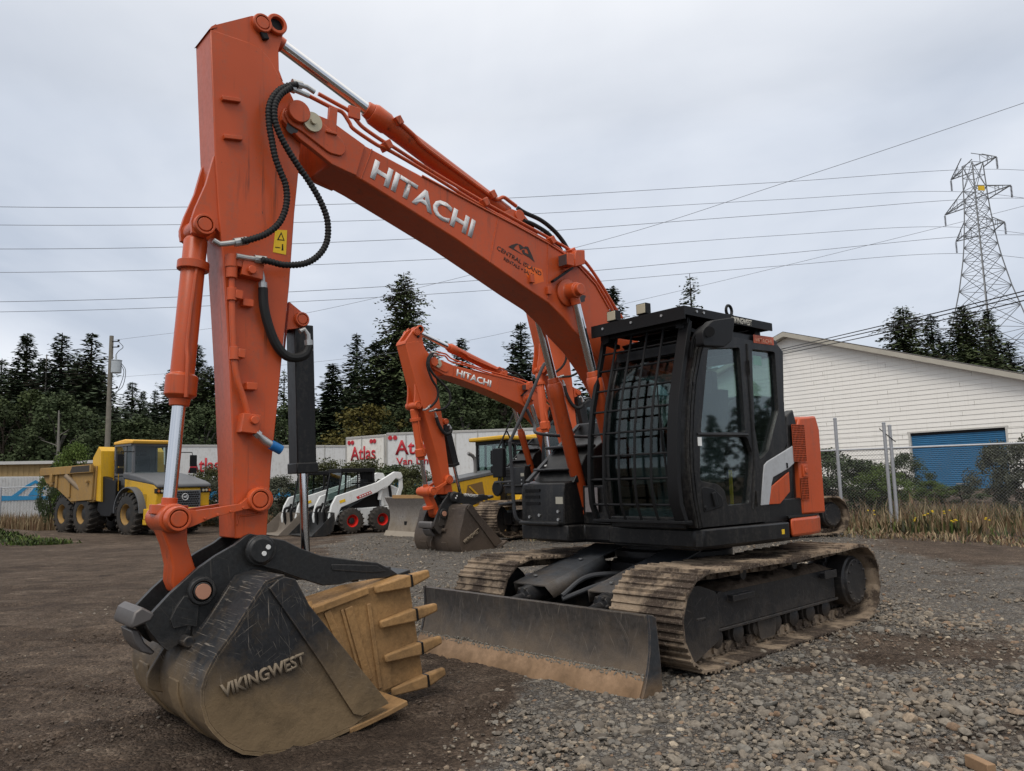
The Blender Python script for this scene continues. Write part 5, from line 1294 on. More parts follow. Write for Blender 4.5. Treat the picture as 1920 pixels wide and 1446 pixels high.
    m_ = MB(); c_ = H3(936, 868, -1.22); m_.box(c_, (.05, .17, .31)); c2 = H3(935, 916, -1.22); m_.lathe(c2 - V((.02, 0, 0)), c2 + V((.03, 0, 0)), [(0, .06), (.5, .085), (1, .08)], 16)
    m_.bar(c_, c2, .02, .02); m_.build('mirror', M['black_matt'], hro, bevel=.02)

    # ---------------- boom
    before = set(X.children); YOFF[0] = YB
    bo = MB()
    top = [(529, 214), (533, 204), (545, 199), (559, 201), (617.5, 225), (684, 272.6), (791, 330), (901, 389), (965, 422), (1025.7, 455.6), (1055, 474), (1087, 502), (1116, 534), (1142, 580)]
    bot = [(529, 225), (541, 239), (562, 261), (583, 277), (621, 308), (648, 321), (687, 343), (767, 393), (854, 448), (927, 499), (985, 540), (1028.6, 569), (1057.6, 598), (1075, 620), (1104, 651)]
    hw = .185
    tp = HP(top[6:], hw) + [(.62, 3.10), (.42, 2.88), (.22, 2.55), (.06, 2.20), (-.03, 1.92), (-.04, 1.72), (.06, 1.58)]
    bt = HP(bot[7:], hw) + [(.93, 2.62), (.76, 2.40), (.62, 2.16), (.50, 1.90), (.40, 1.68), (.26, 1.55)]
    mid_t, mid_b = HP(top[4:6], hw), HP(bot[4:7], hw)
    body = mid_t + tp + bt[::-1] + mid_b[::-1]
    bo.prism([Tb(p) for p in body], -hw, hw)
    boom = bo.build('boom', og, X, bevel=.012)
    ck = MB()
    side = HP(top[:5] + [(684, 273), (668, 330), (648, 321), (621, 308)] + bot[:4][::-1], .20)
    for s in (-1, 1): ck.prism([Tb(p) for p in side], s * .16, s * .205)
    # reinforcing cover plate around the pin, flanges along the edges
    rp = HP([(531, 210), (545, 203), (560, 204), (585, 212), (604, 232), (641, 262), (648, 284), (640, 294), (617, 288), (566, 248), (540, 232)], .21)
    for s in (-1, 1): ck.prism([Tb(p) for p in rounded(rp, .03)], s * .205, s * .222)
    tipc = H(558, 217, .21)
    for s in (-1, 1):
        p_ = Tb(H(557, 213, .21)); ck.cyl((p_[0], s * .2, p_[1]), (p_[0], s * .26, p_[1]), .085, n=24)
    cko = ck.build('boom_tip', og, boom, bevel=.006)
    p_ = Tb(H(586, 229, .24)); q = MB().cyl((p_[0], .222, p_[1]), (p_[0], .25, p_[1]), .075, n=28); q.cyl((p_[0], .25, p_[1]), (p_[0], .275, p_[1]), .025, n=12); q.build('pin_cap', plain('bare_pin_cap', (.42, .38, .27), .45, .4, .4), boom)
    # top flange strips and welded seams
    fl = MB()
    for s in (-1, 1):
        fl.tube([(*[Tb(p)[0]], s * (hw + .004), Tb(p)[1]) for p in HP(top[6:], hw)], .010, 6)
    for (a, b) in (((697, 280), (676, 336)), ((934, 407), (918, 492)), ((1027, 458), (1026, 560))):
        fl.tube([V((*B3(a[0], a[1], hw).xy, B3(a[0], a[1], hw).z)) + V((0, .001, 0)), B3(b[0], b[1], hw) + V((0, .001, 0))], .006, 6)
    fl.build('boom_seam', og, boom)
    if True:
        a, b = B3(693, 333, hw), B3(884, 447, hw)
        X3 = (b - a).normalized(); up = X3.cross(V((0, -1, 0))); up = V((0, 1, 0)).cross(X3)
        h_ = (B3(703, 298, hw) - a).dot(up)
        lettering('lettering', 'HITACHI', a, b, up, h_, M['silver_letter'] if main else M['white_letter'], boom, .035, .0015, lift=.002)
    if main:
        def dec(text, p, q, hp, bold=.01):
            a, b = B3(*p, hw), B3(*q, hw); X3 = (b - a).normalized(); up = V((0, 1, 0)).cross(X3)
            lettering('lettering', text, a, b, up, hp, M['dark_letter'], boom, bold, .001, lift=.0016)
        dec('CENTRAL ISLAND', (931, 468), (1014, 518), .042); dec('RENTALS + SALES', (944, 488), (1000, 521), .034)
        mt = MB()
        for pl in ([(953, 463), (960, 459), (969, 456.5), (972, 458), (966, 462), (963, 466), (975, 474), (980, 478)],
                   [(972, 458), (976, 459), (982, 464), (985, 462), (990, 463), (996, 476), (1002.5, 492), (992, 483), (980, 476), (978, 470), (983, 468), (984, 474), (991, 477), (988, 468), (982, 466), (975, 469)]):
            mt.prism(B(pl, hw), hw + .001, hw + .0025)
        mt.build('mountain_emblem', M['dark_letter'], boom, smooth=0)
        pp = MB().prism(B([(985, 497), (1016, 505), (1020, 528), (1000, 534), (990, 520), (984, 512)], hw), hw + .0004, hw + .0009); pp.build('touch_up_paint', plain('bright_orange_touch_up', (.66, .115, .012), .3), boom)
        # small welded tabs
        for a, b in ((997, 523), (1029, 545)): MB().box(B3(a, b, hw + .015), (.045, .03, .075)).build('step_tab', og, boom, bevel=.004)
        tb = MB()
        tb.box(B3(664, 203 + 9, .15), (.10, .03, .10)); tb.bar(B3(624, 204, hw + .01), B3(621, 249, hw + .01), .03, .07); tb.box(B3(620, 250, hw + .03), (.09, .05, .02))
        tb.build('pipe_bracket', og, boom, bevel=.004)
    if main:
        gm_ = plain('black_grease', (.018, .012, .009), .35, .5)
        rg_ = random.Random(4)
        for (cx_, cy_, rr, ww, yy) in ((549, 236, 15, 26, .207), (1071, 551, 16, 24, hw + .001), (1086, 560, 8, 22, hw + .001)):
            n_ = 22; ol = []
            for q in range(n_):
                t_ = 2 * pi * q / n_; r_ = 1 + .35 * noise.noise(V((cos(t_) * 1.7, sin(t_) * 1.7, cx_))) + rg_.uniform(-.10, .10); ol.append((cx_ + ww * .5 * cos(t_) * r_, cy_ + rr * sin(t_) * r_))
            MB().prism(B(ol, yy), yy, yy + .0012).build('grease_smear', gm_, boom, smooth=0)
    # boom side boss, work light, pipes on top
    c0 = Tb(H(1078, 545, .30)); c1 = Tb(H(1060, 546, hw))
    MB().lathe((c0[0], -.19, c0[1]), (c0[0], -.36, c0[1]), [(0, .12), (.2, .12), (.3, .075), (1, .07)], 24).build('cylinder_boss', og, boom, bevel=.006)
    bs = MB()
    bs.lathe((c0[0], .185, c0[1]), (c0[0], .385, c0[1]), [(0, .135), (.12, .135), (.2, .08), (.75, .075), (.76, .055), (1, .055)], 28)
    bs.build('cylinder_boss', og, boom, bevel=.006)
    wl = B3(1062, 489, .26); l = MB().box(wl, (.09, .12, .12)).prism(B([(1069, 478), (1072, 472), (1087, 472), (1088, 498), (1069, 503)], .2), .17, .27); wlo = l.build('boom_light', og, boom, bevel=.006)
    MB().box(wl + V((.05, 0, -.005)), (.01, .10, .10)).build('lamp_lens', plain('dark_lamp_lens', (.06, .05, .05), .15, .6), wlo)
    l = MB().bar(B3(1072, 503, .24), B3(1036, 528, .21), .05, .02); l.build('lamp_bracket', M['black_matt'], wlo)
    pi_ = MB()
    def pipe(pts, y, r=.016): pi_.tube(smooth_path([B3(a, b, y) for a, b in pts], 5), r, 8)
    pipe([(579, 180), (624, 203), (642, 211), (655, 230), (664, 243), (707, 272), (724, 279), (800, 323), (901, 385), (1028, 454), (1055, 473), (1090, 500), (1118, 530), (1146, 577), (1150, 590)], .17)
    pipe([(597, 176), (635, 197), (653, 207.5), (668, 225), (682, 240), (718, 265), (730, 271), (796, 313), (907, 379), (1034, 449), (1072, 471), (1098, 492), (1125, 530), (1152, 575), (1166, 596)], .14)
    pipe([(742.5, 224), (776, 254), (793, 273), (850, 316), (921, 368), (933, 374), (944, 370), (956, 378), (968, 387)], .09, .018)
    pi_.build('steel_pipe', og, boom)
    if not slim:
        cl = MB()
        for a, b in ((724, 274), (906, 381), (1031, 452), (1070, 474)): MB().box(B3(a, b, .155), (.06, .11, .07), Matrix.Rotation(.6, 3, 'Y')).build('pipe_clamp', og, boom, bevel=.006)
        for a, b in ((921, 366), (745, 228)): MB().box(B3(a, b, .08), (.06, .09, .07), Matrix.Rotation(.6, 3, 'Y')).build('pipe_clamp', og, boom, bevel=.006)
    hh = MB()
    hh.tube(smooth_path([B3(a, b, .08) for a, b in ((970, 390), (984, 399), (1014, 413), (1038, 432), (1055, 452), (1066, 470))], 8), .021)
    hh.tube(smooth_path([B3(a, b, .12) for a, b in ((982, 414), (1000, 421), (1026, 437), (1042, 455), (1052, 470))], 8), .021)
    hh.build('boom_hose', M['rubber'], boom)
    # arm cylinder along the boom
    rodp = Ta(H(517, 48, .15)); barp = Tb(H(973, 405, .10))
    br = MB()
    for s in (-1, 1): br.prism([Tb(p) for p in HP([(935, 400), (960, 392), (980, 400), (1000, 425), (1014, 450), (948, 414)], .1)], s * .075, s * .105)
    br.cyl((barp[0], -.12, barp[1]), (barp[0], .12, barp[1]), .055, n=20); br.build('cylinder_bracket', og, boom, bevel=.005)
    ac = hydraulic(X, 'arm_cylinder', barp, rodp, 0, .082, .05, .63, og, gland=1.12)
    for s in (-1, 1):
        hydraulic(X, 'boom_cylinder', (.78, 1.2), c0, s * .275, .07, .042, .62, og, gland=1.12)
    # ---------------- arm
    aw = .15
    am = MB()
    ab = [(394, 54), (403, 284), (410, 398), (418, 484), (424, 580), (431, 700), (437, 850), (441, 1010), (500, 1010), (509, 872), (520.6, 760), (531, 652), (540, 564), (543, 535), (552.5, 400), (558.7, 339), (566, 250), (561, 208), (541, 166), (526, 147), (507, 111), (489.5, 90), (472, 81), (437, 69), (403, 57)]
    am.prism(A(ab, aw), -aw, aw)
    arm = am.build('arm', og, X, bevel=.008)
    ea = MB()
    ep = [(397, 51), (403, 46.7), (472, 29.4), (506.8, 31.8), (525.8, 43.2), (531.7, 60.5), (527.5, 77.8), (522.4, 93.4), (523.4, 131.4), (531, 152), (522, 143), (505, 114), (488, 93), (471, 84), (437, 72), (403, 60)]
    for s in (-1, 1): ea.prism(A(ep, aw), s * .085, s * .148)
    p_ = Ta(H(517, 48, aw))
    for s in (-1, 1):
        ea.lathe((p_[0], s * .14, p_[1]), (p_[0], s * .185, p_[1]), [(0, .078), (.85, .078), (1, .072), (1, .052), (.0, .05)], 28, False)
        q_ = Ta(H(489.5, 46.7, aw)); pinface(ea, q_[0], q_[1], s * .14, s, .072, .05)
    ea.prism(A([(391, 56), (396, 50), (405, 45), (407, 52)], aw), -aw - .003, aw + .003)
    ea.build('arm_top_lug', og, arm, bevel=.004)
    MB().cyl((p_[0], -.151, p_[1]), (p_[0], .151, p_[1]), .053, n=24).build('bore_shade_plug', M['black_matt'], arm)  # black plug stands in for the shade inside the open bore
    q_ = Ta(H(494, 68, aw)); MB().box((q_[0], .165, q_[1]), (.05, .03, .07), Matrix.Rotation(.4, 3, 'Y')).build('grease_nipple', M['black_matt'], arm, bevel=.008)
    # ears carrying the bucket cylinder
    be = MB()
    er = [(403, 286), (396, 310), (386, 345), (366, 390), (358, 415), (360, 436), (376, 441), (392, 440), (405, 428), (414, 440), (412, 400), (406, 330)]
    for s in (-1, 1): be.prism(A(er, .13), s * .095, s * .135)
    p_ = Ta(H(384, 421, .16))
    for s in (-1, 1): pinface(be, p_[0], p_[1], s * .09, s, .074, .085)
    be.build('bucket_cylinder_bracket', og, arm, bevel=.006)
    # thumb cylinder lug on the rear face
    tl = MB()
    for s in (-1, 1): tl.prism(A([(543, 566), (549.8, 572), (562, 582), (572, 590), (575, 602), (570, 612), (556, 616), (538.6, 618), (534, 660)], .1), s * .06, s * .10)
    p_ = Ta(H(564, 600, .1)); tl.cyl((p_[0], -.10, p_[1]), (p_[0], .10, p_[1]), .05, n=20); pinface(tl, p_[0], p_[1], .09, 1, .055, .045); tl.build('thumb_cylinder_lug', og, arm, bevel=.005)
    ln = MB()                                             # cast boss at the lower arm and weld lines
    p_ = Ta(H(485, 937, aw)); ln.cyl((p_[0], -.19, p_[1]), (p_[0], .19, p_[1]), .088, n=24)
    for s in (1,):
        ln.tube([V((*q.xy, q.z)) for q in [A3(444, 985, aw), A3(448, 968, aw), A3(470, 966, aw), A3(494, 962, aw)]], .008, 6)
    ln.build('link_boss', og, arm, bevel=.005)
    if not slim:
        for a, b in ((433, 187), (436.5, 258.5)): MB().box(A3(a, b, aw + .015), (.13, .035, .03), Matrix.Rotation(.16, 3, 'Y')).build('arm_tab', og, arm, bevel=.004)
        for a, b in ((463, 569), (470, 725)): MB().box(A3(a, b, aw + .03), (.075, .06, .05)).build('arm_tab', og, arm, bevel=.004)
        dy = MB().prism(A([(516, 431), (538, 432), (536, 478), (511.5, 473)], aw), aw + .001, aw + .003).build('warning_decal', M['decal_yellow'], arm)
        lo = MB()
        tri = A([(527, 435), (533.5, 452), (519, 450.5)], aw); tri2 = A([(526.9, 439.5), (531, 449.9), (522, 448.9)], aw)
        lo.add([(a, aw + .0036, b) for a, b in tri] + [(a, aw + .0036, b) for a, b in tri2], [(0, 1, 4, 3), (1, 2, 5, 4), (2, 0, 3, 5)])
        lo.prism(A([(528.5, 458), (530.5, 458), (531, 470), (527.5, 470)], aw), aw + .003, aw + .004); lo.prism(A([(515.5, 463), (525, 464.2), (525, 465.8), (515.5, 464.6)], aw), aw + .003, aw + .004)
        lo.build('decal_symbol', M['black_matt'], dy, smooth=0)
        ap = MB()
        ap.tube(smooth_path([A3(a, b, aw + .05) for a, b in ((433, 484), (434.5, 500), (435.5, 580), (439.5, 668), (442, 695), (447, 719), (456, 745), (465, 778))], 5), .022)
        for a, b, r in ((434, 490, .042), (434.5, 510, .038), (435, 552, .034), (440, 663, .034)):
            v = A3(a, b, aw + .05); ap.cyl(v - V((0, 0, .045)), v + V((0, 0, .045)), r, n=14)
        for a, b, d in ((470, 508, (.15, .09, .11)), (466, 795, (.12, .10, .13)), (445, 554, (.05, .08, .06)), (450, 664, (.05, .08, .06)), (452, 497, (.09, .07, .05))): ap.box(A3(a, b, aw + .045), d, Matrix.Rotation(-.1, 3, 'Y'))
        for a, b in ((471, 507), (476, 788)): v = A3(a, b, aw + .09); ap.cyl(v, v + V((0, .03, 0)), .03, n=10)
        ap.build('arm_pipe', og, arm, bevel=.004)
        qc = MB(); P = [A3(a, b, aw + .07) for a, b in ((479, 811), (486, 817), (497, 827), (508, 834))]
        qc.tube(P, [.026, .02, .028, .026], 12); qc.lathe(P[0], P[1], [(0, .03), (1, .03)], 6); qco = qc.build('quick_coupling', M['zinc'], arm)
        MB().cyl(A3(508, 834, aw + .07), A3(527, 844, aw + .07), .034, n=16).build('blue_dust_cap', plain('blue_plastic_cap', (.01, .12, .33), .45), qco)
    # hoses looping between boom and arm
    def AB(a, b, y, w): return A3(a, b, y) * (1 - w) + B3(a, b, y) * w
    hs = MB()
    h1 = [(557, 159, 1), (541, 161, .9), (524, 169, .7), (511, 184, .6), (504, 205, .5), (505, 235, .4), (510, 265, .4), (516, 295, .3), (525, 320, .3), (535, 345, .2), (538, 370, .1), (534, 396, 0), (522, 420, 0), (500, 438, 0), (474, 448, 0), (453, 453, 0)]
    h2 = [(546, 164, 1), (528, 176, .9), (516, 196, .8), (515, 222, .7), (522, 246, .6), (537, 276, .5), (557, 308, .4), (581, 343, .3), (602, 380, .2), (614, 415, .1), (613, 452, 0), (598, 478, 0), (572, 494, 0), (535, 497, 0), (508, 491, 0), (490, 487, 0)]
    hose(hs, [AB(a, b, .27, w) for a, b, w in h1], .0235); hose(hs, [AB(a, b, .29, w) for a, b, w in h2], .0235)
    h3 = [(493, 540, 0), (495, 575, 0), (504, 612, 0), (518, 646, 0), (536, 667, 0), (556, 671, 0), (572, 665, 0), (579, 652, 0), (579, 648, 0)]
    hose(hs, [A3(a, b, .20) for a, b, w in h3], .033, False)
    hso = hs.build('hydraulic_hose', M['rubber'], X)
    for pts, y, w in ((((557, 158), (575, 163), (590, 173)), .25, 1), (((546, 166), (560, 172), (579, 180)), .25, 1), (((453, 453), (425, 457), (412, 458), (400, 451)), .24, 0), (((488, 487), (465, 484), (443, 480)), .24, 0),
                      (((493, 540), (492, 520), (489, 508)), .2, 0), (((579, 648), (577, 628), (570, 618), (562, 622)), .18, 0)):
        P = [(B3 if w else A3)(a, b, y) for a, b in pts]
        ft = MB().tube(P, .019, 10); ft.cyl(P[0] + (P[0] - P[1]).normalized() * .04, P[0] + (P[1] - P[0]) * .5, .030, n=10); ft.build('hose_fitting', M['zinc'], hso)
    # ---------------- bucket cylinder, links
    pinT, pinL = Ta(H(384, 421, .16)), Ta(H(333, 973, .2))
    bc = hydraulic(X, 'bucket_cylinder', pinT, pinL, 0, .078, .043, .60, og, gland=1.32, w=.16)
    tbp = MB().tube(smooth_path([A3(378, 447, .02), A3(372, 480, .06), A3(364, 540, .09), A3(352, 640, .09), A3(352, 680, .11), A3(349, 745, .11)], 6), .014); tbp.build('cylinder_pipe', og, bc)
    d_ = V((pinL[0] - pinT[0], 0, pinL[1] - pinT[1])).normalized()
    for t in (.26, 1.92): c_ = V((pinT[0], 0, pinT[1])) + d_ * t; MB().cyl(c_ - d_ * .03, c_ + d_ * .03, .105 if t < 1 else .118, n=24).build('cylinder_clamp', og, bc, bevel=.004)
    lk = MB(); pa = Ta(H(485, 937, .2))
    for s in (-1, 1):
        yy = s * .185
        lk.prism([(p[0], p[1]) for p in A([(318, 960), (340, 955), (368, 957), (400, 953), (450, 945), (468, 930), (485, 918), (500, 926), (504, 938), (498, 952), (484, 957), (466, 954), (440, 960), (398, 971), (366, 985), (345, 993), (325, 990)], .2)], yy - .022, yy + .022)
        for p_ in (pa, pinL): pinface(lk, p_[0], p_[1], yy - s * .02, s, .080, .07)
    for k in range(4):
        v = A3(385 + k * 24, 972 - k * 6.5, .215); lk.cyl(v - V((0, .012, 0)), v + V((0, .004, 0)), .009, n=8)
    lk.build('side_link', og, X, bevel=.006)
    hl = MB()
    hl.prism(A([(300, 985), (316, 1025), (324, 1062), (322, 1092), (330, 1112), (350, 1118), (372, 1118), (385, 1105), (372, 1080), (362, 1050), (352, 1015), (352, 985), (333, 960), (312, 965)], .10), -.10, .10)
    hl.cyl((pinL[0], -.155, pinL[1]), (pinL[0], .155, pinL[1]), .095, n=28)
    qp = Ta(H(377, 1108, .21)); hl.cyl((qp[0], -.14, qp[1]), (qp[0], .14, qp[1]), .085, n=24)
    hl.build('bucket_link', og, X, bevel=.014, seg=3)
    # ---------------- quick coupler
    qk = MB()
    qo = [(482, 1003), (469, 1001), (459, 1006), (439, 1022), (404, 1042), (369, 1067), (319.6, 1112), (285, 1149), (270, 1166), (280, 1184), (302, 1211), (314.6, 1220), (329.5, 1211), (345, 1196), (352, 1172), (361, 1166), (360, 1215), (366, 1226), (384, 1194), (434, 1100), (460, 1085), (500, 1076), (512, 1045), (500, 1012)]
    for s in (-1, 1): qk.prism(A(qo, .2), s * .165, s * .205)
    for s in (-1, 1): qk.prism(A([(344, 1118), (356, 1117), (372, 1128), (368, 1175), (352, 1172), (324, 1178), (318, 1162), (330, 1138)], .21), s * .205, s * .222)
    q1 = A([(262, 1166), (275, 1148), (287, 1150), (290, 1160), (275, 1178)], .2)
    p0 = Ta(H(268, 1166, .2))
    qk.prism(A([(300, 1190), (318, 1170), (346, 1172), (340, 1196), (316, 1216)], .2), -.165, .165)
    qk.cyl((*[Ta(H(489, 1032, .2))[0]], -.28, Ta(H(489, 1032, .2))[1]), (Ta(H(489, 1032, .2))[0], .28, Ta(H(489, 1032, .2))[1]), .07, n=24)
    for s in (-1, 1): pinface(qk, qp[0], qp[1], s * .19, s, .088, .055)
    qko = qk.build('quick_coupler', M['coupler'], X, bevel=.006)
    MB().prism(A([(244, 1170), (252, 1148), (266, 1138), (285, 1148), (290, 1152), (283, 1164), (246, 1180)], .2), -.19, .21).build('coupler_nose', M['dull_steel'], qko, bevel=.012)
    MB().cyl((qp[0], .24, qp[1]), (qp[0], .258, qp[1]), .048, n=20).build('link_pin', plain('orange_smeared_pin', (.40, .20, .13), .5, .4), qko)
    cw = MB().prism(A([(243, 1182), (258, 1180), (270, 1205), (290, 1222), (282, 1228), (262, 1222), (250, 1205)], .1), -.12, .12); cw.build('coupler_hook', M['dull_steel'], qko, bevel=.01)
    # ---------------- thumb
    th = MB()
    to = [(464, 1030), (468, 1012), (480, 1004), (502, 1007.6), (532, 1013), (562, 1028), (600, 1041.6), (653, 1049), (706, 1055), (729, 1066), (744, 1076), (722, 1083), (690, 1086), (664, 1088), (634, 1096), (604, 1098), (562, 1085), (521, 1070), (490, 1062), (470, 1050)]
    for s in (-1, 1): th.prism(A(to, .24), s * .215, s * .255)
    for a, b in ((560, 1055), (640, 1074), (700, 1072)): th.box(A3(a, b, 0), (.05, .44, .10))
    th.box(A3(725, 1074, 0), (.12, .5, .05), Matrix.Rotation(.2, 3, 'Y'))
    pq = Ta(H(489, 1032, .26)); 
    for s in (-1, 1): th.lathe((pq[0], s * .25, pq[1]), (pq[0], s * .285, pq[1]), [(0, .105), (.5, .1), (.6, .085), (1, .08)], 28)
    tho = th.build('thumb', M['coupler'], X, bevel=.006)
    rbp = MB().prism(A([(622, 1058), (706, 1060), (724, 1071), (700, 1074), (622, 1069)], .26), .2545, .262); rbp.build('thumb_rib', M['coupler'], tho, bevel=.003)
    MB().cyl((pq[0] - .012, .284, pq[1] - .02), (pq[0] - .012, .292, pq[1] - .02), .016, n=12).cyl((pq[0] - .04, .284, pq[1] + .02), (pq[0] - .04, .292, pq[1] + .02), .016, n=12).build('grease_cap', M['white_letter'], tho)
    if not main: 
        a, b = A3(560, 1040, .256), A3(665, 1066, .256); lettering('lettering', 'VIKINGWEST', a, b, V((0, 1, 0)).cross((b - a).normalized()), .06, M['white_letter'], tho, .02, .001, lift=.001)
    # thumb cylinder inside its square guard
    tc_ = MB(); t0, t1, t2 = Ta(H(562, 612, .0)), Ta(H(568, 888, .0)), Ta(H(573, 1040, 0))
    tc_.bar((t0[0], 0, t0[1]), (t1[0], 0, t1[1]), .15, .15, (1, 0, 0)); tc_.bar((t1[0] + (t0[0] - t1[0]) * .07, 0, t1[1] + (t0[1] - t1[1]) * .07), (t1[0], 0, t1[1]), .165, .17, (1, 0, 0))
    tco = tc_.build('thumb_cylinder_guard', M['black'], X, bevel=.008)
    MB().cyl((t1[0], 0, t1[1]), (t2[0], 0, t2[1]), .032, n=20).build('piston_rod', M['chrome'], tco)
    # ---------------- bucket
    bw = .70
    bk = MB()
    back = [(534, 1084), (518, 1088), (501, 1094.6), (484, 1119.5), (444, 1184), (409, 1231.5), (392, 1264), (383, 1294), (383, 1321), (392, 1353.5), (404, 1370), (426.6, 1392), (457, 1408), (494.6, 1411.7), (555, 1404), (615, 1383), (664.5, 1360.7)]
    bp = A(back, bw); lipt = A([(690, 1350), (727, 1331), (760, 1314)], bw)
    bk.sheet(bp + lipt[:2], -bw, bw, .02, 1)
    bko = bk.build('bucket', bmat, X, smooth=40)
    sdp = A([(532, 1081), (552, 1086), (566, 1111), (577.6, 1134), (640, 1212), (725, 1317), (690, 1340)], bw) + bp[1:][::-1]
    for s in (-1, 1):
        MB().prism(sdp, s * (bw - .002), s * (bw - .022)).build('side_plate', bmat, bko, bevel=.004)
    sc = A([(532, 1081), (552, 1086), (566, 1111), (577.6, 1134), (640, 1212), (727, 1318), (676, 1342), (660, 1338), (600, 1244), (503, 1103), (518, 1088)], bw)
    for s in (-1, 1): MB().prism(sc, s * (bw - .001), s * (bw + .02)).build('side_cutter', bmat, bko, bevel=.004)
    MB().sheet(A([(655, 1366), (690, 1350), (727, 1332), (762, 1313)], bw), -bw - .012, bw + .012, .035, 1).build('lip_plate', lmat, bko, bevel=.006)
    a, b = A3(416, 1310, bw + .0), A3(572, 1246, bw + .0); up = V((0, 1, 0)).cross((b - a).normalized())
    lettering('lettering', 'VIKINGWEST', a, b, up, .080, M['bucket_letter'], bko, .03, .015, lift=0)
    wr = MB()
    yv = -.1
    a0 = A([(392, 1264), (383, 1294), (383, 1321)], bw)
    eye = V((a0[1][0] + .0, -.12, a0[1][1]))
    wr.add([], [])
    ang = [(eye.x + .02 + .0, 0)]
    wr.prism(rounded([(a0[0][0] - .02, a0[0][1] + .10), (a0[1][0] + .10, a0[1][1] - .03), (a0[1][0] + .09, a0[1][1] - .12), (a0[2][0] - .02, a0[2][1] - .08)], .04), -.10, -.065)
    wr.sheet([(p[0] + .012, p[1] - .01) for p in bp[7:13]], .15, .32, .02, 1); wr.sheet([(p[0] + .012, p[1] - .01) for p in bp[7:13]], -.5, -.3, .02, 1)
    wr.build('wear_strap', bmat, bko, bevel=.006)
    br_ = MB()
    for s in (-1, 1): br_.prism(A([(375, 1192), (434, 1100), (500, 1076), (518, 1088), (501, 1096), (484, 1121), (444, 1186), (409, 1233), (396, 1258), (372, 1228)], .3), s * .235, s * .265)
    p_ = Ta(H(345, 1200, .2)); br_.cyl((p_[0], -.3, p_[1]), (p_[0], .3, p_[1]), .035, n=16); br_.build('bucket_ear', bmat, bko, bevel=.006)
    for o in X.children:
        if o not in before: o.location.y += YB
    YOFF[0] = 0.0
    return X

MAIN = excavator('excavator', 'large orange excavator with black caged cab, dozer blade and scratched black bucket in front', HO, HYAW)
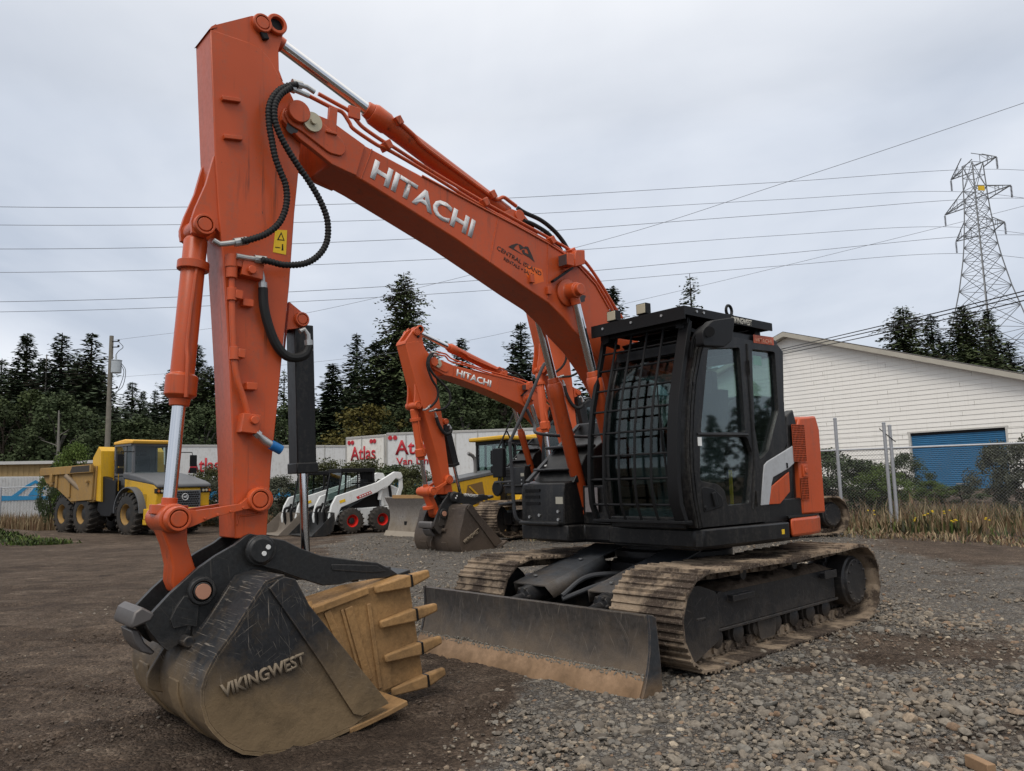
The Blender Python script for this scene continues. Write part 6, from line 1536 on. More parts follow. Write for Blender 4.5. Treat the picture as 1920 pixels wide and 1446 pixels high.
# toothed digging bucket carried on its side inside the big bucket
def digging_bucket():
    YOFF[0] = YB
    X = thing('digging_bucket', 'mud brown toothed digging bucket lying on its side inside the black bucket', 'bucket', HO + _ly * YB, HYAW)
    y0 = .33
    # floor plate: lip line and inner line, in the y = y0 plane
    lip = [(764, 1077), (775, 1141), (785, 1210), (800, 1290)]
    top0, top1 = H(766, 1082, y0), H(560, 1150, y0); bot1 = H(600, 1345, y0); bot0 = H(797, 1292, y0)
    m = MB()
    fl = [top0, (3.34, .60), bot0, (bot0[0] + .62, bot0[1] + .02), (top1[0], top1[1])]
    P = [(top0[0], top0[1] + .0), (bot0[0], bot0[1]), (4.12, .10), (4.28, .42), (top1[0] - .02, top1[1])]
    m.prism(P, y0 - .03, y0)
    bo = m.build('floor_plate', M['dig'], X, bevel=.006)
    r = MB()
    for a, b, w in (((612, 1146), (660, 1265), .05), ((652, 1139), (690, 1275), .06), ((690, 1132), (712, 1290), .03), ((640, 1143), (672, 1260), .02)):
        p, q = H(*a, y0), H(*b, y0); r.bar((p[0], y0 + .006, p[1]), (q[0], y0 + .006, q[1]), .018, w, (1, 0, 0))
    r.build('floor_rib', M['dig'], bo, bevel=.004)
    # back of the bowl and the two side plates (upper one seen from above)
    s = MB()
    rim = [(586, 1141), (690, 1103), (766, 1080)]
    def side(dz, th):
        base = [H3(a, b, y0) for a, b in ((580, 1150), (690, 1107), (766, 1081))]
        pts = [base[0], base[1], base[2]]
        inner = [pts[2] + V((.06, -.10, 0)), pts[1] + V((.04, -.34, .0)), pts[0] + V((.0, -.46, .0))]
        poly = pts + inner; n = len(poly)
        vs = [p + V((0, 0, dz)) for p in poly] + [p + V((0, 0, dz - th)) for p in poly]
        s.add(vs, [list(range(n)), list(range(2 * n - 1, n - 1, -1))] + [(i, i + n, (i + 1) % n + n, (i + 1) % n) for i in range(n)])
    side(.012, .025); s.build('side_plate', M['dig'], X, smooth=0); s = MB(); side(-.74, .025); s.build('side_plate', M['dig'], X, smooth=0)
    b = MB(); t = [H3(580, 1150, y0 - .0)]
    c0 = H3(580, 1150, y0); prof = [(c0.x - .02, y0), (c0.x + .10, y0 - .06), (c0.x + .14, y0 - .2), (c0.x + .06, y0 - .38), (c0.x - .1, y0 - .47)]
    n = len(prof)
    b.add([(x, y, .75) for x, y in prof] + [(x, y, .06) for x, y in prof], [(i, i + 1, n + i + 1, n + i) for i in range(n - 1)])
    bw = b.build('bowl', M['dig'], X); md = bw.modifiers.new('solid', 'SOLIDIFY'); md.thickness = .02
    st = MB(); p, q = H3(588, 1146, y0 + .012), H3(690, 1107, y0 + .012)
    st.bar(p, q, .03, .055, (0, 0, 1)); st.build('side_cutter', M['dig'], X, bevel=.008)
    # teeth: a welded shank and a pinned tip
    for (ax, ay), (bx, by), (cx, cy) in (((702, 1107), (766, 1089), (803, 1075)), ((712, 1172), (776, 1152), (818, 1138)), ((721, 1236), (786, 1215), (826, 1199)), ((734, 1299), (797, 1276), (833, 1258))):
        A_, B_, C_ = H3(ax, ay, y0 + .03), H3(bx, by, y0 + .03), H3(cx, cy, y0 + .03)
        d = (B_ - A_).normalized()
        sh = MB()
        def wedge(p, q, h0, h1, w0, w1):
            u = (q - p).normalized(); up = V((0, 1, 0)).cross(u).normalized(); sd = V((0, 1, 0))
            vs = [p + up * e * h0 / 2 + sd * f * w0 / 2 for e, f in ((-1, -1), (1, -1), (1, 1), (-1, 1))] + [q + up * e * h1 / 2 + sd * f * w1 / 2 for e, f in ((-1, -1), (1, -1), (1, 1), (-1, 1))]
            return vs, [(3, 2, 1, 0), (4, 5, 6, 7), (0, 1, 5, 4), (1, 2, 6, 5), (2, 3, 7, 6), (3, 0, 4, 7)]
        sh.add(*wedge(A_, B_, .055, .095, .03, .085))
        tooth = sh.build('tooth', M['dig'], X, bevel=.012, seg=2)
        tp = MB(); tp.add(*wedge(B_ + d * .012, C_, .092, .06, .08, .05)); tp.build('tooth_tip', M['dig'], tooth, bevel=.016, seg=3)
        MB().add(*wedge(B_ - d * .002, B_ + d * .014, .088, .088, .078, .078)).build('pin_gap', M['black_matt'], tooth)
    YOFF[0] = 0.0
    return X
digging_bucket()
# two more orange excavators parked in line beyond the first
excavator('excavator', 'smaller looking orange excavator beyond, arm down, its muddy bucket before the bulldozer', V((1.6316, 20.9192, .0852)), -2.3974, -.1228, -.1185, main=False, orange=M['orange_far'], scale=1.221, slim=True, blade=False, warp=(.7583, .8562, .9652))
excavator('excavator', 'orange excavator mostly hidden behind the big caged cab, only its arm and boom showing', V((4.7515, 16.8482, .27)), -2.7349, .0533, -.2189, main=False, orange=M['orange_far'], slim=True, blade=False)
# ------------------------------------------------------------------ other machines
YEL = paint('yellow_machine_paint', (.58, .33, .012), .42, (.22, .16, .09), .35, 2.0, fade=.06)
YELD = paint('muddy_yellow_paint', (.30, .175, .05), .65, (.19, .135, .08), .95, 1.6, fade=.12)
GREYP = paint('charcoal_hood_paint', (.095, .10, .107), .5, (.16, .14, .12), .4, 2.0)
WHP = paint('white_loader_paint', (.66, .67, .66), .38, (.35, .30, .24), .3, 2.5, fade=.04)
REDR = plain('red_rim', (.55, .018, .012), .45)
TYRE = muddy('dusty_tyre', (.016, .015, .014), (.075, .06, .047), .25, 1.6, .85, 6, False)
DARKB = paint('worn_black_attachment', (.012, .013, .014), .5, (.08, .065, .05), .5, 3)
def wheel(parent, c, r, w, rim_r, rim_mat, side, lugs=22, name='wheel', hub=.42):
    """tyre with chevron lugs and a dished rim; axle along y"""
    x, y, z = c; m = MB()
    m.lathe((x, y - w / 2, z), (x, y + w / 2, z), [(0, rim_r), (.0, r * .80), (.07, r * .9), (.18, r * .955), (.82, r * .955), (.93, r * .9), (1, r * .80), (1, rim_r)], 44, False)
    for k in range(lugs):
        for s in (-1, 1):
            t = 2 * pi * (k + (.5 if s > 0 else 0)) / lugs; a = .13
            p0 = V((x + r * .955 * cos(t), y + s * w * .47, z + r * .955 * sin(t))); p1 = V((x + r * .955 * cos(t + a), y + s * w * .03, z + r * .955 * sin(t + a)))
            nrm = V((cos(t + a / 2), 0, sin(t + a / 2))); m.bar(p0, p1, r * .10, r * .09, nrm)
            q0 = V((x + r * .86 * cos(t), y + s * w * .5, z + r * .86 * sin(t))); m.bar(q0, p0, r * .1, r * .05, V((0, s, 0)))
    t_ = m.build(name, TYRE, parent, smooth=40)
    q = MB(); s = side
    q.lathe((x, y + s * w * .47, z), (x, y - s * w * .3, z), [(0, rim_r * 1.02), (.0, rim_r * .93), (.10, rim_r * .86), (.42, rim_r * .78), (.45, rim_r * .42), (.38, rim_r * .36), (.38, 0.01)], 32, False)
    for k in range(8):
        th = 2 * pi * k / 8; cc = V((x + rim_r * .58 * cos(th), y + s * w * .15, z + rim_r * .58 * sin(th))); q.cyl(cc, cc + V((0, s * .03, 0)), rim_r * .05, n=6)
    q.build('rim', rim_mat, t_)
    MB().lathe((x, y + s * w * .16, z), (x, y + s * w * .34, z), [(0, rim_r * hub), (.8, rim_r * hub * .95), (1, rim_r * hub * .6)], 20).build('hub', DARKB, t_); return t_

# --- bulldozer
def bulldozer():
    X = thing('bulldozer', 'yellow bulldozer with glazed black cab, parked behind the smaller orange arm', 'bulldozer', (-.9, 24.9, gz(-.9, 24.9) - .02), R(-141))
    for s in (-1, 1):
        m = MB(); P = []
        for i in range(16): t = -pi / 2 + pi * i / 15; P.append((1.35 + .36 * cos(t), .40 + .36 * sin(t)))
        for i in range(16): t = pi / 2 + pi * i / 15; P.append((-1.35 + .42 * cos(t), .47 + .42 * sin(t)))
        P.append(P[0]); d = [0]
        for a, b in zip(P, P[1:]): d.append(d[-1] + hypot(b[0] - a[0], b[1] - a[1]))
        N = 42
        def at(q):
            q %= d[-1]
            for i in range(len(d) - 1):
                if d[i + 1] >= q: t = (q - d[i]) / (d[i + 1] - d[i] or 1); return (P[i][0] + (P[i + 1][0] - P[i][0]) * t, P[i][1] + (P[i + 1][1] - P[i][1]) * t)
        for k in range(N):
            a, b = at(d[-1] * k / N), at(d[-1] * (k + .96) / N); dx, dz = b[0] - a[0], b[1] - a[1]; l = hypot(dx, dz); nx, nz = dz / l, -dx / l
            m.prism([(a[0] - nx * .01, a[1] - nz * .01), (b[0] - nx * .01, b[1] - nz * .01), (b[0] + nx * .01, b[1] + nz * .01), (a[0] + dx * .2 + nx * .015, a[1] + dz * .2 + nz * .015), (a[0] + dx * .12 + nx * .06, a[1] + dz * .12 + nz * .06), (a[0] + nx * .06, a[1] + nz * .06)], s * 1.0 - .28, s * 1.0 + .28)
        tr = m.build('crawler_track', M['mud_track'], X, smooth=0)
        f = MB().box((0, s * 1.0, .42), (2.3, .3, .34)); f.cyl((1.35, s * .9, .4), (1.35, s * 1.12, .4), .3); f.cyl((-1.35, s * .9, .47), (-1.35, s * 1.14, .47), .33)
        for k in range(6): f.cyl((-.9 + k * .36, s * .85, .17), (-.9 + k * .36, s * 1.15, .17), .12, n=16)
        f.build('track_frame', YELD, tr, bevel=.02)
    h = MB(); h.prism([(-.35, .75), (2.0, .75), (2.05, 1.35), (1.95, 1.52), (-.35, 1.86)], -.52, .52); hd = h.build('hood', YEL, X, bevel=.03)
    MB().prism([(-.37, 1.85), (1.96, 1.51), (2.06, 1.36), (2.12, 1.40), (2.02, 1.60), (-.37, 1.97)], -.54, .54).build('hood_top', GREYP, hd, bevel=.02)
    for s in (-1, 1):
        MB().prism([(.42, .92), (1.25, .92), (1.1, 1.48), (.55, 1.58)], s * .525, s * .535).build('side_grille', plain('brown_mesh_grille', (.17, .10, .035), .7, var=.4, scale=40), hd)
        MB().bar((.5, s * .545, .98), (1.05, s * .545, 1.44), .05, .02, (0, 1, 0)).build('grille_brace', YEL, hd)
    e = MB().tube(smooth_path([(.35, -.1, 1.7), (.35, -.1, 2.2), (.42, -.1, 2.38), (.62, -.1, 2.48)]), .055, 12); e.build('exhaust_pipe', plain('dull_exhaust', (.22, .21, .20), .45, .4, .6), X)
    c = MB()
    for x, y in ((.30, .72), (.30, -.72), (-.45, .80), (-.45, -.80), (-1.35, .78), (-1.35, -.78)): c.bar((x, y, .95), (x * .97, y * .97, 2.86), .10, .10, (1, 0, 0))
    for y in (.79, -.79):
        for x in (-.08, -.9): c.bar((x, y, .95), (x, y * .98, 2.85), .06, .06, (1, 0, 0))
    for y in (.78, -.78): c.bar((.3, y, 1.0), (-1.35, y, 1.0), .1, .25); c.bar((.3, y * .97, 2.82), (-1.35, y * .97, 2.82), .1, .12); c.bar((-.45, y, 1.55), (-1.35, y, 1.55), .06, .06)
    for x in (.3, -1.35): c.bar((x, -.75, 2.82), (x, .75, 2.82), .1, .12); c.bar((x, -.75, 1.1), (x, .75, 1.1), .1, .5)
    c.v = [(x_ - .5, y_, z_) for x_, y_, z_ in c.v]
    cb = c.build('cab', M['black_matt'], X, bevel=.01)
    MB().box((-1.02, 0, 2.94), (2.1, 1.78, .13)).box((-1.8, 0, 3.03), (.5, 1.5, .1)).build('cab_roof', YEL, cb, bevel=.04)
    g = MB()
    for y in (.765, -.765): g.box((-.06, y, 1.95), (.72, .01, 1.75)); g.box((-.9, y, 2.1), (.85, .01, 1.4))
    for x in (.31, -1.36): g.box((x, 0, 2.05), (.01, 1.44, 1.45))
    g.v = [(x_ - .5, y_, z_) for x_, y_, z_ in g.v]
    g.build('cab_glass', M['glass'], cb, smooth=0)
    st = MB().box((-.65, 0, 1.3), (.55, .55, .5)).box((-.9, 0, 1.85), (.14, .5, .75)).box((-.92, 0, 2.35), (.1, .3, .2)).box((-.1, .3, 1.3), (.3, .5, .6)); st.v = [(x_ - .5, y_, z_) for x_, y_, z_ in st.v]; st.build('operator_seat', M['seat'], cb, bevel=.05)
    t = MB(); t.box((-2.1, 0, 1.2), (.6, 1.5, .85)); t.box((-.4, .92, .92), (1.9, .34, .10)); t.box((-.4, -.92, .92), (1.9, .34, .10)); t.prism([(-.35, .95), (-1.7, .95), (-1.7, 1.5), (-.75, 1.5)], .80, 1.15); t.prism([(-.35, .95), (-1.7, .95), (-1.7, 1.5), (-.75, 1.5)], -1.15, -.8)
    t.build('rear_tank', YEL, X, bevel=.03)
    b = MB(); pr = [(2.72 - .16 * sin(pi * i / 10) + (.0 if i < 9 else .03), .02 + 1.15 * i / 10) for i in range(11)]; b.sheet(pr, -1.62, 1.62, .03); bl = b.build('blade', muddy('dusty_grey_blade', (.16, .145, .13), (.20, .165, .125), .5, .6, .6, 3, True, streak=.3), X, smooth=40)
    MB().box((2.70, 0, 1.19), (.10, 2.3, .10)).build('timber_baulk', plain('sawn_timber', (.34, .20, .085), .8, var=.2), bl)
    MB().sheet([(2.79, -.01), (2.70, .16)], -1.64, 1.64, .02).build('cutting_edge', plain('pale_edge', (.28, .24, .19), .6), bl)
    a = MB()
    for s in (-1, 1): a.bar((2.6, s * .65, .35), (.2, s * .62, .45), .14, .2); a.bar((2.55, s * .35, .85), (1.7, s * .42, 1.1), .10, .10); a.bar((2.55, s * .9, .6), (1.5, s * .6, .5), .1, .1)
    a.build('push_arm', M['black_matt'], X, bevel=.01)
    return X
bulldozer()

# --- skid steer loaders
def skid_steer(name, label, loc, yaw, group):
    X = thing(name, label, 'skid steer', loc, yaw, group)
    for x in (.54, -.54):
        for s in (-1, 1): wheel(X, (x, s * .72, .42), .42, .30, .20, REDR, s, 18, hub=.52)
    b = MB(); b.prism([(.95, .30), (.95, .62), (.60, .80), (-1.05, .84), (-1.30, .90), (-1.38, .55), (-1.15, .30), (-.2, .22)], -.53, .53)
    bo = b.build('body', WHP, X, bevel=.03)
    MB().prism([(.55, .80), (-.35, 1.26), (-.55, 1.30), (-.62, .84)], -.50, .50).build('engine_bay', M['black_matt'], X)
    MB().prism([(-.62, .82), (-1.25, .84), (-1.36, 1.42), (-1.05, 1.55), (-.62, 1.40)], -.50, .50).build('tailgate', WHP, X, bevel=.04)
    cg = MB()
    for s in (-1, 1):
        cg.tube([(.95, s * .46, .75), (.72, s * .46, 2.02)], .035, 8); cg.tube([(-.48, s * .46, 1.2), (-.38, s * .46, 2.02)], .04, 8); cg.tube([(.20, s * .46, 1.1), (.16, s * .46, 2.0)], .03, 8)
        cg.bar((.9, s * .46, .98), (-.45, s * .46, 1.40), .05, .10); cg.bar((-.05, s * .465, 1.62), (-.46, s * .465, 1.62), .03, .05)
    cg.box((.16, 0, 2.05), (1.22, 1.04, .13)); cg.box((-.44, 0, 1.6), (.06, .86, .8))
    ca = cg.build('cab', M['black_matt'], X, bevel=.015)
    wm = MB()
    for s in (-1, 1):
        for i in range(9): wm.box((.12 - i * .065, s * .47, 1.72), (.012, .008, .55))
        for i in range(8): wm.box((-.14, s * .47, 1.47 + i * .07), (.56, .008, .012))
    wm.build('side_screen', M['black_matt'], ca, smooth=0)
    gl = MB(); gl.add([(.955, -.43, .82), (.955, .43, .82), (.735, .43, 1.98), (.735, -.43, 1.98)], [(0, 1, 2, 3)])
    for s in (-1, 1): gl.add([(.86, s * .45, 1.1), (.20, s * .45, 1.22), (.17, s * .45, 1.96), (.74, s * .45, 1.96)], [(0, 1, 2, 3)])
    gl.build('cab_glass', M['glass_clear'], ca, smooth=0)
    st = MB().box((-.1, 0, 1.0), (.5, .5, .3)).box((-.3, 0, 1.4), (.14, .48, .7)).box((.6, 0, .8), (.4, .7, .2)); st.build('operator_seat', M['seat'], ca, bevel=.05)
    for s in (-1, 1):
        a = MB(); y0, y1 = (s * .58, s * .70)
        a.prism([(1.02, 1.22), (.96, 1.24), (-.42, 1.63), (-.75, 1.80), (-1.08, 1.98), (-1.32, 1.96), (-1.40, 1.82), (-1.28, 1.72), (-1.12, 1.76), (-.88, 1.52), (-.62, 1.42), (-.40, 1.30), (.52, .98), (.86, .86), (1.00, .58), (1.10, .30), (1.24, .36), (1.27, .56), (1.18, .94)], y0, y1)
        ar = a.build('lift_arm', WHP, X, bevel=.012)
        l = MB(); l.prism([(-1.28, 1.80), (-1.40, 1.80), (-1.42, 1.45), (-1.30, 1.10), (-1.05, .86), (-.92, .86), (-1.16, 1.16), (-1.28, 1.46)], s * .585, s * .66); l.bar((-.70, s * .56, .84), (-.62, s * .56, 1.30), .08, .10); l.bar((-.62, s * .62, 1.48), (-.55, s * .60, 1.05), .05, .12); l.build('arm_link', WHP, X, bevel=.01)
        MB().cyl((-1.05, s * .54, .95), (-.95, s * .54, 1.6), .045).build('lift_cylinder', M['black_matt'], X)
        dc = MB().prism([(.28, 1.10), (.34, 1.18), (-.18, 1.36), (-.24, 1.28)], s * .701, s * .704).build('red_name_decal', plain('red_decal', (.42, .03, .03), .5), ar)
        MB().box((.82, s * .705, 1.06), (.20, .008, .09), Matrix.Rotation(.28, 3, 'Y')).build('yellow_sticker', M['decal_yellow'], ar)
        dots = MB()
        for i in range(5): dots.box((.19 - i * .085, s * .707, 1.185 + i * .0295), (.055, .006, .045), Matrix.Rotation(.33, 3, 'Y'))
        dots.build('lettering', M['white_letter'], dc)
    k = MB(); k.box((1.16, 0, .42), (.10, 1.1, .5)); 
    for s in (-1, 1): k.tube(smooth_path([(1.1, s * .28, .9), (1.28, s * .3, .8), (1.25, s * .3, .4), (1.12, s * .28, .25)]), .05, 8); k.cyl((1.0, s * .42, 1.0), (1.2, s * .42, .5), .04)
    k.build('quick_attach', M['black_matt'], X, bevel=.01)
    bk = MB(); pr = [(1.22, .72), (1.20, .45), (1.24, .16), (1.34, .04), (1.50, .01), (1.98, .0)]
    bk.sheet(pr, -.93, .93, .02); bo_ = bk.build('bucket', DARKB, X)
    for s in (-1, 1): MB().prism([(1.20, .72), (1.98, .0), (1.5, -.01), (1.24, .14), (1.18, .45)], s * .93, s * .95).build('side_plate', DARKB, bo_, bevel=.004)
    for s in (-1, 1): MB().cyl((-1.40, s * .42, 1.0), (-1.43, s * .42, 1.0), .07, n=12).build('tail_lamp', REDR, X)
    return X
P = on_ground(659, 1001.5, gz(-5, 24)); yaw = R(-143)
f_, l_ = V((cos(yaw), sin(yaw), 0)), V((-sin(yaw), cos(yaw), 0))
O_ = P - f_ * .54 - l_ * .78
SK = skid_steer('skid_steer', 'white skid steer with red rims, nearer the bulldozer blade', O_, yaw, 'white skid steers')
S2 = dup(SK); S2.location = O_ - l_ * 2.1 + f_ * .28; S2.location.z = gz(S2.location.x, S2.location.y)
S2['label'] = 'white skid steer half hidden behind the other one, with a mud grey bucket'
S2.rotation_euler.z = yaw
for ch in S2.children_recursive:
    if ch.name.startswith('bucket') or ch.name.startswith('side_plate'):
        ch.data = ch.data.copy(); ch.data.materials[0] = plain('mud_grey_bucket', (.16, .135, .11), .8, var=.3)

# --- articulated dump truck
def dump_truck():
    P = on_ground(246, 1005.5, -.13); yaw = R(-37); l_ = V((-sin(yaw), cos(yaw), 0)); f_ = V((cos(yaw), sin(yaw), 0)); O = P + l_ * 1.12; O.z = gz(O.x, O.y) - .01
    X = thing('dump_truck', 'yellow articulated dump truck with grey hood and three muddy axles', 'dump truck', O, yaw)
    for x in (0, -3.6, -5.32):
        for s in (-1, 1): wheel(X, (x, s * 1.02, .82), .82, .72, .40, YELD, s, 20, hub=.62)
    h = MB(); h.prism([(-.75, .95), (.95, .95), (1.62, 1.05), (1.66, 1.70), (1.45, 1.92), (-.75, 2.18)], -1.08, 1.08)
    hd = h.build('engine_housing', YEL, X, bevel=.05)
    MB().prism([(-.85, 2.16), (1.42, 1.88), (1.72, 1.76), (1.70, 1.90), (1.35, 2.02), (.2, 2.28), (-.85, 2.42)], -1.10, 1.10).build('hood', GREYP, hd, bevel=.08, seg=3)
    gm = MB(); gm.box((1.68, 0, 1.34), (.08, 1.30, .66)); gr = gm.build('grille', GREYP, hd, bevel=.02)
    gg = MB()
    for i in range(12):
        for j in range(7): gg.box((1.725, -.52 + i * .094 + (.047 if j % 2 else 0), 1.08 + j * .085), (.01, .07, .05))
    gg.build('grille_mesh', M['black_matt'], gr, smooth=0)
    MB().tube([(1.74, .12 * cos(t * pi / 10), 1.42 + .12 * sin(t * pi / 10)) for t in range(21)], .016, 6).box((1.74, 0, 1.42), (.02, .14, .05)).box((1.74, .05, 1.45), (.02, .05, .07)).build('front_emblem', plain('pale_emblem', (.5, .5, .5), .4), gr)
    for s in (-1, 1):
        lp = MB().box((1.60, s * .88, 1.66), (.20, .42, .18)); lo = lp.build('headlight', M['black_matt'], hd, bevel=.02)
        for k in range(3): MB().cyl((1.69, s * (.76 + k * .13), 1.66), (1.712, s * (.76 + k * .13), 1.66), .05, n=12).build('lamp_lens', plain('amber_lens', (.45, .12, .02), .3) if k == 2 else M['lamp_glass'], lo)
        MB().prism([(.2, 1.05), (.95, 1.05), (.95, 1.55), (.2, 1.6)], s * 1.085, s * 1.095).build('side_grille', plain('ochre_grille', (.33, .20, .02), .7, var=.4, scale=30), hd)
        fd = MB(); ar = [(.95 * cos(pi * i / 14), .86 + .95 * sin(pi * i / 14)) for i in range(0, 15)]; fd.sheet(ar, s * .78, s * 1.36, .04, -1); fd.build('fender', GREYP, X)
        mr = MB(); mr.box((-.3, s * 1.50, 2.86), (.12, .25, .46)).box((-.3, s * 1.50, 2.46), (.12, .24, .22)); mr.tube([(-.5, s * .85, 3.2), (-.32, s * 1.45, 3.2), (-.3, s * 1.5, 2.9)], .02); mr.build('mirror', M['black_matt'], X, bevel=.03)
    bp = MB(); bp.prism([(1.0, .62), (1.75, .62), (1.82, .80), (1.80, 1.02), (1.0, 1.02)], -1.22, 1.22); bp.prism([(.92, .42), (1.2, .42), (1.4, .64), (.92, .64)], -1.20, 1.2); bp.build('bumper', YEL, X, bevel=.03)
    c = MB()
    for x, y in ((-.62, .80), (-.62, -.80), (-1.15, .84), (-1.15, -.84), (-2.0, .84), (-2.0, -.84)): c.bar((x, y, 1.9), (x - .08 if x > -1 else x, y * .98, 3.52), .10, .10, (1, 0, 0))
    c.bar((-.64, -.8, 2.3), (-.64, .8, 2.3), .1, .14); c.box((-1.35, 0, 2.0), (1.4, 1.7, .5)); c.bar((-.70, -.8, 3.5), (-.70, .8, 3.5), .1, .12); c.box((-2.02, 0, 2.6), (.08, 1.7, 1.9))
    for y in (.84, -.84): c.bar((-.7, y, 3.5), (-2.0, y, 3.5), .1, .12); c.bar((-.6, y, 2.35), (-2.0, y, 2.35), .08, .12)
    cb = c.build('cab', GREYP, X, bevel=.015)
    g = MB(); g.add([(-.63, -.78, 2.34), (-.63, .78, 2.34), (-.70, .78, 3.46), (-.70, -.78, 3.46)], [(0, 1, 2, 3)])
    for y in (.84, -.84): g.add([(-.66, y, 2.38), (-1.98, y, 2.38), (-1.98, y, 3.45), (-.72, y, 3.45)], [(0, 1, 2, 3)])
    g.build('cab_glass', M['glass_clear'], cb, smooth=0)
    MB().prism([(-.55, 3.53), (-2.05, 3.53), (-2.05, 3.64), (-1.2, 3.72), (-.5, 3.66)], -.92, .92).build('cab_roof', paint('amber_roof', (.74, .40, .05), .45, amount=.1), cb, bevel=.04)
    MB().box((-1.45, 0, 2.7), (.2, .55, .8)).box((-1.2, 0, 2.35), (.5, .55, .2)).box((-1.46, 0, 3.2), (.12, .3, .2)).build('operator_seat', M['seat'], cb, bevel=.06)
    hb = MB(); hb.prism([(-2.12, 1.3), (-2.25, 3.30), (-2.45, 3.48), (-2.9, 3.05), (-3.0, 1.4)], -1.30, 1.30)
    for k in range(2): hb.tube([(-1.0, -1.18 - .0, 1.7), (-1.0, -1.2, 2.9), (-1.35, -1.2, 2.9), (-1.35, -1.2, 1.7)], .02)
    hb.build('headboard', YEL, X, bevel=.04)
    sk = MB()
    for s in (-1, 1): sk.prism([(-1.15, 1.0), (-1.15, 2.1), (-2.2, 2.3), (-2.6, 1.0), (-2.2, .72), (-1.5, .72)], s * 1.0, s * 1.22)
    sk.box((-1.7, 0, 1.1), (1.2, 1.8, .7)); sk.box((-3.7, 0, 1.05), (4.6, .9, .36)); sk.build('chassis', M['black_matt'], X, bevel=.03)
    d = MB(); pf = [(-2.55, 2.72), (-7.1, 2.70), (-7.2, 2.55), (-6.75, 2.12), (-5.9, 1.95), (-4.4, 1.32), (-2.6, 1.38)]
    sd = MB()
    for s in (-1, 1): sd.prism(pf, s * 1.36, s * 1.44)
    sd.prism([(-2.62, 1.36), (-2.55, 2.72), (-2.45, 2.72), (-2.5, 1.36)], -1.36, 1.36)
    sd.sheet([(-2.6, 1.38), (-4.4, 1.32), (-5.9, 1.95), (-6.75, 2.12), (-7.2, 2.5)], -1.36, 1.36, .08)
    for s in (-1, 1):
        sd.prism([(-2.5, 2.46), (-7.1, 2.44), (-7.2, 2.62), (-7.1, 2.76), (-2.5, 2.78)], s * 1.44, s * 1.56); 
        for x in (-4.4, -5.6): sd.prism([(x, 1.5 if x > -5 else 1.9), (x - .2, 1.5 if x > -5 else 1.9), (x - .2, 2.5), (x, 2.5)], s * 1.44, s * 1.50)
        sd.box((-6.0, s * 1.52, 2.32), (.22, .14, .36)); sd.box((-2.9, s * 1.5, 2.1), (.14, .12, .10)); sd.box((-6.1, s * 1.5, 2.0), (.1, .12, .1))
    bd = sd.build('dump_body', YELD, X, bevel=.015)
    for s in (-1, 1):
        MB().prism([(-2.6, 2.50), (-4.3, 2.49), (-4.1, 2.74), (-2.6, 2.75)], s * 1.562, s * 1.566).build('scraped_patch', plain('scraped_black_patch', (.045, .038, .032), .8, var=.5, scale=12), bd, smooth=0)
        cy = MB().cyl((-4.6, s * 1.56, 2.38), (-2.95, s * 1.15, 1.28), .10, n=16); cy.build('hoist_cylinder', plain('dusty_hoist', (.20, .15, .10), .6), X)
    return X
dump_truck()
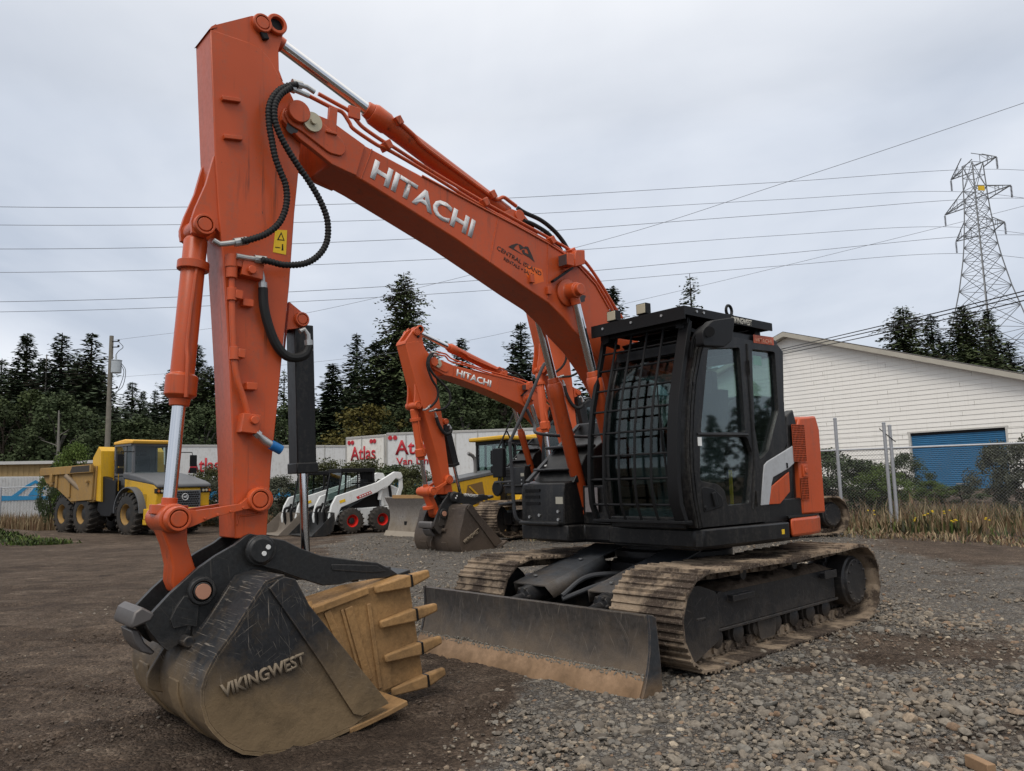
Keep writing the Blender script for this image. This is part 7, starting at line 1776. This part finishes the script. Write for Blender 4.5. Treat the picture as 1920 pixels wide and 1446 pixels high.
# ------------------------------------------------------------------ loose stones
def stones(name, label, n, region, smin, smax, seed, dens, group=None, power=2.2, sub=2, exclude=()):
    rng = np.random.default_rng(seed); rnd = random.Random(seed)
    base = []
    for k in range(10):
        b = bmesh.new(); bmesh.ops.create_icosphere(b, subdivisions=sub, radius=1.0)
        off = V((k * 7.3, k * 3.1, seed))
        # knock flat facets off a lumpy ball
        planes = [(V((rnd.gauss(0, 1), rnd.gauss(0, 1), rnd.gauss(0, 1))).normalized(), rnd.uniform(.55, .85)) for _ in range(9)]
        for v in b.verts:
            p = v.co * (1 + .25 * noise.noise(v.co * 1.3 + off))
            for nn, dd in planes:
                e = p.dot(nn) - dd
                if e > 0: p -= nn * e * .9
            v.co = p
        bmesh.ops.triangulate(b, faces=b.faces); b.verts.ensure_lookup_table()
        base.append((np.array([v.co for v in b.verts], np.float32), np.array([[v.index for v in f.verts] for f in b.faces], np.int32))); b.free()
    vs, fs, tint = [], [], []; o = 0; c = 0; tries = 0
    x0, x1, y0, y1 = region
    while c < n and tries < n * 40:
        tries += 1
        # more samples near the camera
        y = y0 + (y1 - y0) * rng.random() ** 1.5; x = x0 + (x1 - x0) * rng.random()
        if abs(x) > y * .74 + .3: continue
        if rng.random() > dens(x, y): continue
        if any(hypot(x - ex, y - ey) < er for ex, ey, er in exclude): continue
        s = smin + (smax - smin) * rng.random() ** power
        V0, F0 = base[rng.integers(len(base))]
        sc = np.array([s * rng.uniform(.75, 1.35), s * rng.uniform(.75, 1.2), s * rng.uniform(.45, .8)], np.float32)
        a, bb, cc = rng.random(3) * 6.283 * np.array([1, .12, .12])
        ca, sa, cb2, sb2 = cos(a), sin(a), cos(bb), sin(bb)
        Rz = np.array([[ca, -sa, 0], [sa, ca, 0], [0, 0, 1]]); Rx = np.array([[1, 0, 0], [0, cb2, -sb2], [0, sb2, cb2]])
        P = (V0 * sc) @ (Rz @ Rx).T.astype(np.float32)
        P = P + np.array([x, y, gz(x, y) + sc[2] * rng.uniform(.05, .55)], np.float32)
        vs.append(P); fs.append(F0 + o); o += len(P); tint.append(np.full(len(P), rng.random(), np.float32)); c += 1
    vs = np.concatenate(vs); fs = np.concatenate(fs); tint = np.concatenate(tint)
    me = bpy.data.meshes.new(name); me.vertices.add(len(vs)); me.vertices.foreach_set('co', vs.ravel())
    me.loops.add(fs.size); me.loops.foreach_set('vertex_index', fs.ravel())
    me.polygons.add(len(fs)); me.polygons.foreach_set('loop_start', np.arange(0, fs.size, 3, dtype=np.int32)); me.polygons.foreach_set('loop_total', np.full(len(fs), 3, np.int32))
    me.update()
    me.polygons.foreach_set('use_smooth', [True] * len(fs)); me.set_sharp_from_angle(angle=R(38))
    at = me.attributes.new('tint', 'FLOAT', 'POINT'); at.data.foreach_set('value', tint)
    me.materials.append(STONE)
    ob = bpy.data.objects.new(name, me); C.objects.link(ob); tag(ob, kind='stuff')
    return ob
k = NT('crushed_rock'); v = k.coord('Object')
tn = k.n('ShaderNodeAttribute', attribute_name='tint').outputs['Fac']
c_ = k.ramp(tn, [(0, (0.097, 0.083, 0.068)), (.2, (0.184, 0.157, 0.126)), (.38, (0.148, 0.137, 0.121)), (.55, (0.230, 0.188, 0.141)), (.70, (0.178, 0.168, 0.149)), (.86, (0.270, 0.225, 0.171)), (.955, (0.204, 0.127, 0.078)), (.985, (0.408, 0.343, 0.258))])
nz = k.noise(v, 55, 5, .65)
c_ = k.mix(k.math('MULTIPLY', k.ramp(nz, [(.35, 1), (.6, 0)]), .45), c_, (.045, .038, .032))
c_ = k.mix(k.ramp(k.noise(v, 260, 2), [(.58, 0), (.75, .35)]), c_, (.20, .185, .165))
k.set(color=c_, rough=.9, spec=.2); k.bump(k.noise(v, 120, 4), .35, .004)
STONE = k.m
_excl = [(-1.2, 4.95, .55), (-1.0, 5.35, .5)]
stones('gravel', '', 19000, (-1.2, 4.8, 3.6, 9.5), .007, .031, 11, lambda x, y: max(0, gravel_mask(x, y) - .12) * 1.1, sub=1, exclude=_excl, power=2.0)
stones('gravel', '', 1100, (.3, 5.0, 3.6, 8.5), .026, .052, 12, lambda x, y: max(0, gravel_mask(x, y) - .35) * (.25 + .75 * sst(.4, 2.2, x)), sub=2, exclude=_excl, power=2.6)
stones('gravel', '', 13000, (-5, 7, 8.0, 24), .010, .034, 13, lambda x, y: gravel_mask(x, y) * .8, sub=1, exclude=_excl)
stones('gravel', '', 2600, (-6, 5, 3.6, 14), .004, .020, 14, lambda x, y: .08 + .7 * max(0, noise.noise(V((x * .8, y * .8, 1.5)))), sub=1, exclude=_excl)
k = NT('soil_clod'); v = k.coord('Object'); k.set(color=k.mix(k.noise(v, 30, 5, .7), (.050, .038, .030), (.14, .11, .088)), rough=.95, spec=.1); k.bump(k.noise(v, 90, 4), .6, .006)
_st = STONE; STONE = k.m
stones('soil_clods', '', 9500, (-5, 5, 3.6, 12), .003, .017, 15, lambda x, y: (1 - gravel_mask(x, y)) * (.15 + .85 * sst(-.1, .3, noise.noise(V((x * 1.1, y * 1.1, 8))))), sub=1, exclude=_excl, power=2.6)
STONE = _st
wb = on_ground(1838, 1437, .03)
tag(MB().box((wb.x, wb.y, gz(wb.x, wb.y) + .035), (.05, .16, .06), Matrix.Rotation(.15, 3, 'Z')).build('wood_offcut', plain('weathered_timber', (.24, .15, .085), .8, var=.4, scale=14), None, bevel=.004),
    'small brown offcut of timber lying on the gravel', 'wood')
